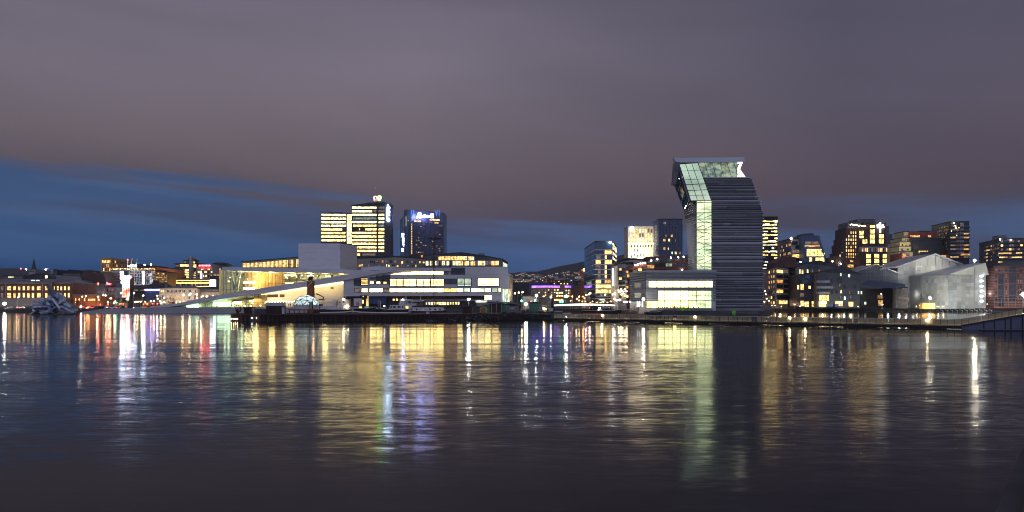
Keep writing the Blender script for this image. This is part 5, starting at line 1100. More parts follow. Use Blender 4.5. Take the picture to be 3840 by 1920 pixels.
# dark blue tower
b = Bld('dark_balcony_tower', 'dark navy residential tower with small balconies stepping down its sides', 'apartment tower', 540, [(2470, 824), (2559, 824)], 'paint_blue', depth=20)
f = b.faces[0]; b.grid(0, 2476, 830, 2556, 962, 7, 12, 'd10b5', .75, .7)
for x, y, w, m in ((2519, 880, 7, 'a'), (2491, 896, 9, 'a'), (2509, 896, 6, 'w'), (2532, 898, 3, 'm'), (2491, 928, 8, 'a'), (2506, 928, 3, 'w'), (2534, 944, 8, 'w'), (2550, 944, 9, 'm'), (2493, 832, 10, 'm'), (2510, 832, 6, 'b'), (2520, 944, 2, 'c'), (2497, 880, 6, 'm')): b.wp(0, x-w/2, y, x+w/2, y+9, m, off=.2)
for k in range(11):
    mb = MB(); z = Z(846+11*k, 540); x0 = X(2470, 540)
    if k % 1 == 0: mb.box(x0-1.3, x0, 541, 546, z-.15, z+.8, 'frame_light'); b.part('balcony', mb)
    mb = MB(); x1 = X(2559, 540); mb.box(x1, x1+1.1, 541, 545, z-.3, z+.6, 'frame_light'); b.part('balcony', mb)
mb = MB(); [mb.tube(W(x, 823, 545), W(x, 819, 545), .1, 'steel', 4) for x in range(2475, 2550, 10)]; mb.tube(W(2475, 819, 545), W(2548, 820, 545), .1, 'steel', 4); b.part('roof_railing', mb); b.done()
# white apartment with vertical sign, pale balconies, red-brown terraces
D = 385
b = Bld('sign_apartment', 'pale grey apartment block carrying a tall white vertical strip of lettering', 'apartment block', D, [(2291, 1003), (2303, 998), (2318, 996)], 'plaster', ref=1, depth=14)
b.done(); mb = MB(); p = W(2298.2, 1006, D-1)
for k in range(16): z = Z(1006+k*4.2, D-1); mb.box(p.x-.18, p.x+.18, D-1.2, D-1, z-.38, z, 'glow_star')
b.part('lettering', mb)
b = Bld('balcony_apartment', 'pale apartment block with dark stacked balconies next to the vertical sign', 'apartment block', 388, [(2318, 990), (2348, 990)], 'pale_panel', depth=14); b.grid(0, 2320, 1002, 2346, 1120, 2, 7, 'd4a1w1m1', .75, .55)
for k in range(6):
    mb = MB(); b.faces[0].rect(mb, 2316, 1015+17*k, 2334, 1019+17*k, 'frame_dark', 1.4, 1.5); b.part('balcony', mb)
b.done()
b = Bld('white_terrace_block', 'pale stepped terrace block behind the red brown apartments', 'apartment block', 440, [(2318, 984, 440), (2345, 972, 440), (2382, 972, 440), (2430, 978, 440)], 'stone_white', depth=14); f = F((X(2318, 439.8), 439.8), (X(2430, 439.8), 439.8)); b.faces = [f]; b.grid(0, 2335, 982, 2376, 992, 4, 1, 'b2d1', .7, .8); b.grid(0, 2340, 1001, 2360, 1007, 2, 1, 'a1', .7, .8); b.done()
r_ = Bld('red_apartment', 'long red brown apartment block stepping up to the right behind the museum wing', 'apartment block', 400, [(2346, 1006, 400), (2400, 992, 400), (2455, 976, 400), (2590, 976, 400)], 'red_panel', depth=18)
f = F((X(2346, 399.8), 399.8), (X(2590, 399.8), 399.8)); r_.faces = [f]
for a, c, y, h, m, n in [(2346, 2356, 1015, 10, 'a', 2), (2362, 2372, 1012, 10, 'd', 2), (2373, 2390, 1010, 9, 'm', 2), (2393, 2406, 1007, 9, 'w', 2), (2410, 2425, 1000, 10, 'm', 2), (2427, 2453, 994, 12, 'a', 3), (2457, 2470, 989, 12, 'd', 2), (2472, 2495, 988, 12, 'd', 3), (2497, 2520, 988, 11, 'g', 3), (2532, 2575, 988, 12, 'd', 5), (2457, 2578, 1011, 8, 'd', 12), (2352, 2360, 1030, 10, 'w', 2), (2370, 2380, 1029, 9, 'a', 2), (2382, 2394, 1028, 9, 'm', 2), (2346, 2353, 1052, 10, 'm', 1), (2346, 2356, 1072, 10, 'a', 2), (2346, 2356, 1106, 10, 'w', 1)]: r_.wp(0, a, y, c, y+h, m, n)
for y, a, c in ((1026, 2346, 2400), (1046, 2346, 2380), (1066, 2346, 2366)): mb = MB(); f.rect(mb, a, y, c, y+2, 'frame_light', 1.2, 1.2); r_.part('balcony', mb)
r_.done(); mb = MB(); mb.xz([(2425, 976), (2425, 963), (2462, 961), (2580, 965), (2580, 976)], 405, 415, 'brick_dark'); r_.part('penthouse', mb)
mb = MB()
for x, y in ((2383, 994), (2392, 992), (2402, 988), (2411, 987), (2419, 986), (2442, 977), (2516, 966), (2564, 963), (2543, 965), (2465, 972), (2558, 1012)): mb.ball(W(x, y, 399), .35, 'glow_white', 6, 4)
r_.part('terrace_lamp', mb)
def rx(x): return 2840+x/2.927
def ry(y): return 800+y/2.927
def qx(x): return 3300+x/2.928
def qy(y): return 800+y/2.928
b = Bld('lit_band_tower', 'slim dark tower striped with irregular yellow lit floors, right behind the leaning museum', 'office tower', 520, [(2855, 815), (2916, 815)], 'black', depth=18)
for k in range(26):
    y = 826+12.6*k; x = 2857.5
    while x < 2912:
        w = R.choice([7, 11, 16, 22]); w = min(w, 2914.5-x)
        if R.random() < (.84 if k not in (11, 12) else .1): b.wp(0, x, y+R.choice([0, 2.2]), x+w, y+R.choice([6.2, 7.6]), R.choice(['y', 'y', 'y', 'q', 'p']), max(1, int(w/5)), fw=.08)
        x += w+.5
b.done()
b = Bld('pale_grid_office', 'pale office block with small gridded windows, right of the yellow striped tower', 'office building', 520, [(2921, 908), (2968, 896), (3012, 898)], 'plaster', ref=1, depth=4)
b.grid(0, 2924, 920, 2966, 1010, 7, 6, 'a4d3m3', .6, .6); 
for a, c, y, m in ((380, 440, 308, 'b'), (420, 466, 352, 'b'), (382, 460, 400, 'm'), (385, 470, 450, 'w'), (385, 462, 495, 'd')): b.wp(1, rx(a), ry(y), rx(c), ry(y+34), m, 3)
b.done(); mb = MB(); mb.ball(W(2967, 894, 519), .7, 'glow_warm', 6, 4); b.part('lamp', mb)
r = thing('sloped_glass_office', 'dark office with a slanting glass right side and large yellow lit lower floors', 'office building', (X(3050, 515), 515, GZ)); mb = MB(); D = 515
mb.xz([(3013, 1090), (3013, 882), (3045, 881), (3073, 884), (3107, 1000), (3107, 1090)], D, 535, 'paint_blue'); mb.build('wall', r); f = F((X(3013, D), D), (X(3107, D), D))
for a, c, y0, y1, m, n in ((525, 670, 310, 335, 'm', 6), (520, 684, 346, 370, 'a', 7), (543, 703, 392, 430, 'y', 4), (543, 740, 434, 470, 'y', 5), (570, 600, 486, 528, 'y', 1), (640, 735, 486, 532, 'y', 4)):
    mb = MB(); f.rect(mb, rx(a), ry(y0), rx(c), ry(y1), ABBR[m], .1, .2)
    for k in range(1, n): x = rx(a+(c-a)*k/n); f.rect(mb, x-.2, ry(y0), x+.2, ry(y1), 'frame_dark', .16, .1)
    mb.build('window', r)
mb = MB(); f.poly(mb, [(3050, 886), (3072, 886), (3104, 996), (3096, 996), (3082, 930), (3068, 900)], 'glass_blue', .15, .2); mb.build('slanting_glass', r); mb = MB(); mb.xz([(3012, 882), (3014, 876), (3050, 875), (3052, 882)], D+2, 530, 'roof_dark'); mb.tube(W(3036, 876, 520), W(3036, 858, 520), .12, 'steel'); mb.build('rooftop_plant', r)
# large stepped block with logo
D = 560
b = Bld('stepped_brick_office', 'large terraced dark brick office with a white lit symbol on its upper right', 'office building', D, [(3240, 838), (3322, 838)], 'brick_dark', depth=20)
def add(b, cs, D, wall, depth=16, name='wing', base=None):
    m = MB(); z = Z(cs[0][1], D); pts = [(X(c[0], D if len(c) < 3 else c[2]), D if len(c) < 3 else c[2]) for c in cs]
    pts2 = pts+[(pts[-1][0], max(p[1] for p in pts)+depth), (pts[0][0], max(p[1] for p in pts)+depth)]
    m.prism(pts2, base or GZ, z, wall); o = m.build(name, b.root); m = MB(); m.prism(pts2, z+.01, z+.35, 'roof_dark'); m.build('roof', b.root, o)
    return [F(pts[i], pts[i+1]) for i in range(len(pts)-1)]
g1 = add(b, [(3178, 836), (3216, 836), (3240, 848)], D-1+6, 'grey_panel'); g0_ = add(b, [(3216, 824), (3282, 824)], D+8, 'grey_panel')
fs = []
for i, (x0, x1, y) in enumerate(((3145, 3160, 950), (3153, 3172, 918), (3160, 3186, 896), (3166, 3200, 860))): fs.append((add(b, [(x0, y), (x1, y)], D-3+i*.8, 'brick_dark')[0], x0, x1, y))
fa = add(b, [(3172, 856), (3242, 856)], D-1.5, 'brick_dark')[0]
for rr_ in range(11):
    for cc in range(5):
        x = 3172+cc*8.6; y = 868+rr_*13.5
        if y < 862+max(0, (3190-x))*1.1: continue
        b.wp(fa, x, y, x+4.2, y+8.4, 'G' if R.random() < .8 else 'm')
for rr_ in range(6):
    for cc in range(3):
        x = 3148+cc*8; y = 955+rr_*13.5-cc*8
        b.wp(fs[0][0] if cc < 1 else fs[1][0] if cc < 2 else fs[2][0], x, y, x+3.8, y+8, 'G' if R.random() < .8 else 'm')
fb2 = b.faces[0]
for xs, ys in (((1262,), (130, 176, 232, 286)), ((1360,), (230, 286))):
    for x in xs:
        for y in ys: b.wp(0, rx(x-26), ry(y), rx(x+26), ry(y+(44 if y > 140 else 28)), 'y', 2)
for y in (192, 246): b.wp(fa, rx(1118), ry(y), rx(1168), ry(y+(42 if y < 200 else 26)), 'y', 2)
fc = add(b, [(3230, 908), (3256, 908)], D-4, 'brick_dark')[0]; b.wp(fc, rx(1155), ry(286), rx(1206), ry(332), 'y', 3)
# right terraces
for x0, x1, y, d in ((3316, 3334, 850, 2), (3330, 3346, 880, 1), (3342, 3362, 897, 0)): add(b, [(x0, y), (x1, y)], D+3-d, 'grey_panel')
fd = add(b, [(3224, 944), (3230, 925), (3256, 925), (3354, 925)][1:], D-6, 'plaster')[0]
fd = F((X(3230, D-6), D-6), (X(3354, D-6), D-6))
for k in range(20): b.wp(fd, 3233+k*6, 930, 3236.4+k*6, 944, R.choice(['w', 'm', 'd', 'd', 'w']), fw=.2, frame='paint_white')
fe = add(b, [(3226, 946), (3336, 946)], D-9, 'brick_dark')[0]
fe = F((X(3226, D-9), D-9), (X(3336, D-9), D-9))
for x in (1220, 1310, 1402):
    for y, m in ((446, 'm'), (500, 'y'), (556, 'y')): b.wp(fe, rx(x-26), ry(y), rx(x+26), ry(y+44), 'y' if m == 'y' or x > 1400 else 'w', 3)
fg_ = add(b, [(3336, 948), (3376, 948)], D-7, 'brick_dark')[0]; b.wp(fg_, 3360, 955, 3366, 960, 'y'); fh = add(b, [(3336, 965), (3380, 965)], D-8.5, 'paint_white')[0]
b.done()
mb = MB(); c = W(rx(1350), ry(140), D-1)
mb.box(c.x-.35, c.x+.35, D-1.2, D-.9, Z(ry(215), D), Z(ry(100), D), 'glow_star'); mb.box(c.x-1.9, c.x+1.9, D-1.2, D-.9, Z(ry(152), D), Z(ry(148), D), 'glow_star')
for dx, dz in ((-2.0, .6), (-1.0, 1.1), (1.7, .9), (1.1, -.6), (-1.7, -.6), (2.2, -.3)): ring(mb, rx(1350)+dx*3014/D, ry(143)-dz*3014/D, .5, D-1, 'glow_star', 0, 360, .2, 8)
b.part('symbol_sign', mb)
mb = MB()
for k in range(12): mb.ball(W(3190+k*5, 842+R.uniform(-2, 2)+k*.6, D-2), .32, 'glow_warm', 5, 4)
b.part('terrace_lamp', mb)
mb = MB(); [mb.tube(W(x, 828, 575), W(x, y, 575), .1, 'steel', 4) for x, y in ((3232, 806), (3286, 796))]; b.part('antenna', mb)
# cream stair-stepped block and dark terraces
D = 500
b = Bld('cream_stepped_block', 'cream block stepped like a staircase on its left side with dark terraces to its right', 'apartment block', D, [(3392, 870), (3408, 870)], 'cream', depth=14)
cf = []
for x0, x1, y in ((3384, 3416, 893), (3375, 3424, 908), (3372, 3432, 925), (3370, 3450, 945)): cf.append(add(b, [(x0, y), (x1, y)], D-(y-870)*.03, 'cream')[0])
for x, y, f_ in ((3397, 884, b.faces[0]), (3403, 884, b.faces[0]), (3396, 899, cf[0]), (3405, 901, cf[0]), (3384, 918, cf[1]), (3398, 922, cf[1]), (3412, 920, cf[1]), (3382, 934, cf[2]), (3404, 934, cf[2]), (3420, 938, cf[2]), (3380, 952, cf[3]), (3390, 955, cf[3]), (3408, 953, cf[3]), (3428, 952, cf[3]), (3440, 955, cf[3]), (3418, 966, cf[3]), (3436, 968, cf[3])): b.wp(f_, x-2.4, y-2, x+2.4, y+4, 'd' if R.random() < .6 else 'm', fw=.05)
ft = []
for i, (x0, x1, y) in enumerate(((3408, 3512, 870), (3416, 3530, 893), (3424, 3535, 908), (3440, 3548, 925), (3450, 3556, 945))): ft.append(add(b, [(x0, y), (x1, y)], D-.9-i*.9, 'red_panel' if i == 0 else 'dark_panel', name='terrace_wing')[0])
for f_, a, c, y, m, n in ((ft[0], 330, 438, 240, 'a', 6), (ft[0], 525, 560, 240, 'a', 2), (ft[0], 545, 640, 284, 'a', 6), (ft[1], 585, 660, 326, 'a', 5), (ft[2], 400, 520, 368, 'm', 7), (ft[2], 600, 700, 368, 'w', 6), (ft[3], 425, 525, 412, 'w', 6), (ft[4], 455, 540, 458, 'a', 5), (ft[4], 680, 752, 458, 'a', 5), (ft[4], 800, 860, 470, 'a', 4)): b.wp(f_, qx(a), qy(y), qx(c), qy(y+(26 if m != 'a' else 22)), m, n)
fk = add(b, [(3384, 952), (3412, 952)], D-8, 'red_panel')[0]; b.wp(fk, 3387, 954, 3398, 960, 'a', 2); b.wp(fk, 3400, 954, 3411, 960, 'm', 2)
b.done(); mb = MB(); mb.xz([(3446, 870), (3450, 865), (3490, 865), (3492, 870)], D+2, D+8, 'roof_dark'); b.part('rooftop_plant', mb)
light('AREA', W(3400, 965, D-14), 2600, (1, .85, .5), b.root, rot=(math.radians(125), 0, 0), sx=12, sy=2)
b = Bld('dark_tower_block', 'tall dark apartment tower with white side columns and orange lit balconies near its foot', 'apartment tower', 490, [(3512, 845), (3560, 833), (3634, 833)], 'dark_panel', ref=1, depth=6)
b.grid(0, 3515, 852, 3558, 960, 7, 9, 'd6m3a1', .35, .5)
f = b.faces[1]; mb = MB(); f.rect(mb, 3600, 835, 3613, 960, 'plaster', .4, .4); b.part('side_column', mb); mb = MB(); f.rect(mb, 3584, 850, 3598, 960, 'warm_panel', .3, .3); b.part('wall_panel', mb)
for k in range(9):
    y = 846+14.6*k
    for a, c in ((3562, 3598), (3602, 3634)): mb = MB(); f.rect(mb, a, y+4, c, y+9, 'dark_panel' if k != 7 or a < 3600 else 'lit_amber', 1.2, 1.3); b.part('balcony', mb)
    b.wp(1, 3564, y-2, 3583, y+3.5, R.choice('dmbda'), 3); b.wp(1, 3614, y-2, 3632, y+3.5, R.choice('dmda') if k not in (2, 5) else 'a', 3)
b.wp(1, 3602, 950, 3634, 954, 'a', 6); b.wp(1, 3602, 921, 3634, 924, 'a', 6); b.wp(1, 3574, 961, 3594, 969, 'a', 3); b.done()
mb = MB(); [mb.ball(W(x, y, 489), .3, 'glow_warm', 5, 4) for x, y in ((3583, 847), (3585, 854), (3595, 853), (3567, 867), (3587, 882), (3578, 836))]; mb.tube(W(3587, 832, 495), W(3587, 815, 495), .08, 'steel'); b.part('balcony_lamp', mb)
b = Bld('grey_balcony_block', 'grey apartment block with glowing amber balcony strips at the far right edge', 'apartment block', 470, [(3686, 912), (3750, 898), (3840, 896)], 'grey_panel', ref=1, depth=4)
b.grid(0, 3690, 922, 3748, 985, 7, 5, 'd6m2a1', .6, .5)
for k in range(5):
    y = 902+15*k
    mb = MB(); b.faces[1].rect(mb, 3751, y+8, 3838, y+12, 'frame_dark', 1.1, 1.2); b.part('balcony', mb)
    b.grid(1, 3752, y, 3836, y+8, 8, 1, 'd3b2m2w1' if k > 2 else 'd3m3w1', .8, .9)
for a, c, y in ((3742, 3791, 948), (3808, 3831, 947), (3745, 3776, 963), (3792, 3830, 963), (3742, 3757, 981), (3712, 3721, 936)): b.wp(1 if a > 3740 else 0, a, y, c, y+4, 'G', 4, off=1.2)
b.done(); mb = MB(); mb.box(X(3744, 474), X(3775, 474), 474, 480, Z(898, 470), Z(883, 474), 'roof_grey'); mb.ball(W(3750, 898, 469), .4, 'glow_white', 6, 4); mb.ball(W(3791, 901, 468), .4, 'glow_white', 6, 4); b.part('rooftop_plant', mb)
# ------------------------------------------------------------------ waterfront row on the right basin
b = Bld('warm_corner_apartment', 'pale corner apartment block with orange lit rooms, first house right of the museum', 'apartment block', 425, [(2879, 1010), (2909, 1003), (2960, 1006)], 'warm_panel', ref=1, depth=10)
b.grid(0, 2881, 1012, 2907, 1145, 3, 7, 'd3a2m2w1', .55, .5)
for k, (m1, m2) in enumerate((('w', 'm'), ('d', 'd'), ('a', 'd'), ('d', 'd'), ('w', 'd'))): y = 1012+18.6*k; b.wp(1, 2912, y, 2936, y+12, m1, 3); b.wp(1, 2939, y, 2955, y+12, m2, 2)
b.wp(1, 2912, 1106, 2957, 1122, 'd', 4); b.wp(1, 2920, 1127, 2952, 1140, 'w', 5); b.done()
mb = MB(); mb.xz([(2906, 1003), (2906, 986), (2946, 962), (2984, 964), (2990, 1003)], 432, 446, 'brick_dark'); b.part('penthouse', mb)
light('POINT', W(2925, 1138, 419), 700, (1, .7, .45), b.root, .5)
b = Bld('stair_apartment', 'narrow apartment house with lit cafe windows between the corner block and the grey gables', 'apartment block', 428, [(2960, 1008), (2990, 1002), (2996, 1003)], 'warm_panel', ref=1, depth=10)
b.grid(0, 2962, 1014, 2989, 1110, 2, 6, 'd4m3w1', .5, .5); b.done()
b = Bld('dark_gable_house', 'dark slate roofed house with a few lit windows and glowing cafe front', 'house', 420, [(2990, 1036), (3066, 1036)], 'dark_panel', depth=16, roofobj=False)
mb = MB(); mb.xz([(2990, 1036), (3003, 1035), (3066, 1034), (3066, 1064), (3010, 1064)], 419.5, 419.9, 'roof_blue'); mb.xz([(2988, 1036), (3000, 1030), (3066, 1033), (3068, 1036)], 420, 437, 'roof_dark'); rf = b.part('roof', mb)
for x, y in ((1015, 740), (1040, 700)): mb = MB(); p = W(rx(x-490), ry(y), 419); mb.box(p.x-1.4, p.x+1.4, 419, 419.4, p.z-1.2, p.z+1.2, 'glass_blue'); b.part('skylight', mb, rf)
for x0, x1, y0, y1, m in ((2990, 2996, 1069, 1085, 'w'), (3002, 3014, 1065, 1086, 'w'), (3032, 3040, 1072, 1083, 'w'), (3000, 3014, 1100, 1112, 'm'), (3002, 3014, 1128, 1148, 'w'), (3017, 3033, 1131, 1150, 'w'), (3044, 3058, 1130, 1150, 'w')): b.wp(0, x0, y0, x1, y1, m, 2, 2)
b.wp(0, 2964, 1135, 2998, 1148, 'm', 4); b.done()
r_ = Bld('upper_grey_gable', 'grey gabled apartment house with small lit attic windows rising behind the dark slate house', 'apartment block', 440, [(2968, 1000, 440), (3026, 987, 440), (3072, 980, 440), (3140, 1002, 440)], 'grey_panel', depth=14)
f = F((X(2968, 439.8), 439.8), (X(3140, 439.8), 439.8)); r_.faces = [f]
for x, m in ((2999, 'p'), (3009, 'w'), (3028, 'i'), (3046, 'm'), (3072, 'm')): r_.wp(0, x-2.6, 1010+R.uniform(-1, 3), x+3, 1027, m, 2)
for x in (3051, 3070, 3036): r_.wp(0, x-3, 992, x+3, 1004, 'b')
r_.done(); mb = MB(); f.rect(mb, 2972, 1031, 3070, 1034, 'frame_light', 1, 1.2); r_.part('balcony', mb)
b = Bld('grey_gable_apartment', 'tall grey rendered apartment house with white balconies and a brightly lit ground floor', 'apartment block', 415, [(3064, 1024, 415), (3084, 1020, 415), (3150, 1003, 415), (3226, 1030, 415)], 'concrete_mid', depth=18)
f = F((X(3064, 414.8), 414.8), (X(3226, 414.8), 414.8)); b.faces = [f]
for y, x1 in ((1052, 3108), (1073, 3120), (1094, 3108)): mb = MB(); f.rect(mb, 3062, y, x1, y+9, 'frame_light', 1.6, 1.7); b.part('balcony', mb); b.wp(0, 3066, y-12, 3104, y-1, 'd', 4)
for x, y, m in ((3153, 1024, 'p'), (3184, 1028, 'c'), (3138, 1044, 'b'), (3155, 1046, 'b'), (3118, 1046, 'b'), (3149, 1065, 'm'), (3154, 1088, 'i'), (3137, 1088, 'd'), (3120, 1090, 'd'), (3168, 1068, 'd'), (3186, 1092, 'm'), (3219, 1092, 'p'), (3230, 1092, 'p'), (3152, 1110, 'm'), (3190, 1108, 'm'), (3168, 1112, 'c'), (3206, 1070, 'd')): b.wp(0, x-2.8, y, x+2.8, y+11, m, 1, 2)
b.wp(0, 3072, 1106, 3108, 1128, 'w', 4); b.wp(0, 3070, 1129, 3100, 1151, 'i', 4); b.wp(0, 3132, 1130, 3160, 1148, 'w', 4); b.wp(0, 3182, 1132, 3200, 1149, 'w', 2); b.done()
mb = MB(); f.rect(mb, 3096, 1139, 3114, 1151, 'paint_blue', 3, 2.8); f.rect(mb, 3122, 1139, 3136, 1151, 'paint_blue', 3, 2.8); b.part('kiosk', mb)
for x in (3085, 3118, 3145, 3165, 3190): light('POINT', W(x, 1138, 408), 260, (1, .88, .62) if x < 3150 else (.75, .95, .9), b.root, .4)
r = thing('shrouded_roof_hall', 'dim sheeted temporary roof hall rising behind the dark blue roofed house', 'temporary hall', (X(3290, 440), 440, GZ)); mb = MB(); mb.xz([(3206, 1150), (3206, 1020), (3288, 994), (3385, 1030), (3385, 1150)], 440, 460, 'roof_grey'); mb.build('wall', r); mb = MB(); mb.xz([(3203, 1022), (3288, 995), (3388, 1031), (3388, 1028), (3288, 990.5), (3203, 1018)], 439, 460, 'steel'); mb.build('roof', r)
mb = MB(); f = F((X(3206, 439.8), 439.8), (X(3385, 439.8), 439.8))
for x in range(3216, 3385, 16): y = 1020-(x-3206)*.317 if x < 3288 else 994+(x-3288)*.37; f.poly(mb, [(x, y), (x+.6, y), (x+.6, 1060), (x, 1060)], 'steel', .1, .15)
for y in (1032, 1046): f.rect(mb, 3208, y, 3384, y+.6, 'steel', .1, .1)
mb.build('scaffold_line', r)
b = Bld('blue_roof_house', 'low dark house with a long dark blue pitched roof and a single amber doorway', 'house', 418, [(3228, 1082), (3396, 1084)], 'black', depth=14, roofobj=False)
mb = MB(); mb.hexa([W(3226, 1068, 417), W(3392, 1086, 417), W(3396, 1066, 425), W(3258, 1050, 425)], [W(3226, 1066, 435), W(3392, 1084, 435), W(3396, 1065, 428), W(3258, 1050, 428)], 'roof_blue'); b.part('roof', mb)
for x0, x1, y0, y1, m in ((3290, 3310, 1106, 1120, 'm'), (3293, 3310, 1126, 1146, 'a'), (3240, 3248, 1132, 1142, 'p'), (3262, 3268, 1110, 1118, 'd'), (3274, 3280, 1084, 1092, 'd')): b.wp(0, x0, y0, x1, y1, m, 2)
b.done()
b = Bld('white_scaffold_house', 'small white house wrapped in scaffolding and lit by cold work lights', 'house', 412, [(3312, 1084), (3404, 1080)], 'stone_white', ref=1, depth=10, roof='roof_blue')
f = b.faces[0]
for x, y, m in ((3333, 1090, 'm'), (3350, 1088, 'd'), (3318, 1112, 'd'), (3347, 1112, 'w'), (3320, 1134, 'd'), (3345, 1135, 'd'), (3378, 1116, 'p'), (3332, 1112, 'm')): b.wp(0, x-3, y, x+3, y+10, m, 1, 2)
b.done(); mb = MB()
for x in range(3362, 3410, 7): mb.tube(W(x, 1152, 410), W(x, 1072, 410), .06, 'steel', 4)
for y in (1084, 1100, 1116, 1132): mb.tube(W(3360, y, 410), W(3408, y, 410), .07, 'steel', 4); mb.box(X(3360, 410), X(3408, 410), 410, 411.4, Z(y+2, 410)-.08, Z(y+2, 410), 'timber')
b.part('scaffold', mb)
light('POINT', W(3372, 1140, 405), 700, (.75, 1, .95), b.root, .5); light('POINT', W(3398, 1120, 408), 350, (1, .75, .8), b.root, .5); light('POINT', W(3330, 1148, 403), 260, (.8, 1, .9), b.root, .5)
# wrapped construction halls
r = thing('large_wrapped_hall', 'large gabled construction hall wrapped in pale sheeting, the rear one of the two', 'construction hall', (X(3500, 440), 440, GZ))
mb = MB(); mb.xz([(3366, 1152), (3366, 1003), (3430, 980), (3510, 956), (3612, 992), (3660, 1005), (3660, 1152)], 440, 470, 'wrap'); mb.build('sheeting', r)
mb = MB(); mb.xz([(3300, 1008), (3345, 1000), (3358, 1002), (3430, 976), (3510, 950), (3614, 990), (3612, 994), (3510, 956.5), (3430, 983), (3360, 1006), (3345, 1005), (3300, 1012)], 438.5, 471, 'wrap_roof'); mb.build('roof', r)
mb = MB(); f = F((X(3366, 439.7), 439.7), (X(3660, 439.7), 439.7))
for x in (3400, 3418, 3436, 3455, 3480, 3508, 3535, 3560, 3585): 
    yt = 1003-(x-3366)*.33 if x < 3510 else 957+(x-3510)*.35; f.poly(mb, [(x, yt+2), (x+.8, yt+2), (x+.8, 1150), (x, 1150)], 'steel', .15, .2)
for y in (1000, 1030, 1060, 1090): f.rect(mb, 3368, y, 3460, y+.8, 'steel', .12, .1)
f.rect(mb, 3436, 1000, 3449, 1150, 'concrete_dark', .05, .1); mb.build('scaffold_frame', r)
mb = MB()
for i in range(14):
    for j in range(9):
        x0, x1 = 3367+i*20.8, 3387+i*20.8; yt = 1003-(x1-3366)*.33 if x1 < 3510 else 957+(x1-3510)*.35; y0, y1 = 1134-j*17, 1150-j*17
        if y0 > yt+4 and not 3430 < x0 < 3450: f.rect(mb, x0, y0, x1, y1, R.choice(['wrap', 'wrap_b', 'wrap_c', 'wrap']), .06+.04*R.random(), .04)
mb.build('sheet_panel', r)
light('SPOT', W(3545, 1003, 425), 9000, (1, .93, .72), r, .6, rot=(math.radians(118), 0, 0), spot=110); light('SPOT', W(3470, 1010, 422), 3500, (1, .93, .75), r, .6, rot=(math.radians(118), 0, 0), spot=110)
light('POINT', W(3425, 1105, 432), 250, (1, .97, .85), r, .6)
mb = MB(); f.rect(mb, 3420, 1089, 3447, 1094, 'glow_bridge', 1.2, .4); mb.build('work_light', r)
r = thing('front_wrapped_hall', 'front construction hall wrapped in translucent sheeting with bright lamps stacked up its right corner', 'construction hall', (X(3575, 415), 415, GZ))
pl = [(X(3451, 428), 428), (X(3556, 412), 412), (X(3697, 424), 424)]
mb = MB(); z1 = Z(1030, 412); mb.prism([pl[0], pl[1], pl[2], (X(3697, 424), 455), (X(3451, 428), 455)], GZ, z1, 'wrap'); mb.build('sheeting', r)
fA2, fB2 = F(pl[0], pl[1]), F(pl[1], pl[2])
mb = MB(); ap = W(3640, 990, 430); mb.hexa([(pl[0][0]-.8, 426, z1+.1), (pl[1][0]-.5, 410.6, z1+.1), (ap.x, 416.5, ap.z)], [(pl[0][0]-.8, 455, z1+.1), (pl[1][0]-.5, 455, z1+.1), (ap.x, 455, ap.z)], 'wrap_roof'); mb.hexa([(pl[1][0]-.5, 410.6, z1+.1), (pl[2][0]+.8, 422.5, z1+.1), (ap.x, 416.5, ap.z)], [(pl[1][0]-.5, 455, z1+.1), (pl[2][0]+.8, 455, z1+.1), (ap.x, 455, ap.z)], 'wrap'); mb.build('roof', r)
mb = MB()
for k in range(9): t = k/9+.05; fA2.slab(mb, t, t+.006, GZ, z1, 'steel', .1, .15)
for k in range(9): t = k/9+.03; fB2.slab(mb, t, t+.005, GZ, z1, 'steel', .1, .15)
for k in range(8): z = GZ+2+k*2.1; fB2.slab(mb, 0, 1, z, z+.1, 'steel', .12, .1); 
mb.build('scaffold_frame', r); mb = MB()
for ff, nn in ((fA2, 10), (fB2, 9)):
    for i in range(nn):
        for j in range(8): ff.slab(mb, (i+.03)/nn, (i+.97)/nn, GZ+j*1.95+.05, GZ+j*1.95+1.85, R.choice(['wrap', 'wrap_b', 'wrap_c', 'wrap']), .04+.05*R.random(), .03)
mb.build('sheet_panel', r); mb = MB()
for k in range(6): c_ = fB2.P(3678, 1035+k*19, .3); mb.hexa([c_+Vector((dx, -.1, dz)) for dx, dz in ((-1.3, 0), (0, -.55), (1.5, 0), (0, .6))], [c_+Vector((dx, .1, dz)) for dx, dz in ((-1.3, 0), (0, -.55), (1.5, 0), (0, .6))], 'glow_star')
mb.build('stair_lamp', r)
for k in range(6): light('POINT', fB2.P(3678, 1035+k*19, 2), 110, (.9, .95, 1), r, .5)
for x, e in ((3500, 900), (3525, 2600), (3548, 3200), (3575, 2000), (3620, 1000), (3655, 500)): light('SPOT', W(x, 1152, 402), e, (.85, .98, .96), r, .5, rot=(math.radians(112), 0, 0), spot=120)
for i, (x, y, D, rad, lb) in enumerate(((3655, 977, 405, .55, 'powerful floodlight on a thin pole above the front wrapped construction hall'), (3487, 1117, 408, .5, 'bright work lamp at the foot of the wrapped construction halls'), (3838, 1104, 400, .9, 'very bright construction floodlight at the right edge beside the striped building'))):
    r = thing('construction_floodlight', lb, 'floodlight', (X(x, D), D, GZ)); mb = MB(); mb.tube(W(x, 1150, D), W(x, y, D), .15, 'steel'); mb.build('pole', r); mb = MB(); mb.ball(W(x, y, D-.4), rad, 'glow_flood', 8, 6); mb.build('lamp_head', r)
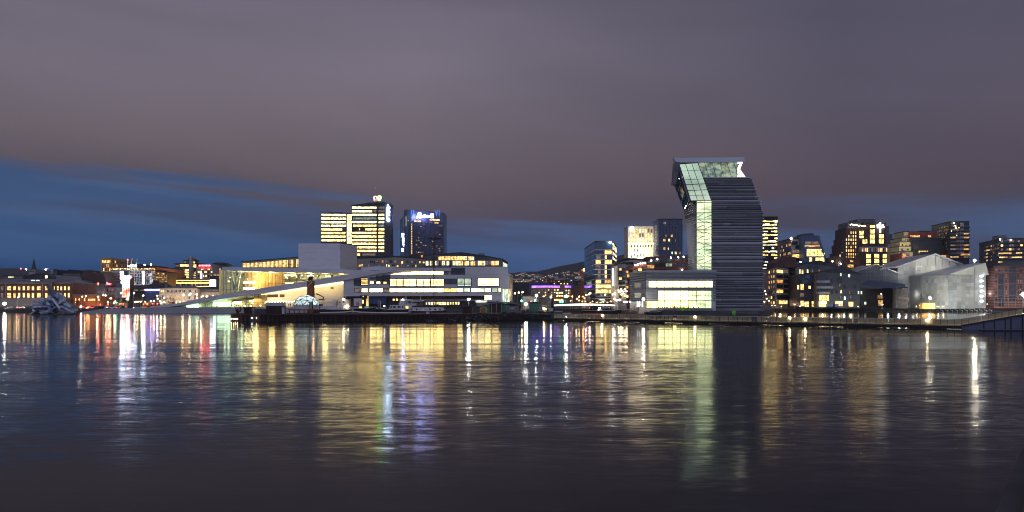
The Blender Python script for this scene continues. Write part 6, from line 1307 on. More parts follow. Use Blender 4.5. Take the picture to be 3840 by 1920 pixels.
# scaffold stair tower and striped building
r = thing('scaffold_stair', 'steel scaffold stair tower with zigzag flights between the wrapped hall and the striped building', 'scaffold', (X(3712, 428), 428, GZ)); mb = MB()
for x in (3700, 3726):
    for y in (427, 430): mb.tube((X(x, 428), y, GZ), (X(x, 428), y, Z(1004, 428)), .09, 'steel', 4)
mb.build('frame', r); mb = MB()
for k in range(6): y = 1008+k*21; mb.hexa([W(3703, y, 427), W(3724, y+17, 427), W(3724, y+20, 427), W(3703, y+3, 427)], [W(3703, y, 427.9), W(3724, y+17, 427.9), W(3724, y+20, 427.9), W(3703, y+3, 427.9)], 'alu_light')
mb.build('stair_flight', r); light('POINT', W(3706, 1100, 424), 300, (1, .95, .85), r, .4)
surf('striped', (.36, .12, .11), .8, var=.1)
m = M['striped']; nt = m.node_tree; bs = [n for n in nt.nodes if n.type == 'BSDF_PRINCIPLED'][0]; w_ = nd(nt, 'ShaderNodeTexWave', wave_type='BANDS', bands_direction='Z'); w_.inputs['Scale'].default_value = .38; t_ = nd(nt, 'ShaderNodeTexCoord'); nt.links.new(t_.outputs['Object'], w_.inputs['Vector']); r2 = nd(nt, 'ShaderNodeValToRGB'); r2.color_ramp.elements[0].position = .3; r2.color_ramp.elements[1].position = .4; r2.color_ramp.elements[0].color = (.05, .015, .015, 1); r2.color_ramp.elements[1].color = (.24, .115, .105, 1); nt.links.new(w_.outputs['Fac'], r2.inputs[0]); nt.links.new(r2.outputs[0], bs.inputs['Base Color'])
b = Bld('striped_apartment', 'unfinished apartment building striped in red and pale bands with dark balcony bays', 'apartment block', 420, [(3728, 1000), (3870, 1000)], 'striped', depth=16)
for x0, x1 in ((3743, 3763), (3784, 3808)):
    for k in range(6): b.wp(0, x0, 1026+21*k-(22 if x0 > 3780 else 0), x1, 1043+21*k-(22 if x0 > 3780 else 0), 'd', 2, off=.1, name='balcony_bay')
for x in (3735, 3748, 3773, 3818, 3828):
    for k in range(6):
        if x in (3748,) and k > 0: continue
        b.wp(0, x-2.6, 1008+21*k, x+2.6, 1020+21*k, 'd' if R.random() < .7 else 'm')
b.done(); light('POINT', W(3815, 1110, 410), 1400, (1, .9, .8), b.root, .6)
mb = MB()
for x in range(3730, 3845, 13): mb.tube(W(x, 1152, 416), W(x, 1120, 416), .06, 'steel', 4)
for y in (1120, 1135): mb.tube(W(3728, y, 416), W(3845, y, 416), .07, 'steel', 4)
b.part('scaffold', mb)
# brick roofs behind the row
b = Bld('low_brick_terrace', 'low red brick terrace with two amber windows below the terraced office', 'apartment block', 500, [(3142, 966), (3226, 972)], 'brick_dark', depth=12); b.wp(0, 3178, 992, 3200, 1003, 'a', 2); b.wp(0, 3188, 975, 3199, 983, 'a', 2); b.done()
mb = MB()
for x, y in ((3122, 980), (2937, 980), (3153, 989), (3002, 982)): mb.ball(W(x, y, 500), .4, 'glow_cold', 6, 4)
b.part('lamp', mb)
# ------------------------------------------------------------------ glass and steel sculpture floating at the left
D = 316; r = thing('glass_sculpture', 'jagged iceberg like sculpture of glass and steel plates floating in the water at the left', 'sculpture', (X(200, D), D, 0))
SR = random.Random(11)
def shard(a, b, w, th, mat, tw=0, dy=0):
    w *= 1.25; a = W(a[0], a[1], D+dy); b = W(b[0], b[1], D+dy+SR.uniform(-2, 2)); d = (b-a).normalized(); u = Vector((0, 1, SR.uniform(-.4, .4)))
    v = d.cross(u).normalized()*w/2; u = u.normalized()*th; m = MB()
    m.hexa([a-v, b-v*.75, b+v*.6, a+v], [a-v+u, b-v*.75+u, b+v*.6+u, a+v+u], mat); return m
for i in range(7):      # low left stack of plates
    y = 1130+i*6; x0 = 124+SR.uniform(-2, 5)-i*1.0; x1 = 182+SR.uniform(-6, 8)
    shard((x0, y+3), (x1, y+SR.uniform(-2, 5)), 6.2*D/FOC, 2.5, ('ice', 'ice', 'ice_white')[i % 3], dy=SR.uniform(-3, 2)).build('glass_plate', r)
for i in range(16):
    x = 146+SR.uniform(0, 26); shard((x, 1128+SR.uniform(0, 20)), (x+SR.uniform(6, 16), 1120+SR.uniform(0, 26)), 8*D/FOC, 1.2, SR.choice(['ice', 'ice_white', 'ice']), dy=-3+SR.uniform(-1, 1)).build('glass_plate', r)
for i in range(15):      # central tower
    y = 1106+i*4.4; shard((180+SR.uniform(-3, 3), y+SR.uniform(-3, 3)), (214+SR.uniform(-3, 5), y+SR.uniform(-3, 5)), 7*D/FOC, 3.0, SR.choice(['ice', 'ice_white', 'ice']), dy=SR.uniform(-3, 1)).build('glass_plate', r)
for a, b, w in (((176, 1073), (206, 1110), 9), ((179, 1094), (200, 1112), 8), ((184, 1088), (212, 1106), 6), ((204, 1104), (236, 1134), 9), ((214, 1110), (250, 1140), 7), ((222, 1124), (262, 1150), 8), ((232, 1138), (291, 1164), 8), ((226, 1148), (276, 1170), 8), ((216, 1156), (262, 1176), 8), ((250, 1138), (288, 1160), 5), ((232, 1112), (246, 1160), 6), ((226, 1106), (230, 1150), 10), ((206, 1102), (208, 1160), 10), ((214, 1140), (240, 1128), 6), ((208, 1172), (190, 1150), 8), ((165, 1178), (196, 1158), 8), ((112, 1177), (140, 1162), 5), ((150, 1176), (184, 1164), 6), ((236, 1176), (256, 1160), 6), ((196, 1120), (224, 1156), 7)):
    shard(a, b, w*D/FOC, 1.6, SR.choice(['ice', 'ice_white', 'glass_blue', 'steel']), dy=-4+SR.uniform(-1.5, 1.5)).build('glass_plate', r)
mb = MB(); mb.prism([(X(116, 312), 312), (X(150, 309), 309), (X(250, 309), 309), (X(290, 313), 313), (X(286, 322), 322), (X(120, 322), 322)], -.4, .35, 'concrete_dark'); mb.build('pontoon', r)
mb = MB(); [mb.tube(W(a[0], a[1], D-2), W(b[0], b[1], D-2), .12, 'steel', 4) for a, b in (((176, 1072), (200, 1130)), ((180, 1094), (238, 1160)), ((206, 1104), (290, 1166)), ((128, 1130), (200, 1160)))]; mb.build('steel_frame', r)
# ------------------------------------------------------------------ pier
mb = MB(); mb.prism([(X(856, 196), 198), (X(868, 194.6), 194.6), (X(1640, 195), 195), (X(1700, 200), 200), (X(1990, 211), 211), (X(2070, 225), 225), (X(2070, 250), 250), (X(1500, 232), 232), (X(880, 222), 222)], -1, 1.72, 'timber_dark'); r = thing('pier', 'long low dark timber pier crossing in front of the opera house', 'pier', (X(1240, 195), 195, 0)); mb.build('deck_body', r)
mb = MB(); mb.box(X(868, 194.5), X(1640, 194.5), 194.2, 194.55, 1.5, 1.78, 'rust'); mb.build('edge_beam', r)
for k in range(46): 
    mb = MB(); x = X(872+k*16.8, 194.3); mb.tube((x, 194.1, -1), (x, 194.1, 1.45), .16, 'timber_dark', 6); mb.build('pile', r)
for k, px in enumerate((868, 877, 884, 890)):
    mb = MB(); c = W(px, 1196, 193.6); mb.ball(c, .08, 'glow_bulb', 6, 4); mb.box(c.x-.05, c.x+.05, 193.6, 194.2, c.z-.05, c.z+.05, 'steel'); mb.build('pier_lamp', r)
for px in (945, 962):
    mb = MB(); c = W(px, 1192, 193.8); mb.ball(c, .07, 'glow_bulb' if px > 950 else 'glow_cold', 6, 4); mb.build('pier_lamp', r)
mb = MB(); RR = random.Random(5)
for k in range(900):
    px = RR.uniform(1590, 2075); t = (px-1590)/485; D = (195 if px < 1640 else 195+(px-1640)*.05)+RR.uniform(-1.5, 3.5) if px < 1990 else 211+(px-1990)*.17+RR.uniform(-2, 3); z = (D-(193.5+max(0, t)*15))*.35*RR.uniform(.3, 1); z = min(max(z, -.2), 1.8); s = RR.uniform(.3, .9)
    c = Vector((X(px, D), D, z)); p = [c+Vector((RR.uniform(-s, s), RR.uniform(-s, s), RR.uniform(-s*.6, s*.6))) for _ in range(4)]
    for q in ((0, 1, 2), (0, 2, 3), (0, 3, 1), (1, 3, 2)): mb.face([p[i] for i in q], 'rock')
o = mb.build('shore_rocks'); o['kind'] = 'stuff'; tag(o, 'rough dark boulders along the waterline at the right end of the pier', 'rocks')
# white pipe on the pier edge
PD = 198
mb = MB(); pp = [W(x, y, PD) for x, y in ((1200, 1175), (1290, 1173), (1322, 1169.5), (1350, 1173), (1420, 1175), (1530, 1175))]
for a, c in zip(pp, pp[1:]): mb.tube(a+Vector((0, 0, .15)), c+Vector((0, 0, .15)), .16, 'paint_white', 6)
single('pipe', mb, 'long white pipe lying along the edge of the pier', 'pipe', pp[0])
r = thing('pier_end_marker', 'dark post with a round sign standing on the left end of the pier', 'sign post', (X(892, 197), 197, 1.72)); mb = MB(); a = W(891, 1177, 197); mb.tube(a, W(891, 1160, 197), .32, 'black', 8, .25); mb.build('post', r); mb = MB(); ring(mb, 894, 1160, .62, 197, 'black', -200, 60, .16); mb.hexa([W(894, 1160, 196.9)+Vector((.55*math.cos(t), 0, .55*math.sin(t))) for t in [k*.628 for k in range(10)]], [W(894, 1160, 197.0)+Vector((.55*math.cos(t), 0, .55*math.sin(t))) for t in [k*.628 for k in range(10)]], 'concrete'); mb.build('round_sign', r)
def crate(name, lab, cat, x0, x1, y0, D, dep, mat, skew=0, ribs=6, z0=1.72, lid=None):
    r = thing(name, lab, cat, (X((x0+x1)/2, D), D, z0)); mb = MB(); zt = Z(y0, D); a, c = X(x0, D), X(x1, D); s = skew*D/FOC
    mb.hexa([(a+s, D, z0), (c+s*.6, D, z0), (c, D, zt), (a, D, zt)], [(a+s, D+dep, z0), (c+s*.6, D+dep, z0), (c, D+dep, zt), (a, D+dep, zt)], mat); mb.build('body', r)
    mb = MB()
    for k in range(ribs): t = (k+.5)/ribs; x = a+(c-a)*t; mb.hexa([(x-.05+s*(1-.4*t), D-.06, z0), (x+.05+s*(1-.4*t), D-.06, z0), (x+.05, D-.06, zt), (x-.05, D-.06, zt)], [(x-.05+s*(1-.4*t), D-.005, z0), (x+.05+s*(1-.4*t), D-.005, z0), (x+.05, D-.005, zt), (x-.05, D-.005, zt)], mat)
    mb.build('rib', r); mb = MB(); mb.box(a-.1, c+.1, D-.1, D+dep+.1, zt+.01, zt+.12, lid or mat); mb.build('lid', r); return r
crate('sauna_cabin', 'dark slanted cabin standing on the pier left of the dome', 'cabin', 912, 937, 1153, 200, 3, 'timber_dark', 5, 5); crate('steel_chute', 'steel sided hopper leaning against the dark slanted cabin', 'hopper', 939, 950, 1155, 201, 2, 'steel', 6, 2)
crate('timber_crate', 'wide dark timber crate with vertical boards on the pier under the white tent', 'crate', 998, 1056, 1149, 203, 4, 'timber_dark', 0, 14); crate('grey_cabinet', 'narrow pale grey cabinet beside the wide timber crate', 'cabinet', 1057, 1064, 1155, 203, 1.5, 'paint_white', 0, 2)
crate('loading_heap', 'low jumbled stack of dark pallets between the slanted cabin and the timber crate', 'pallets', 953, 995, 1160, 205, 3, 'grey_panel', 2, 8)
crate('white_box', 'small white box on the pier edge near the houseboat', 'box', 1598, 1609, 1171, 197, 1, 'paint_white', 0, 2)
crate('stone_hut', 'square dark plank hut beneath the bright lamp on the rocky shore', 'hut', 1734, 1770, 1150, 208, 3, 'timber_dark', 0, 9)
# white tent
D = 345; r = thing('white_tent', 'white flat roofed event tent in front of the orange wall of the opera house', 'tent', (X(1026, D), D, GZ)); mb = MB(); mb.box(X(994, D), X(1059, D), D, D+5, GZ+.2, Z(1134.5, D), 'canvas'); mb.build('canvas_wall', r); mb = MB(); mb.box(X(993, D), X(1060, D), D-.3, D+5.3, Z(1134.5, D)+.02, Z(1133.5, D)+.1, 'paint_white'); mb.build('canvas_roof', r); mb = MB(); [mb.box(X(x, D)-.04, X(x, D)+.04, D-.08, D-.01, GZ+.2, Z(1135, D), 'steel') for x in (1005, 1015, 1026, 1037, 1048)]; mb.build('pole', r)
# geodesic dome
import bmesh as _bm
D = 215; c = Vector((X(1145, D), D+1, Z(1144, D))); Rr = 47*D/FOC
r = thing('geodesic_dome', 'translucent white geodesic dome lit from inside on a raised deck on the pier', 'dome', (c.x, c.y, 1.72))
bm = _bm.new(); _bm.ops.create_icosphere(bm, subdivisions=2, radius=Rr)
tri = [[(v.co.x+c.x, v.co.y+c.y, v.co.z*.8+c.z) for v in f.verts] for f in bm.faces if all(v.co.z > -.05*Rr for v in f.verts)]; edges = set()
mb = MB(); eb = MB()
for t in tri:
    mb.face(t, 'membrane')
    for i in range(3):
        a, b_ = t[i], t[(i+1) % 3]; k = tuple(sorted((tuple(round(q, 3) for q in a), tuple(round(q, 3) for q in b_))))
        if k not in edges: edges.add(k); eb.tube(a, b_, .075, 'frame_dark', 5)
bm.free(); mb.build('membrane', r); eb.build('strut_frame', r)
n = 24; base = [(c.x+Rr*math.cos(6.2832*k/n), c.y+Rr*math.sin(6.2832*k/n)) for k in range(n)]
mb = MB(); zb = Z(1159, D)
for k in range(n): a = base[k]; b_ = base[(k+1) % n]; mb.face([(a[0], a[1], zb), (b_[0], b_[1], zb), (b_[0]*.999+c.x*.001, b_[1], c.z+.1), (a[0], a[1], c.z+.1)], 'canvas')
mb.build('skirt', r)
mb = MB(); mb.box(X(1170, D), X(1182, D), D-2.9, D-2.3, zb, Z(1131, D), 'frame_dark'); mb.box(X(1172, D), X(1180, D), D-3.0, D-2.92, zb, Z(1133, D), 'membrane'); mb.build('door', r)
mb = MB(); mb.box(X(1096, D), X(1206, D), D-4, D+5, Z(1163, D), zb, 'timber'); 
for x in (1100, 1118, 1136, 1154, 1172, 1190, 1204): mb.tube((X(x, D), D-3.8, 1.7), (X(x, D), D-3.8, Z(1163, D)), .12, 'timber_dark', 5)
mb.build('deck', r)
light('POINT', c+Vector((0, 0, 1.0)), 650, (.85, 1, 1), r, .6)
# timber stack / sauna tower
D = 228; r = thing('timber_tower', 'narrow orange timber clad tower with a black box chimney behind the dome', 'tower', (X(1163, D), D, GZ)); zt = Z(1054, D)
pA, pB, pC = (X(1151, D), D), (X(1172, D), D), (X(1179.5, D+1.2), D+1.2)
mb = MB(); mb.prism([pA, pB, pC, (pA[0]+.4, D+2.4)], -.5, zt, 'timber'); w_ = mb.build('wall', r)
f1, f2 = F(pA, pB), F(pB, pC); mb = MB(); z = 1.9
while z < zt-.1: f1.slab(mb, 0, 1, z, z+.12, 'timber', .07, .06); f2.slab(mb, 0, 1, z, z+.12, 'timber', .07, .06); z += .26
mb.build('batten', r, w_)
mb = MB(); mb.tube(W(1156, 1071, D-.3), W(1168, 1059, D-.3), .09, 'paint_white', 6); mb.tube(W(1166, 1062, D-.3), W(1169.5, 1058, D-.3), .16, 'paint_white', 6); mb.build('white_symbol', r)
mb = MB(); mb.hexa([W(1155, 1049, D+.6), W(1172, 1049, D+.6), W(1175, 1035, D+.6), W(1158, 1036, D+.6)], [W(1155, 1049, D+2), W(1172, 1049, D+2), W(1175, 1035, D+2), W(1158, 1036, D+2)], 'black'); mb.tube(W(1160, 1054, D+1.2), W(1160, 1049, D+1.2), .15, 'black'); mb.tube(W(1170, 1054, D+1.2), W(1170, 1049, D+1.2), .15, 'black'); mb.build('chimney', r)
light('POINT', W(1174, 1085, D-6), 90, (1, .6, .3), r, .4)
# ------------------------------------------------------------------ boats
def boat(name, lab, cat, x0, x1, D, ydeck, hull, bow=1, houses=(), wins=(), extras=(), beam=4):
    a, c = X(x0, D), X(x1, D); zd = Z(ydeck, D); L_ = c-a; r = thing(name, lab, cat, ((a+c)/2, D, 0))
    mb = MB(); secs = []
    for t, w, s in ((0, .7, .1), (.15, .95, 0), (.6, 1, 0), (.85, .7, .15), (1, .06, .5)):
        tt = t if bow > 0 else 1-t; x = a+L_*tt; h = beam/2*w; rise = s*.9; secs.append([(x, D-h, zd+rise), (x, D-h*.75, -.3), (x, D+h*.75, -.3), (x, D+h, zd+rise)])
    k = mb.mi(hull); o = len(mb.v)
    for s in secs: mb.v += s
    for i in range(len(secs)-1):
        for j in range(4): mb.f.append((o+4*i+j, o+4*i+(j+1) % 4, o+4*i+4+(j+1) % 4, o+4*i+4+j)); mb.m.append(k)
    mb.f.append(tuple(range(o, o+4))); mb.f.append(tuple(range(o+16, o+20))); mb.m += [k, k]; hb = mb.build('hull', r)
    mb = MB()
    for s, t in zip(secs, secs[1:]): mb.tube(s[0], t[0], .08, 'paint_white', 4)
    mb.build('gunwale', r, hb)
    for h in houses:
        hx0, hx1, hy, mat = h[:4]; nm = h[4] if len(h) > 4 else 'cabin'; yb = h[5] if len(h) > 5 else ydeck; sl = h[6] if len(h) > 6 else 0
        mb = MB(); hw = beam*.36; xa, xb = X(hx0, D), X(hx1, D); z0, z1 = Z(yb, D), Z(hy, D); s_ = sl*D/FOC
        mb.hexa([(xa, D-hw, z0), (xb, D-hw, z0), (xb-s_, D-hw, z1), (xa+s_, D-hw, z1)], [(xa, D+hw, z0), (xb, D+hw, z0), (xb-s_, D+hw, z1), (xa+s_, D+hw, z1)], mat); mb.build(nm, r)
        mb = MB(); mb.box(xa+s_-.15, xb-s_+.15, D-hw-.12, D+hw+.12, z1+.01, z1+.1, mat); mb.build('cabin_roof', r)
    for wx0, wx1, wy0, wy1, m in wins:
        mb = MB(); hw = beam*.36+.04; mb.box(X(wx0, D), X(wx1, D), D-hw, D-hw+.03, Z(wy1, D), Z(wy0, D), m); mb.build('window', r)
    for e in extras:
        mb = MB()
        if e[0] == 'mast': mb.tube(W(e[1], e[3], D), W(e[1]+(e[4] if len(e) > 4 else 0), e[2], D), .09, 'paint_white', 5, .04); mb.build('mast', r)
        if e[0] == 'boom': mb.tube(W(e[1], e[2], D-1), W(e[3], e[4], D-1), .22, e[5], 5, .12); mb.build('crane_arm', r)
        if e[0] == 'lamp': mb.ball(W(e[1], e[2], D-2), e[3], e[4], 6, 4); mb.build('lamp', r)
        if e[0] == 'ring': ring(mb, e[1], e[2], .4, D-beam*.36-.1, 'paint_orange', 0, 360, .12, 10); mb.build('lifebuoy', r)
        if e[0] == 'rail':
            for x in range(e[1], e[2], 6): mb.tube(W(x, e[3]+7, D-1.5), W(x, e[3], D-1.5), .03, 'steel', 4)
            mb.tube(W(e[1], e[3], D-1.5), W(e[2], e[3], D-1.5), .035, 'steel', 4); mb.build('railing', r)
    return r
boat('white_workboat', 'white workboat with a bright lit wheelhouse moored behind the pier right of the dome', 'boat', 1186, 1318, 252, 1160, 'hull_dark', -1,
     [(1206, 1290, 1150, 'paint_white', 'deckhouse'), (1288, 1311, 1124, 'paint_white', 'wheelhouse', 1158, 1), (1272, 1287, 1132, 'paint_white', 'cabin', 1150), (1252, 1263, 1127, 'paint_white', 'cabin', 1150)], [(1224, 1228, 1160, 1163, 'glow_white'), (1233, 1237, 1160, 1163, 'glow_white'), (1277, 1281, 1131, 1136, 'black'), (1291, 1296, 1130, 1135, 'black'), (1268, 1272, 1157, 1162, 'glass_dark'), (1281, 1285, 1156, 1161, 'glass_dark')],
     [('mast', 1297, 1108, 1124, -1), ('mast', 1293, 1114, 1124, 1), ('lamp', 1288, 1122, .25, 'glow_bulb'), ('lamp', 1306, 1148, .22, 'glow_bulb'), ('lamp', 1298, 1150, .2, 'glow_bulb'), ('rail', 1206, 1250, 1136)], 5)
light('POINT', W(1292, 1120, 247), 25, (1, .85, .6), None, .3, name='wheelhouse_light')
boat('crane_barge', 'flat dark barge with a rust red crane arm between dome and white workboat', 'barge', 1180, 1262, 262, 1150, 'hull_dark', 1, [(1192, 1206, 1140, 'paint_blue', 'cabin')], [], [('boom', 1186, 1101, 1214, 1114, 'rust'), ('boom', 1213, 1113, 1211, 1130, 'rust'), ('boom', 1196, 1124, 1220, 1124, 'black')], 5)
boat('harbour_tug', 'dark tug with a black wheelhouse tower and a green white deckhouse behind the pier', 'tug', 1330, 1408, 250, 1156, 'hull_dark', 1, [(1331, 1360, 1120, 'paint_white', 'deckhouse', 1147), (1354, 1374, 1109, 'black', 'wheelhouse', 1120), (1364, 1369, 1120, 'black', 'funnel', 1158), (1350, 1392, 1149, 'concrete', 'cabin')], [(1362, 1368, 1125, 1138, 'lit_yellow'), (1352, 1361, 1149, 1158, 'lit_warm'), (1371, 1386, 1149, 1155, 'lit_green'), (1364, 1368, 1110, 1114, 'lit_yellow')], [('mast', 1363, 1080, 1108), ('mast', 1372, 1097, 1108, 2), ('ring', 1340, 1139)], 5)
r = thing('lit_quay_hut', 'narrow yellow lit glass hut beside the tug', 'hut', (X(1375, 262), 262, 1)); mb = MB(); mb.box(X(1373, 262), X(1378, 262), 262, 264, 0, Z(1109, 262), 'lit_gold'); mb.build('wall', r); mb = MB(); mb.box(X(1372, 262), X(1379, 262), 261.6, 264.4, Z(1109, 262)+.02, Z(1107, 262), 'black'); mb.build('roof', r)
boat('small_cabin_boat', 'small white cabin boat with two dark windows moored left of the motor yacht', 'boat', 1420, 1530, 240, 1160, 'hull_dark', -1, [(1463, 1520, 1145, 'paint_white', 'cabin', 1158, 2)], [(1466, 1474, 1148, 1156, 'glass_dark'), (1476, 1487, 1148, 1155, 'glass_blue'), (1493, 1505, 1148, 1155, 'glass_blue'), (1510, 1515, 1148, 1156, 'timber_dark')], [('mast', 1426, 1126, 1156), ('lamp', 1441, 1148, .22, 'glow_white')], 3.6)
boat('motor_yacht', 'large white motor yacht with two decks, moored in front of the opera house', 'yacht', 1495, 1590, 250, 1158, 'paint_white', -1, [(1499, 1562, 1139, 'paint_white', 'deckhouse', 1156, 0), (1500, 1548, 1124, 'paint_white', 'wheelhouse', 1140, 3), (1505, 1585, 1128, 'paint_white', 'flybridge', 1131)], [(1519, 1531, 1134, 1141, 'glass_dark'), (1534, 1545, 1129, 1141, 'glass_dark'), (1524, 1534, 1147, 1159, 'lit_warm')], [('mast', 1517, 1108, 1125, 3), ('mast', 1524, 1110, 1125, -1), ('mast', 1577, 1108, 1126, -1), ('lamp', 1510, 1123, .2, 'glow_white'), ('ring', 1579, 1142), ('rail', 1548, 1600, 1134)], 5)
boat('houseboat', 'long white low houseboat with small dark windows right of the motor yacht', 'houseboat', 1545, 1672, 246, 1166, 'hull_dark', 1, [(1551, 1664, 1153, 'paint_white', 'cabin', 1165), (1548, 1668, 1147, 'roof_dark', 'roof_deck', 1153)], [(1562, 1568, 1157, 1163, 'glass_dark'), (1612, 1618, 1157, 1163, 'glass_dark'), (1630, 1638, 1157, 1163, 'glass_dark'), (1648, 1656, 1157, 1163, 'glass_dark'), (1586, 1592, 1158, 1164, 'lit_dim')], [('rail', 1555, 1660, 1141)], 5)
boat('dark_sloop', 'small open dark boat with a bare mast between the tug and the cabin boat', 'boat', 1395, 1450, 258, 1158, 'hull_dark', 1, [(1408, 1430, 1152, 'grey_panel')], [(1412, 1416, 1153, 1156, 'lit_dim')], [('mast', 1418, 1120, 1155)], 3)
boat('survey_boat', 'grey workboat with a yellow lit cabin at the left end of the footbridge', 'boat', 2020, 2110, 226, 1168, 'grey_panel', -1, [(2033, 2051, 1152, 'paint_yellow', 'cabin', 1166, 2), (2058, 2072, 1158, 'paint_white', 'locker', 1168)], [(2036, 2042, 1154, 1160, 'glow_bulb'), (2044, 2049, 1156, 1162, 'lit_yellow')], [('mast', 2058, 1128, 1168), ('mast', 2036, 1146, 1156), ('mast', 2049, 1146, 1156), ('boom', 2036, 1146, 2050, 1146, 'paint_white'), ('rail', 2026, 2112, 1166), ('mast', 2026, 1152, 1170)], 4)
# rocky shore sheds: grey shed roof, green containers
D = 232; r = thing('storage_shed', 'low storage shed with a wide shallow pale roof over green doors', 'shed', (X(1880, D), D, GZ)); mb = MB(); mb.xz([(1806, 1175), (1806, 1142), (1880, 1137), (1910, 1137), (1955, 1148), (1958, 1175)], D, D+9, 'timber_dark'); mb.build('wall', r); mb = MB(); mb.xz([(1786, 1147), (1850, 1134), (1895, 1131.5), (1928, 1134), (1962, 1147), (1962, 1149), (1928, 1138), (1895, 1136), (1850, 1138.5), (1790, 1150)], D-1, D+10, 'roof_grey'); mb.build('roof', r)
for x0, x1 in ((1808, 1836), (1884, 1911)):
    mb = MB(); mb.box(X(x0, D), X(x1, D), D-.3, D-.02, GZ, Z(1143, D), 'paint_green')
    for k in range(9): x = X(x0+(x1-x0)*(k+.5)/9, D); mb.box(x-.06, x+.06, D-.38, D-.3, GZ+.1, Z(1144, D), 'paint_green')
    mb.build('green_door', r)
for x in (1843, 1861, 1880): mb = MB(); mb.box(X(x, D)-.07, X(x, D)+.07, D-.4, D-.25, GZ, Z(1139, D), 'steel'); mb.build('post', r)
r = thing('site_banner', 'dark fence banner with small pale letters in front of the storage shed', 'banner', (X(1923, 222), 222, GZ)); D = 222
mb = MB(); mb.box(X(1900, D), X(1943, D), D, D+.08, Z(1174, D), Z(1150, D), 'grey_panel'); mb.build('panel', r); mb = MB(); [mb.tube(W(x, 1176, D-.05), W(x, 1148, D-.05), .05, 'steel', 4) for x in (1899, 1944)]; mb.tube(W(1899, 1148.5, D-.05), W(1944, 1148.5, D-.05), .05, 'steel', 4); mb.build('frame', r)
text('NRC', .75, W(1911, 1160, D-.12), 'paint_white', r, 'lettering')
r = thing('cable_drum', 'large round cable drum leaning against the green doors of the storage shed', 'cable drum', (X(1813, 224), 224, GZ)); mb = MB(); ring(mb, 1813, 1163, .95, 224, 'paint_yellow', 0, 360, .07, 16); ring(mb, 1813, 1163, .45, 224, 'timber', 0, 360, .12, 12); [mb.tube(W(1813, 1163, 224), W(1813, 1163, 224)+Vector((.9*math.cos(a), 0, .9*math.sin(a))), .05, 'timber', 4) for a in [k*.785 for k in range(8)]]; mb.build('drum', r)
r = thing('banded_tarp_boat', 'upturned pale hull under a glowing window strip left of the storage shed', 'boat', (X(1810, 245), 245, GZ)); mb = MB(); mb.xz([(1778, 1128), (1790, 1150), (1850, 1150), (1830, 1136), (1822, 1128)], 245, 249, 'roof_grey'); mb.build('hull', r); mb = MB(); mb.xz([(1782, 1127), (1828, 1127), (1822, 1134), (1786, 1134)], 244.6, 244.9, 'lit_pale'); mb.build('window', r)
# bright shore lamps
def pole_lamp(name, lab, x, y, D, mat, rad, base=GZ, pr=.09, e=0, col=(1, .95, .8), arm=0, cat='lamp', group=None):
    r = thing(name, lab, cat, (X(x, D), D, base), group); p = W(x, y, D); mb = MB(); mb.tube((p.x, D, base), (p.x, D, p.z), pr, 'steel', 6, pr*.6)
    if arm: mb.tube((p.x, D, p.z), (p.x+arm, D, p.z+.15), .06, 'steel', 5)
    mb.build('pole', r); mb = MB(); mb.ball((p.x+arm, D, p.z+.05), rad, mat, 8, 5, .8); mb.build('lamp_head', r)
    if e: light('POINT', (p.x+arm, D-rad-.3, p.z), e, col, r, .3)
    return r
if 'glow_star2' not in M: glow('glow_star2', (1, .97, .85), 220)
pole_lamp('shore_floodlight', 'very bright white lamp on a tripod pole above the square plank hut', 1758, 1123, 210, 'glow_star2', .36, e=150)
pole_lamp('shore_floodlight', 'bright cold white lamp beside the green doored shed at the water edge', 1972, 1141, 232, 'glow_star2', .42, e=240, col=(.8, 1, .95))
pole_lamp('street_floodlight', 'bright warm white lamp just left of the traffic lights behind the inlet', 2012, 1108, 380, 'glow_star2', .6)
pole_lamp('street_floodlight', 'bright white lamp in front of the purple lit office, left of the glass tower', 2122, 1112, 380, 'glow_star2', .75)
pole_lamp('quay_floodlight', 'bright flaring lamp on the quay at the far left edge of the view', 17, 1139, 405, 'glow_star2', .7)
pole_lamp('quay_floodlight', 'small white flaring lamp on the left quay right of the glass sculpture', 304, 1150, 400, 'glow_star2', .35)
# ------------------------------------------------------------------ lit footbridge over the inlet
D = 372; r = thing('lit_footbridge', 'gently arched footbridge whose side glows white over the inlet', 'bridge', (X(2192, D), D, 0))
up = [(2078+k*15.2, 1145-6.5*math.sin(math.pi*min(1, (k+2.2)/19))) for k in range(16)]
mb = MB(); mb.xz([(x, y) for x, y in up]+[(x, y+9-abs(x-2180)*.02) for x, y in reversed(up)], D, D+5, 'concrete'); mb.build('deck', r)
mb = MB(); mb.xz([(x, y+.6) for x, y in up]+[(x, y+6.8-abs(x-2180)*.02) for x, y in reversed(up)], D-.3, D-.05, 'glow_bridge'); lb = mb.build('light_band', r)
mb = MB()
for k in range(14): x = 2085+k*15.5; yk = 1146.5-6*math.sin(math.pi*min(1, ((x-2078)/15.2+2.2)/19)); mb.tube(W(x, yk+5, D-.4), W(x+5, yk+1, D-.4), .07, 'frame_dark', 4); mb.tube(W(x+5, yk+1, D-.4), W(x+9, yk+5, D-.4), .07, 'frame_dark', 4)
mb.build('truss', r, lb)
mb = MB(); mb.xz([(x, y-4.5) for x, y in up]+[(x, y-.3) for x, y in reversed(up)], D+.5, D+.6, 'glass_clear'); mb.build('railing', r)
mb = MB(); mb.xz([(2298, 1146), (2312, 1146), (2312, 1178), (2298, 1178)], D, D+6, 'stone'); mb.xz([(2060, 1148), (2080, 1144), (2080, 1176), (2060, 1176)], D, D+6, 'concrete_dark'); mb.build('abutment', r)
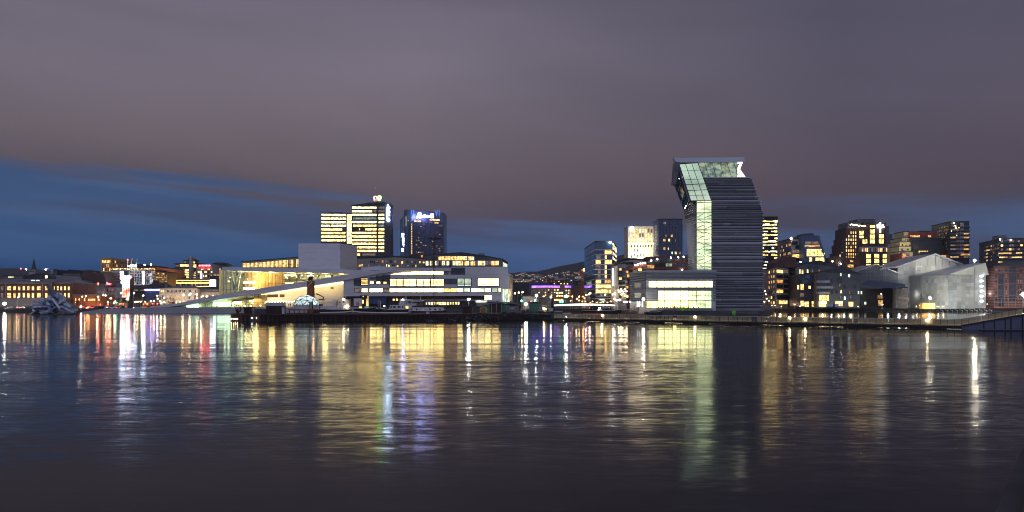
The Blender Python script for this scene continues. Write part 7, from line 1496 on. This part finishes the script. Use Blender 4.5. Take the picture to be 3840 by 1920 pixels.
mb = MB(); mb.tube(W(2072, 1175, 300), W(2070, 1112, 300), .45, 'black', 8, .35); r = thing('old_crane_post', 'tall dark leaning post with a cold lamp at its top left of the lit footbridge', 'post', (X(2072, 300), 300, 0)); mb.build('post', r); mb = MB(); mb.ball(W(2066, 1114, 299), .35, 'glow_white', 6, 4); mb.tube(W(2066, 1113, 299), W(2071, 1111, 300), .1, 'black', 4); mb.build('lamp', r)
b = Bld('grey_cargo_box', 'large dark grey square box building with a pinkish top edge left of the lit footbridge', 'building', 345, [(2021, 1117), (2069, 1118)], 'grey_panel', depth=8, roof='warm_panel'); b.done()
b = Bld('hoarding_wall', 'pale site hoarding wall behind the green traffic lights', 'hoarding', 400, [(1960, 1112), (2020, 1112)], 'plaster', depth=3); b.done()
b = Bld('green_container', 'dark green container and cabin on the shore left of the footbridge', 'container', 255, [(1985, 1138), (2022, 1140)], 'paint_green', depth=4); b.done()
b = Bld('rust_wall_barge', 'red brown low wall lying behind the footbridge railing, left of the museum', 'wall', 262, [(2190, 1174), (2262, 1176)], 'paint_orange', depth=3, base=0, parapet=.15); b.done()
b = Bld('rust_wall_barge', 'red brown low wall lying behind the footbridge railing, directly below the museum gangway', 'wall', 262, [(2322, 1176), (2398, 1178)], 'paint_orange', depth=3, base=0, parapet=.15); b.done()
boat('black_barge', 'long black flat barge under the glowing footbridge', 'barge', 2180, 2330, 300, 1164, 'black', 1, [(2242, 2256, 1160, 'paint_white', 'cabin'), (2262, 2300, 1162, 'black', 'cargo')], [(2175+5, 2200, 1150, 1154, 'lit_dim')], [('lamp', 2245, 1162, .15, 'glow_bulb')], 5)
boat('rowing_boat', 'dark covered boat tied up below the museum terrace', 'boat', 2418, 2482, 262, 1170, 'hull_dark', 1, [(2430, 2462, 1166, 'paint_blue', 'tarpaulin', 1171, 6)], [], [('mast', 2428, 1152, 1168, 10)], 3)
# museum gangway and small items
r = thing('gangway', 'pale timber gangway with handrails sloping up to a lit landing beside the museum wing', 'gangway', (X(2390, 275), 275, 0)); D = 275
mb = MB(); mb.hexa([W(2362, 1168, D), W(2404, 1146, D), W(2404, 1149, D), W(2362, 1172, D)], [W(2362, 1168, D+2), W(2404, 1146, D+2), W(2404, 1149, D+2), W(2362, 1172, D+2)], 'timber'); mb.build('ramp', r)
mb = MB()
for dz in (0, 5): mb.tube(W(2362, 1162-dz, D), W(2402, 1140-dz, D), .09, 'stone_white', 4)
for k in range(5): x = 2363+k*10; mb.tube(W(x, 1170-k*5.4, D), W(x, 1156-k*5.2, D), .08, 'stone_white', 4)
mb.tube(W(2402, 1138, D), W(2420, 1152, D), .1, 'stone_white', 4); mb.build('handrail', r)
mb = MB(); mb.xz([(2395, 1150), (2418, 1150), (2418, 1176), (2395, 1176)], D+1, D+4, 'stone_white'); mb.build('landing', r); light('POINT', W(2405, 1150, D-4), 160, (1, .85, .5), r, .3)
mb = MB(); [mb.box(X(x, D)-.12, X(x, D)+.12, D-.2, D, Z(1150, D), Z(1130, D), 'glow_star') for x in (2390.5, 2398, 2409)]; mb.build('light_post', r)
r = thing('museum_quay', 'dark stone embankment with steps below the museum terrace', 'embankment', (X(2600, 272), 272, 0)); mb = MB(); mb.xz([(2415, 1184), (2425, 1170), (2480, 1163), (2640, 1165), (2700, 1170), (2845, 1178), (2850, 1186), (2415, 1186)], 272, 287, 'concrete_dark'); mb.build('embankment', r); mb = MB(); mb.xz([(2700, 1169), (2842, 1169), (2842, 1180), (2700, 1180)], 284, 287.5, 'grey_panel'); mb.build('wall', r)
mb = MB(); mb.tube(W(2745, 1180, 271), W(2745, 1165, 271), .15, 'steel'); r = thing('green_lantern', 'glowing green lantern shaped buoy below the museum tower', 'buoy', (X(2753, 270), 270, 0)); mb = MB(); mb.ball(W(2753, 1174, 270), .75, 'lime_plant', 8, 6, 1.3); mb.build('body', r); light('POINT', W(2753, 1172, 266), 60, (.5, 1, .2), r, .2)
# chairs on the terrace, green plants
cm = MB()
for dx, dy in ((-.22, -.2), (.22, -.2), (-.22, .2), (.22, .2)): cm.tube((dx, dy, 0), (dx, dy, .45 if dy < 0 else .95), .03, 'stone', 4)
cm.box(-.25, .25, -.25, .25, .43, .48, 'stone'); cm.box(-.25, .25, .2, .24, .6, .95, 'stone')
ch0 = tag(cm.build('terrace_chair'), 'pale wooden chair in the row along the museum terrace', 'chair', 'chairs along the museum terrace')
for k in range(30):
    px = 2463+k*5.4
    if 2545 < px < 2585: continue
    o = ch0 if k == 0 else ch0.copy()
    if k: COL.objects.link(o)
    nch = nch+1 if k else 1; o['label'] = ordl(nch)+' pale wooden chair from the left along the museum terrace'
    o.location = (X(px, 282), 282+R.uniform(-1, .5), Z(1163.6, 282)+.02); o.rotation_euler = (0, 0, R.uniform(0, 6.28)); o.scale = (1.2,)*3
for i, px in enumerate((2551, 2561, 2578)):
    mb = MB(); c = W(px, 1158, 280)
    for k in range(260): p = c+Vector((R.gauss(0, .38), R.gauss(0, .38), R.gauss(0, .42))); a = R.uniform(0, 6.28); mb.face([p, p+Vector((.16*math.cos(a), .16*math.sin(a), .1)), p+Vector((0, .05, .2))], 'lime_plant')
    r = thing('potted_shrub', ['bright green shrub on the terrace, leftmost of three', 'bright green shrub on the terrace, middle of three', 'bright green shrub on the terrace, rightmost of three'][i], 'shrub', (c.x, c.y, Z(1165, 280))); mb.build('foliage', r); mb = MB(); mb.tube((c.x, c.y, Z(1165, 280)), (c.x, c.y, Z(1161, 280)), .3, 'rust', 8, .4); mb.build('pot', r)
    light('POINT', c+Vector((0, -2, 0)), 25, (.8, 1, .5), r, .1)
# ------------------------------------------------------------------ long floating footbridge in front
r = thing('floating_footbridge', 'long low floating footbridge with glass railing panels crossing the right half of the view', 'footbridge', (X(2800, 165), 165, 0))
P0 = Vector((X(1955, 211), 211, 0)); P1 = Vector((X(3606, 132), 132, 0)); dr = (P1-P0).normalized(); nb = Vector((-dr.y, dr.x, 0)); Ln = (P1-P0).length
if nb.y < 0: nb = -nb
def bx3(mb, p, q, n0, n1, z0, z1, mat, dz=0):
    a = [p+nb*n0, q+nb*n0, q+nb*n1, p+nb*n1]; e = [0, dz, dz, 0]
    mb.hexa([(v.x, v.y, z0+d) for v, d in zip(a, e)], [(v.x, v.y, z1+d) for v, d in zip(a, e)], mat)
mb = MB(); bx3(mb, P0, P1, 0, 3.2, .1, .62, 'black'); mb.build('deck', r)
mb = MB(); bx3(mb, P0, P1, .02, .12, 1.62, 1.68, 'frame_light'); bx3(mb, P0, P1, 3.0, 3.1, 1.62, 1.68, 'frame_light'); mb.build('handrail', r)
mb = MB(); bx3(mb, P0, P1, -.03, .04, .63, .74, 'frame_dark'); mb.build('strip_cover', r)  # added opaque bar that hides the glowing strip behind it
glow('glow_panel_fill', (1, .82, .48), 20); mb = MB(); bx3(mb, P0+dr*12, P1, .16, .26, .64, .68, 'glow_panel_fill'); mb.build('added_panel_glow', r)  # added unseen strip that brightens the glass panels from below
NP = 88
for k in range(NP):
    a = P0+dr*(12+(Ln-12)*(k+.04)/NP); c = P0+dr*(12+(Ln-12)*(k+.96)/NP)
    if k in (13, 14, 34, 52, 71): continue
    mb = MB(); bx3(mb, a, c, .05, .08, .75, 1.6, 'fence_glass'); mb.build('glass_panel', r)
mb = MB()
for k in range(NP+1): a = P0+dr*(12+(Ln-12)*k/NP); mb.tube((a.x, a.y, .6), (a.x, a.y, 1.66), .04, 'frame_dark', 4)
for k in range(12): a = P0+dr*k; mb.tube((a.x, a.y, .6), (a.x, a.y, 1.66), .03, 'frame_dark', 4); mb.tube((a.x, a.y, 1.1), (a.x+dr.x, a.y+dr.y, 1.1), .02, 'frame_dark', 4)
o = mb.build('railing_posts', r)
mb = MB()
for k in range(9): a = P0+dr*(Ln*(k+.3)/9); bx3(mb, a, a+dr*5, .3, 2.9, -.6, .1, 'concrete_dark')
mb.build('pontoon', r)
for px, y in ((2258, 1183), (2605, 1188), (2960, 1191), (3018, 1196), (3475, 1201)):
    kx = (px-CX)/FOC; s = (kx*P0.y-P0.x)/((P1.x-P0.x)-kx*(P1.y-P0.y)); p = P0+(P1-P0)*s; mb = MB(); z = Z(y, p.y); mb.tube((p.x, p.y-.1, .5), (p.x, p.y-.1, z), .05, 'steel', 4); mb.ball((p.x, p.y-.15, z), .2, 'glow_deck' if 'glow_deck' in M else 'glow_bulb', 8, 5); mb.build('bridge_lamp', r)
    light('POINT', (p.x, p.y+1.2, z), 18, (1, .7, .35), r, .15)
# rising end of the footbridge
Q0 = P1; Q1 = Vector((X(3850, 126), 126, 0)); Q2 = Vector((X(4150, 122), 122, 0)); rz = 1.95
d2 = (Q1-Q0); nb = Vector((-d2.y, d2.x, 0)).normalized(); nb = nb if nb.y > 0 else -nb
r = thing('bridge_ramp', 'sloping end of the footbridge rising to the right on a blue grey base wall', 'footbridge ramp', (Q0.x, Q0.y, 0))
def slope(mb, t0, t1, n0, n1, z0, z1, mat): 
    a = Q0.lerp(Q1, t0); c = Q0.lerp(Q1, t1); bx3s(mb, a, c, n0, n1, z0+rz*t0, z1+rz*t0, mat, rz*(t1-t0))
def bx3s(mb, p, q, n0, n1, z0, z1, mat, dz):
    a = [p+nb*n0, q+nb*n0, q+nb*n1, p+nb*n1]; e = [0, dz, dz, 0]; mb.hexa([(v.x, v.y, z0+d) for v, d in zip(a, e)], [(v.x, v.y, z1+d) for v, d in zip(a, e)], mat)
mb = MB(); slope(mb, 0, 1, 0, 3.2, .5, .66, 'frame_light'); slope(mb, 0, 1, -.05, -.01, .5, .78, 'frame_dark'); bx3s(mb, Q1, Q2, 0, 3.2, .5+rz, .66+rz, 'frame_light', 0); mb.build('deck', r)
mb = MB(); a, c = Q0, Q1; mb.hexa([(a.x, a.y+.15, -.5), (c.x, c.y+.15, -.5), (c.x, c.y+.15, .5+rz), (a.x, a.y+.15, .49)], [(a.x+nb.x*3, a.y+3, -.5), (c.x+nb.x*3, c.y+3, -.5), (c.x+nb.x*3, c.y+3, .5+rz), (a.x+nb.x*3, a.y+3, .49)], 'base_wall'); bx3s(mb, Q1, Q2, .15, 3, -.5, .5+rz, 'base_wall', 0); bw = mb.build('base_wall', r)
mb = MB()
for px in (3690, 3730, 3770, 3792, 3835): D = 132-(px-3606)*.0246; x = X(px, D); mb.box(x-.05, x+.05, D-.02, D+.3, .2, .5+rz*(px-3606)/250, 'black')
mb.box(X(3606, 131), X(3860, 126), 124.5, 126.2, -.3, .12, 'black'); mb.build('fender', r, bw)
for k in range(9):
    t0, t1 = (k+.05)/9.5, (k+.93)/9.5; mb = MB(); slope(mb, t0, t1, .03, .06, .74, 1.62, 'fence_glass'); mb.build('glass_panel', r)
for k in range(6): mb = MB(); a = Q1.lerp(Q2, (k+.05)/6); c = Q1.lerp(Q2, (k+.95)/6); bx3s(mb, a, c, .03, .06, .74+rz, 1.62+rz, 'fence_glass', 0); mb.build('glass_panel', r)
mb = MB(); slope(mb, 0, 1, 0, .1, 1.64, 1.71, 'paint_blue')
for k in range(10): t = k/9.5; a = Q0.lerp(Q1, t); mb.tube((a.x, a.y, .5+rz*t), (a.x, a.y, 1.68+rz*t), .045, 'paint_blue', 4)
mb.build('handrail', r); mb = MB(); slope(mb, 0, 1, .16, .26, .67, .7, 'glow_panel_fill'); bx3s(mb, Q1, Q2, .16, .26, .67+rz, .7+rz, 'glow_panel_fill', 0); mb.build('added_panel_glow', r)  # same added glow strip, brightening the panels of the ramp
# right basin quay edge with timber fenders
r = thing('right_quay_edge', 'dark timber quay edge with pale zigzag brackets in front of the construction halls', 'quay edge', (X(3400, 421), 421, 0))
mb = MB(); mb.box(X(2905, 421), X(3900, 421), 420.4, 421.9, 1.35, 1.95, 'timber_dark'); mb.build('edge_beam', r)
for k in range(44): mb = MB(); x = X(2916+k*15.2, 420.6); mb.tube((x, 420.5, -1), (x, 420.5, 1.35), .22, 'timber_dark', 5); mb.build('pile', r)
for k in range(11): x = 3526+k*18.3; mb = MB(); mb.hexa([W(x, 1158, 420), W(x+3, 1162, 420), W(x+11, 1162, 420), W(x+12, 1168, 420), W(x+9.5, 1168, 420), W(x+9, 1164.5, 420), W(x, 1163, 420)], [q+Vector((0, .25, 0)) for q in (W(x, 1158, 420), W(x+3, 1162, 420), W(x+11, 1162, 420), W(x+12, 1168, 420), W(x+9.5, 1168, 420), W(x+9, 1164.5, 420), W(x, 1163, 420))], 'paint_white'); mb.build('bracket', r)
crate('yellow_container', 'bright orange yellow lit site container at the foot of the front wrapped hall', 'container', 3459, 3506, 1138, 409, 3, 'paint_yellow', 0, 12, z0=GZ); light('AREA', W(3482, 1132, 403), 700, (1, .75, .3), None, rot=(math.radians(60), 0, 0), sx=6, sy=1, name='container_light')
# ------------------------------------------------------------------ bare winter trees
def tree_proto(seed, h, spread, label):
    q = random.Random(seed); r = thing('bare_tree', label, 'tree', (0, 0, -500), None)
    tr = MB(); cr = MB()
    def grow(p, d, l, rad, lv):
        e = p+d*l; (tr if lv < 2 else cr).tube(p, e, rad, 'bark' if lv < 2 else 'twig', 5 if lv < 2 else 3, rad*.6)
        if lv >= 5: return
        for k in range(q.choice([3, 3, 4]) if lv < 4 else 4):
            v = Vector((q.gauss(0, 1), q.gauss(0, 1), q.gauss(.35, .5))).normalized(); nd_ = (d*.75+v*spread).normalized(); grow(p+d*l*q.uniform(.6, 1), nd_, l*q.uniform(.55, .8), rad*.55, lv+1)
    # local coordinates: build() subtracts the root's location
    grow(Vector((0, 0, -500)), Vector((q.gauss(0, .04), 0, 1)).normalized(), h*.3, h*.022, 0)
    tr.build('trunk', r); cr.build('crown', r); return r
TP = [tree_proto(i, 8, .75+.1*(i % 3), 'bare tree') for i in range(4)]
TP2 = tree_proto(9, 6, .55, 'thin tree')
used = set()
def put_tree(proto, px, D, ytop, label, group, base=GZ):
    h = Z(ytop, D)-base; s = h/8.0
    if id(proto) not in used: used.add(id(proto)); r = proto; r.location = (X(px, D), D, base); r.rotation_euler = (0, 0, R.uniform(0, 6.28)); r.scale = (s,)*3; r['label'] = label; r['group'] = group; return r
    return copy_thing(proto, (X(px, D), D, base), R.uniform(0, 6.28), label, group, s)
for i, px in enumerate([392, 412, 430, 447, 492, 508, 524, 545, 562, 580, 598, 618, 640]):
    put_tree(TP[i % 4], px, 414+R.uniform(-4, 6), R.uniform(1088, 1100), ordl(i+1)+' from the left: bare dark tree in front of the white station', 'bare trees in the station square')
for i, px in enumerate([268, 276, 284, 292]): put_tree(TP[i], px, 408, R.uniform(1106, 1114), ordl(i+1)+' from the left: dense dark tree beside the low brick pavilion at the quay', 'trees beside the brick pavilion')
for i, px in enumerate([1514, 1540, 1600, 1640, 1692, 1740, 1864]): put_tree(TP2, px, 380, R.uniform(1094, 1102), ordl(i+1)+' from the left: slim bare tree standing in front of the white opera office wall', 'slim trees along the opera house')
for i, px in enumerate([2150, 2172, 2196, 2214, 2290, 2310, 2326, 2342]): put_tree(TP[i % 4], px, 385, R.uniform(1108, 1118), ordl(i+1)+' from the left: bare tree lit orange by street lamps behind the glowing footbridge', 'lamp lit trees behind the glowing footbridge')
for i, px in enumerate([2868, 2872]): put_tree(TP[i], px, 415, 1112, ordl(i+1)+' from the left: dark tree between the museum tower and the corner apartment block', 'trees right of the museum')
# ------------------------------------------------------------------ street lamps
def lamp_proto(mat, rad, label, arm=.0):
    r = thing('street_lamp', label, 'street lamp', (0, 0, -400)); mb = MB(); mb.tube((0, 0, -400), (0, 0, -400+6), .08, 'frame_light', 5, .05)
    if arm: mb.tube((0, 0, -394), (arm, 0, -393.8), .05, 'frame_light', 4)
    mb.build('pole', r); mb = MB(); mb.ball((arm, 0, -394+.1), rad, mat, 6, 4, .8); mb.build('lamp_head', r); return r
LP = {}
def lamps(kind, mat, rad, label, group, pts, D, arm=0, lw=0, col=(1, .7, .4)):
    if kind not in LP: LP[kind] = [lamp_proto(mat, rad, label, arm), False]
    pts = sorted(pts)
    for i, (px, y) in enumerate(pts):
        L1 = ordl(i+1)+' from the left: '+label
        base = GZ if D > 300 else 0; h = Z(y, D)-base; s = max(.2, h/6.1); loc = (X(px, D), D, base)
        if not LP[kind][1]: r = LP[kind][0]; r.location = loc; r.scale = (1, 1, s); LP[kind][1] = True; r['label'] = L1; r['group'] = group
        else: r = copy_thing(LP[kind][0], loc, 0, L1, group); r.scale = (1, 1, s)
        for c in r.children:
            if c.name.startswith('lamp_head'): c.scale = (1, 1, 1)
        if lw and i % 2 == 0: light('POINT', (X(px, D), D-.8, Z(y, D)), lw, col, None, .3, name='street_lamp_light')
lamps('warm', 'glow_bulb', .30, 'tall warm street lamp among the trees of the station square', 'street lamps in the station square', [(366, 1112), (394, 1108), (413, 1119), (452, 1100), (478, 1124), (501, 1098), (535, 1108), (588, 1109), (590, 1120), (614, 1117), (686, 1106), (708, 1107), (712, 1102), (736, 1104), (755, 1112)], 418, .3, 320)
lamps('globe', 'glow_lampyellow' if 'glow_lampyellow' in M else 'glow_bulb', .38, 'low round lamp among the traffic of the station square', 'low round lamps in the station square', [(404, 1133), (432, 1131), (476, 1122), (480, 1118), (508, 1132), (517, 1131), (527, 1131), (545, 1132), (566, 1130), (578, 1129), (600, 1130), (605, 1136), (616, 1133), (428, 1137)], 412, 0, 120)
lamps('road', 'glow_warm', .3, 'street lamp on the road right of the opera house', 'street lamps right of the opera house', [(1928, 1100), (1942, 1097), (1956, 1095), (2035, 1112), (2160, 1120), (2168, 1112), (2210, 1099), (2205, 1104), (2195, 1106), (2265, 1105), (2326, 1090)], 392, .5, 260, (1, .75, .4))
lamps('quay', 'glow_amber', .32, 'small amber lamp behind the glowing footbridge', 'amber lamps behind the glowing footbridge', [(2140, 1128), (2146, 1112), (2172, 1126), (2184, 1130), (2196, 1131), (2214, 1134), (2222, 1130), (2240, 1134), (2252, 1134), (2262, 1132), (2278, 1134), (2290, 1130), (2186, 1112), (2192, 1118)], 388, 0, 220, (1, .55, .2))
lamps('garland', 'glow_bulb', .24, 'bulb lamp in the cluster beside the museum wing', 'lamp cluster beside the museum wing', [(2308, 1092), (2314, 1098), (2318, 1088), (2322, 1095), (2328, 1085), (2334, 1092), (2338, 1100), (2304, 1100), (2298, 1104), (2330, 1104), (2345, 1084), (2350, 1092), (2344, 1108)], 384, 0, 140)
lamps('cold', 'glow_cold', .32, 'cold white lamp on the promenade left of the museum wing', 'cold lamps left of the museum wing', [(2304, 1121), (2312, 1126), (2324, 1125), (2342, 1132), (2350, 1132), (2362, 1131)], 370, 0, 60, (.8, .85, 1))
lamps('right', 'glow_warm', .26, 'small warm lamp along the right waterfront', 'lamps along the right waterfront', [(2869, 1092), (2872, 1104), (2876, 1120), (2884, 1128), (2895, 1146), (2930, 1150), (2980, 1142), (3000, 1148), (3012, 1140), (2906, 1146), (2866, 1132), (3305, 1102), (3310, 1142), (3218, 1150), (3436, 1148), (3448, 1145), (3514, 1148), (3520, 1149), (3535, 1150), (3702, 1140)], 413, 0, 60)
lamps('left', 'glow_warm', .24, 'slim street lamp in front of the brick customs house', 'street lamps on the left quay road', [(66, 1115), (120, 1112), (306, 1113), (320, 1110), (385, 1107), (282, 1133)], 415, .3, 150)
lamps('red', 'glow_redtail', .34, 'red signal lamp low over the road on the left bank', 'red signal lamps on the left bank', [(368, 1064), (405, 1142), (573, 1139), (590, 1139), (551, 1140), (376, 1141)], 411, 0)
lamps('christmas', 'glow_bulb', .3, 'warm lamp hanging over the station steps behind the white ramp tip', 'lamps at the station steps', [(739, 1118), (753, 1122), (762, 1110), (776, 1112), (826, 1100)], 432, 0)
# traffic lights
tl = None
for i, (x, y, D, m, lb) in enumerate(((1956, 1128, 385, 'glow_green', 'green traffic light with strong glow right of the opera house'), (2006, 1126, 385, 'glow_green', 'green traffic light beside the large grey box building'), (2101, 1131, 385, 'glow_green', 'green traffic light left above the glowing footbridge'), (2109, 1131, 385, 'glow_green', 'green traffic light above the glowing footbridge, right one of the pair'), (1904, 1129, 380, 'glow_green', 'small green traffic light behind the storage shed'), (1991, 1130, 385, 'glow_redtail', 'red traffic light between the two strong green ones'), (406, 1133, 411, 'glow_green', 'small green traffic light among the trees of the left square'), (438, 1135, 411, 'glow_green', 'green traffic light beside the golden low lamp on the left square'))):
    r = thing('traffic_light', lb, 'traffic light', (X(x, D), D, GZ)); p = W(x, y, D); mb = MB(); mb.tube((p.x, D+.2, GZ), (p.x, D+.2, p.z+.5), .07, 'steel', 5); mb.build('pole', r); mb = MB(); mb.box(p.x-.22, p.x+.22, D, D+.2, p.z-.45, p.z+.65, 'black'); mb.build('housing', r); mb = MB(); mb.ball((p.x, D-.1, p.z), .42 if i < 4 else .25, m, 8, 5); mb.build('lens', r)
# ------------------------------------------------------------------ cars
def car_proto(i, mat):
    o = Vector((0, 0, -300-10*i)); r = thing('car', 'car', 'car', o); z = o.z
    mb = MB(); pr = [(-2.2, .35), (-2.2, .8), (-1.5, .95), (-.9, 1.42), (.7, 1.45), (1.35, .95), (2.15, .8), (2.2, .35)]
    mb.hexa([(x, -.85, z+h) for x, h in pr], [(x, .85, z+h) for x, h in pr], mat); mb.build('body', r)
    mb = MB(); g = [(-1.35, .98), (-.85, 1.36), (.62, 1.38), (1.15, .98)]; mb.hexa([(x, -.88, z+h) for x, h in g], [(x, -.86, z+h) for x, h in g], 'glass_dark'); mb.hexa([(x, .86, z+h) for x, h in g], [(x, .88, z+h) for x, h in g], 'glass_dark'); mb.build('window', r)
    for x in (-1.35, 1.35):
        for y in (-.86, .7): mb = MB(); mb.tube((x, y, z+.33), (x, y+.18, z+.33), .33, 'rubber', 10); mb.build('wheel', r)
    for y in (-.6, .6): mb = MB(); mb.box(2.18, 2.26, y-.15, y+.15, z+.6, z+.75, 'glow_white'); mb.ball((2.24, y, z+.66), .12, 'glow_white', 5, 4); mb.build('headlight', r)
    for y in (-.65, .65): mb = MB(); mb.box(-2.27, -2.19, y-.17, y+.17, z+.62, z+.8, 'glow_redtail'); mb.build('tail_light', r)
    return r
cm_ = [('paint_white', 'white'), ('black', 'black'), ('paint_red', 'dark red'), ('steel', 'silver'), ('paint_blue', 'dark blue')]
CP = [car_proto(i, m) for i, (m, _) in enumerate(cm_)]; cu_ = set()
# px, D, heading, colour, label detail
carl = [(48, 408, 180, 1, 'black car on the quay road, farthest left of all'), (62, 412, 180, 3, 'silver car on the quay road under the left street lamp'), (78, 409, 180, 0, 'white car on the quay road below the middle of the brick customs house'), (94, 411, 10, 2, 'dark red car with glowing tail lights left of the glass sculpture'), (112, 409, 180, 4, 'dark blue car just left of the glass sculpture'),
        (318, 404, 60, 2, 'dark red car with tail lights at the left end of the traffic queue'), (330, 406, 70, 1, 'black car with red tail lights second in the traffic queue by the brick pavilion'), (340, 403, 75, 0, 'white car in the middle of the red traffic queue by the brick pavilion'), (350, 406, 80, 3, 'silver car braking in the traffic queue in front of the brick pavilion'), (361, 404, 60, 4, 'dark blue car at the right end of the brick pavilion'), (374, 405, 30, 1, 'black car right of the brick pavilion'), (390, 406, 200, 3, 'silver car with headlights below the first bare trees'),
        (420, 405, 200, 0, 'white car below the bright glass tower on its left'), (444, 407, 195, 2, 'dark red car directly below the bright glass tower'), (466, 405, 170, 4, 'dark blue car below the bright glass tower on its right'), (492, 405, 20, 1, 'black car under the bare trees below the grid fronted hotel'), (520, 406, 200, 3, 'silver car under the bare trees left of the blue light bar'), (556, 405, 60, 2, 'dark red car below the blue light bar'), (575, 406, 60, 0, 'white car below the right end of the blue light bar'), (2228, 384, 0, 1, 'black car crossing behind the glowing footbridge'), (2268, 384, 180, 3, 'silver car behind the right end of the glowing footbridge'), (1938, 375, 90, 0, 'white car stopped below the traffic lights right of the opera house')]
for px, D, h, c, lb in carl:
    loc = (X(px, D), D, GZ)
    if c not in cu_: cu_.add(c); r = CP[c]; r.location = loc; r.rotation_euler = (0, 0, math.radians(h)); r['label'] = lb; r['group'] = 'cars on the road'
    else: copy_thing(CP[c], loc, math.radians(h), lb, 'cars on the road')
# orange tram-like buses glowing between trees
for i, (x0, x1, lb) in enumerate(((444, 466, 'orange lit kiosk below the bright glass tower'), (536, 556, 'amber lit stall between the bare trees'), (628, 648, 'small dark roofed kiosk in front of the white station'))):
    D = 416; b = Bld('kiosk', lb, 'kiosk', D, [(x0, 1133), (x1, 1133)], 'timber', depth=3, base=GZ, parapet=.2); b.grid(0, x0+1, 1136, x1-1, 1146, 4, 1, 'a4' if i < 2 else 'm2', .75, .8); b.done()
# ------------------------------------------------------------------ people
def person_proto(walk, k):
    V = [(0, 0, .95), (0, 0, 1.2), (0, 0, 1.42), (0, 0, 1.52), (0, 0, 1.66), (.1, 0, .9), (.12, .2*walk, .5), (.12, .05*walk, .08), (-.1, 0, .9), (-.12, -.18*walk, .5), (-.12, -.38*walk, .1), (.2, 0, 1.4), (.26, -.12*walk, 1.12), (.27, .02, .88), (-.2, 0, 1.4), (-.26, .12*walk, 1.12), (-.27, .14*walk, .9), (.12, -.13+.05*walk, .03), (-.12, -.13-.35*walk, .04), (0, -.01, 1.74)]
    E = [(0, 1), (1, 2), (2, 3), (3, 4), (0, 5), (5, 6), (6, 7), (0, 8), (8, 9), (9, 10), (2, 11), (11, 12), (12, 13), (2, 14), (14, 15), (15, 16), (7, 17), (10, 18), (4, 19)]
    rad = [.15, .15, .14, .06, .095, .1, .07, .05, .1, .07, .05, .07, .055, .04, .07, .055, .04, .045, .045, .07]
    me = bpy.data.meshes.new('p'); me.from_pydata(V, E, []); ob = bpy.data.objects.new('p', me); COL.objects.link(ob)
    md = ob.modifiers.new('s', 'SKIN'); 
    for i, sv in enumerate(me.skin_vertices[0].data): sv.radius = (rad[i], rad[i]*(.75 if i < 3 else 1)); sv.use_root = i == 0
    s2 = ob.modifiers.new('u', 'SUBSURF'); s2.levels = 1; dg = bpy.context.evaluated_depsgraph_get(); dg.update(); m2 = bpy.data.meshes.new_from_object(ob.evaluated_get(dg)); bpy.data.objects.remove(ob)
    m2.materials.clear(); m2.materials.append(M[('cloth_dark', 'paint_blue', 'timber_dark')[k]]); m2.materials.append(M['skin'])
    for p in m2.polygons:
        if p.center.z > 1.53: p.material_index = 1
    o = bpy.data.objects.new('person', m2); COL.objects.link(o); h = MB(); h.ball((0, .02, 1.72), .115, 'bark', 8, 5, .9); hh = h.build('hair'); hh.parent = o; return o
PP = [person_proto(w, k) for k, w in enumerate((0, 1, .6))]; pu = set()
ppl = [(812, 372, 'opera plaza in front of the greenish lit entrance'), (868, 371, 'opera plaza below the yellow entrance glass'), (879, 374, 'opera plaza beside the yellow entrance glass'), (886, 371, 'opera plaza just right of the yellow entrance glass'), (895, 373, 'opera plaza near the round pier sign'), (921, 370, 'opera plaza above the slanted cabin'), (933, 372, 'opera plaza left of the orange entrance wall'), (944, 371, 'opera plaza in front of the orange entrance wall'), (1083, 371, 'opera plaza right of the white tent'), (1090, 373, 'opera plaza left of the dome'),
       (2530, 283, 'museum terrace left of the green shrubs'), (2602, 283, 'museum terrace right of the green shrubs')]
for i, (px, D, lb) in enumerate(ppl):
    k = i % 3; z = Z(1152.5, 372)+.02 if px < 1200 else Z(1163.6, 282)+.02; lab = ['person in dark clothes standing on the ', 'person in dark blue walking on the ', 'person in brown clothes walking on the '][k]+lb
    if k not in pu: pu.add(k); o = PP[k]
    else:
        o = PP[k].copy(); COL.objects.link(o)
        for c in PP[k].children: q = c.copy(); COL.objects.link(q); q.parent = o
    o.location = (X(px, D), D, z); o.rotation_euler = (0, 0, R.uniform(-2, 2)); tag(o, lab, 'person', 'people on the quays')
# small figure silhouettes of the ramp top
for i, px in enumerate((1546, 1550, 1688)):
    o = PP[0].copy(); COL.objects.link(o); q = PP[0].children[0].copy(); COL.objects.link(q); q.parent = o
    o.location = (X(px, 390), 390, Z(1004, 385)+.02); tag(o, ['person standing at the top of the white ramp, left one of a pair', 'person standing at the top of the white ramp, right one of a pair', 'person standing alone at the right end of the opera ramp top'][i], 'person', 'people on the quays')
# ------------------------------------------------------------------ night air over the fjord
m, nt, o = newmat('haze'); v = nt.nodes.new('ShaderNodeVolumePrincipled'); v.inputs['Color'].default_value = (.75, .83, .95, 1); v.inputs['Density'].default_value = .0001; v.inputs['Anisotropy'].default_value = .2
nt.links.new(v.outputs[0], o.inputs['Volume']); mb = MB(); mb.box(-4500, 6200, -60, 3700, -4, 330, 'haze'); h = mb.build('haze'); h['kind'] = 'stuff'; tag(h, 'thin blue night haze over the harbour and the far hillside', 'haze')
scene.cycles.volume_bounces = 0
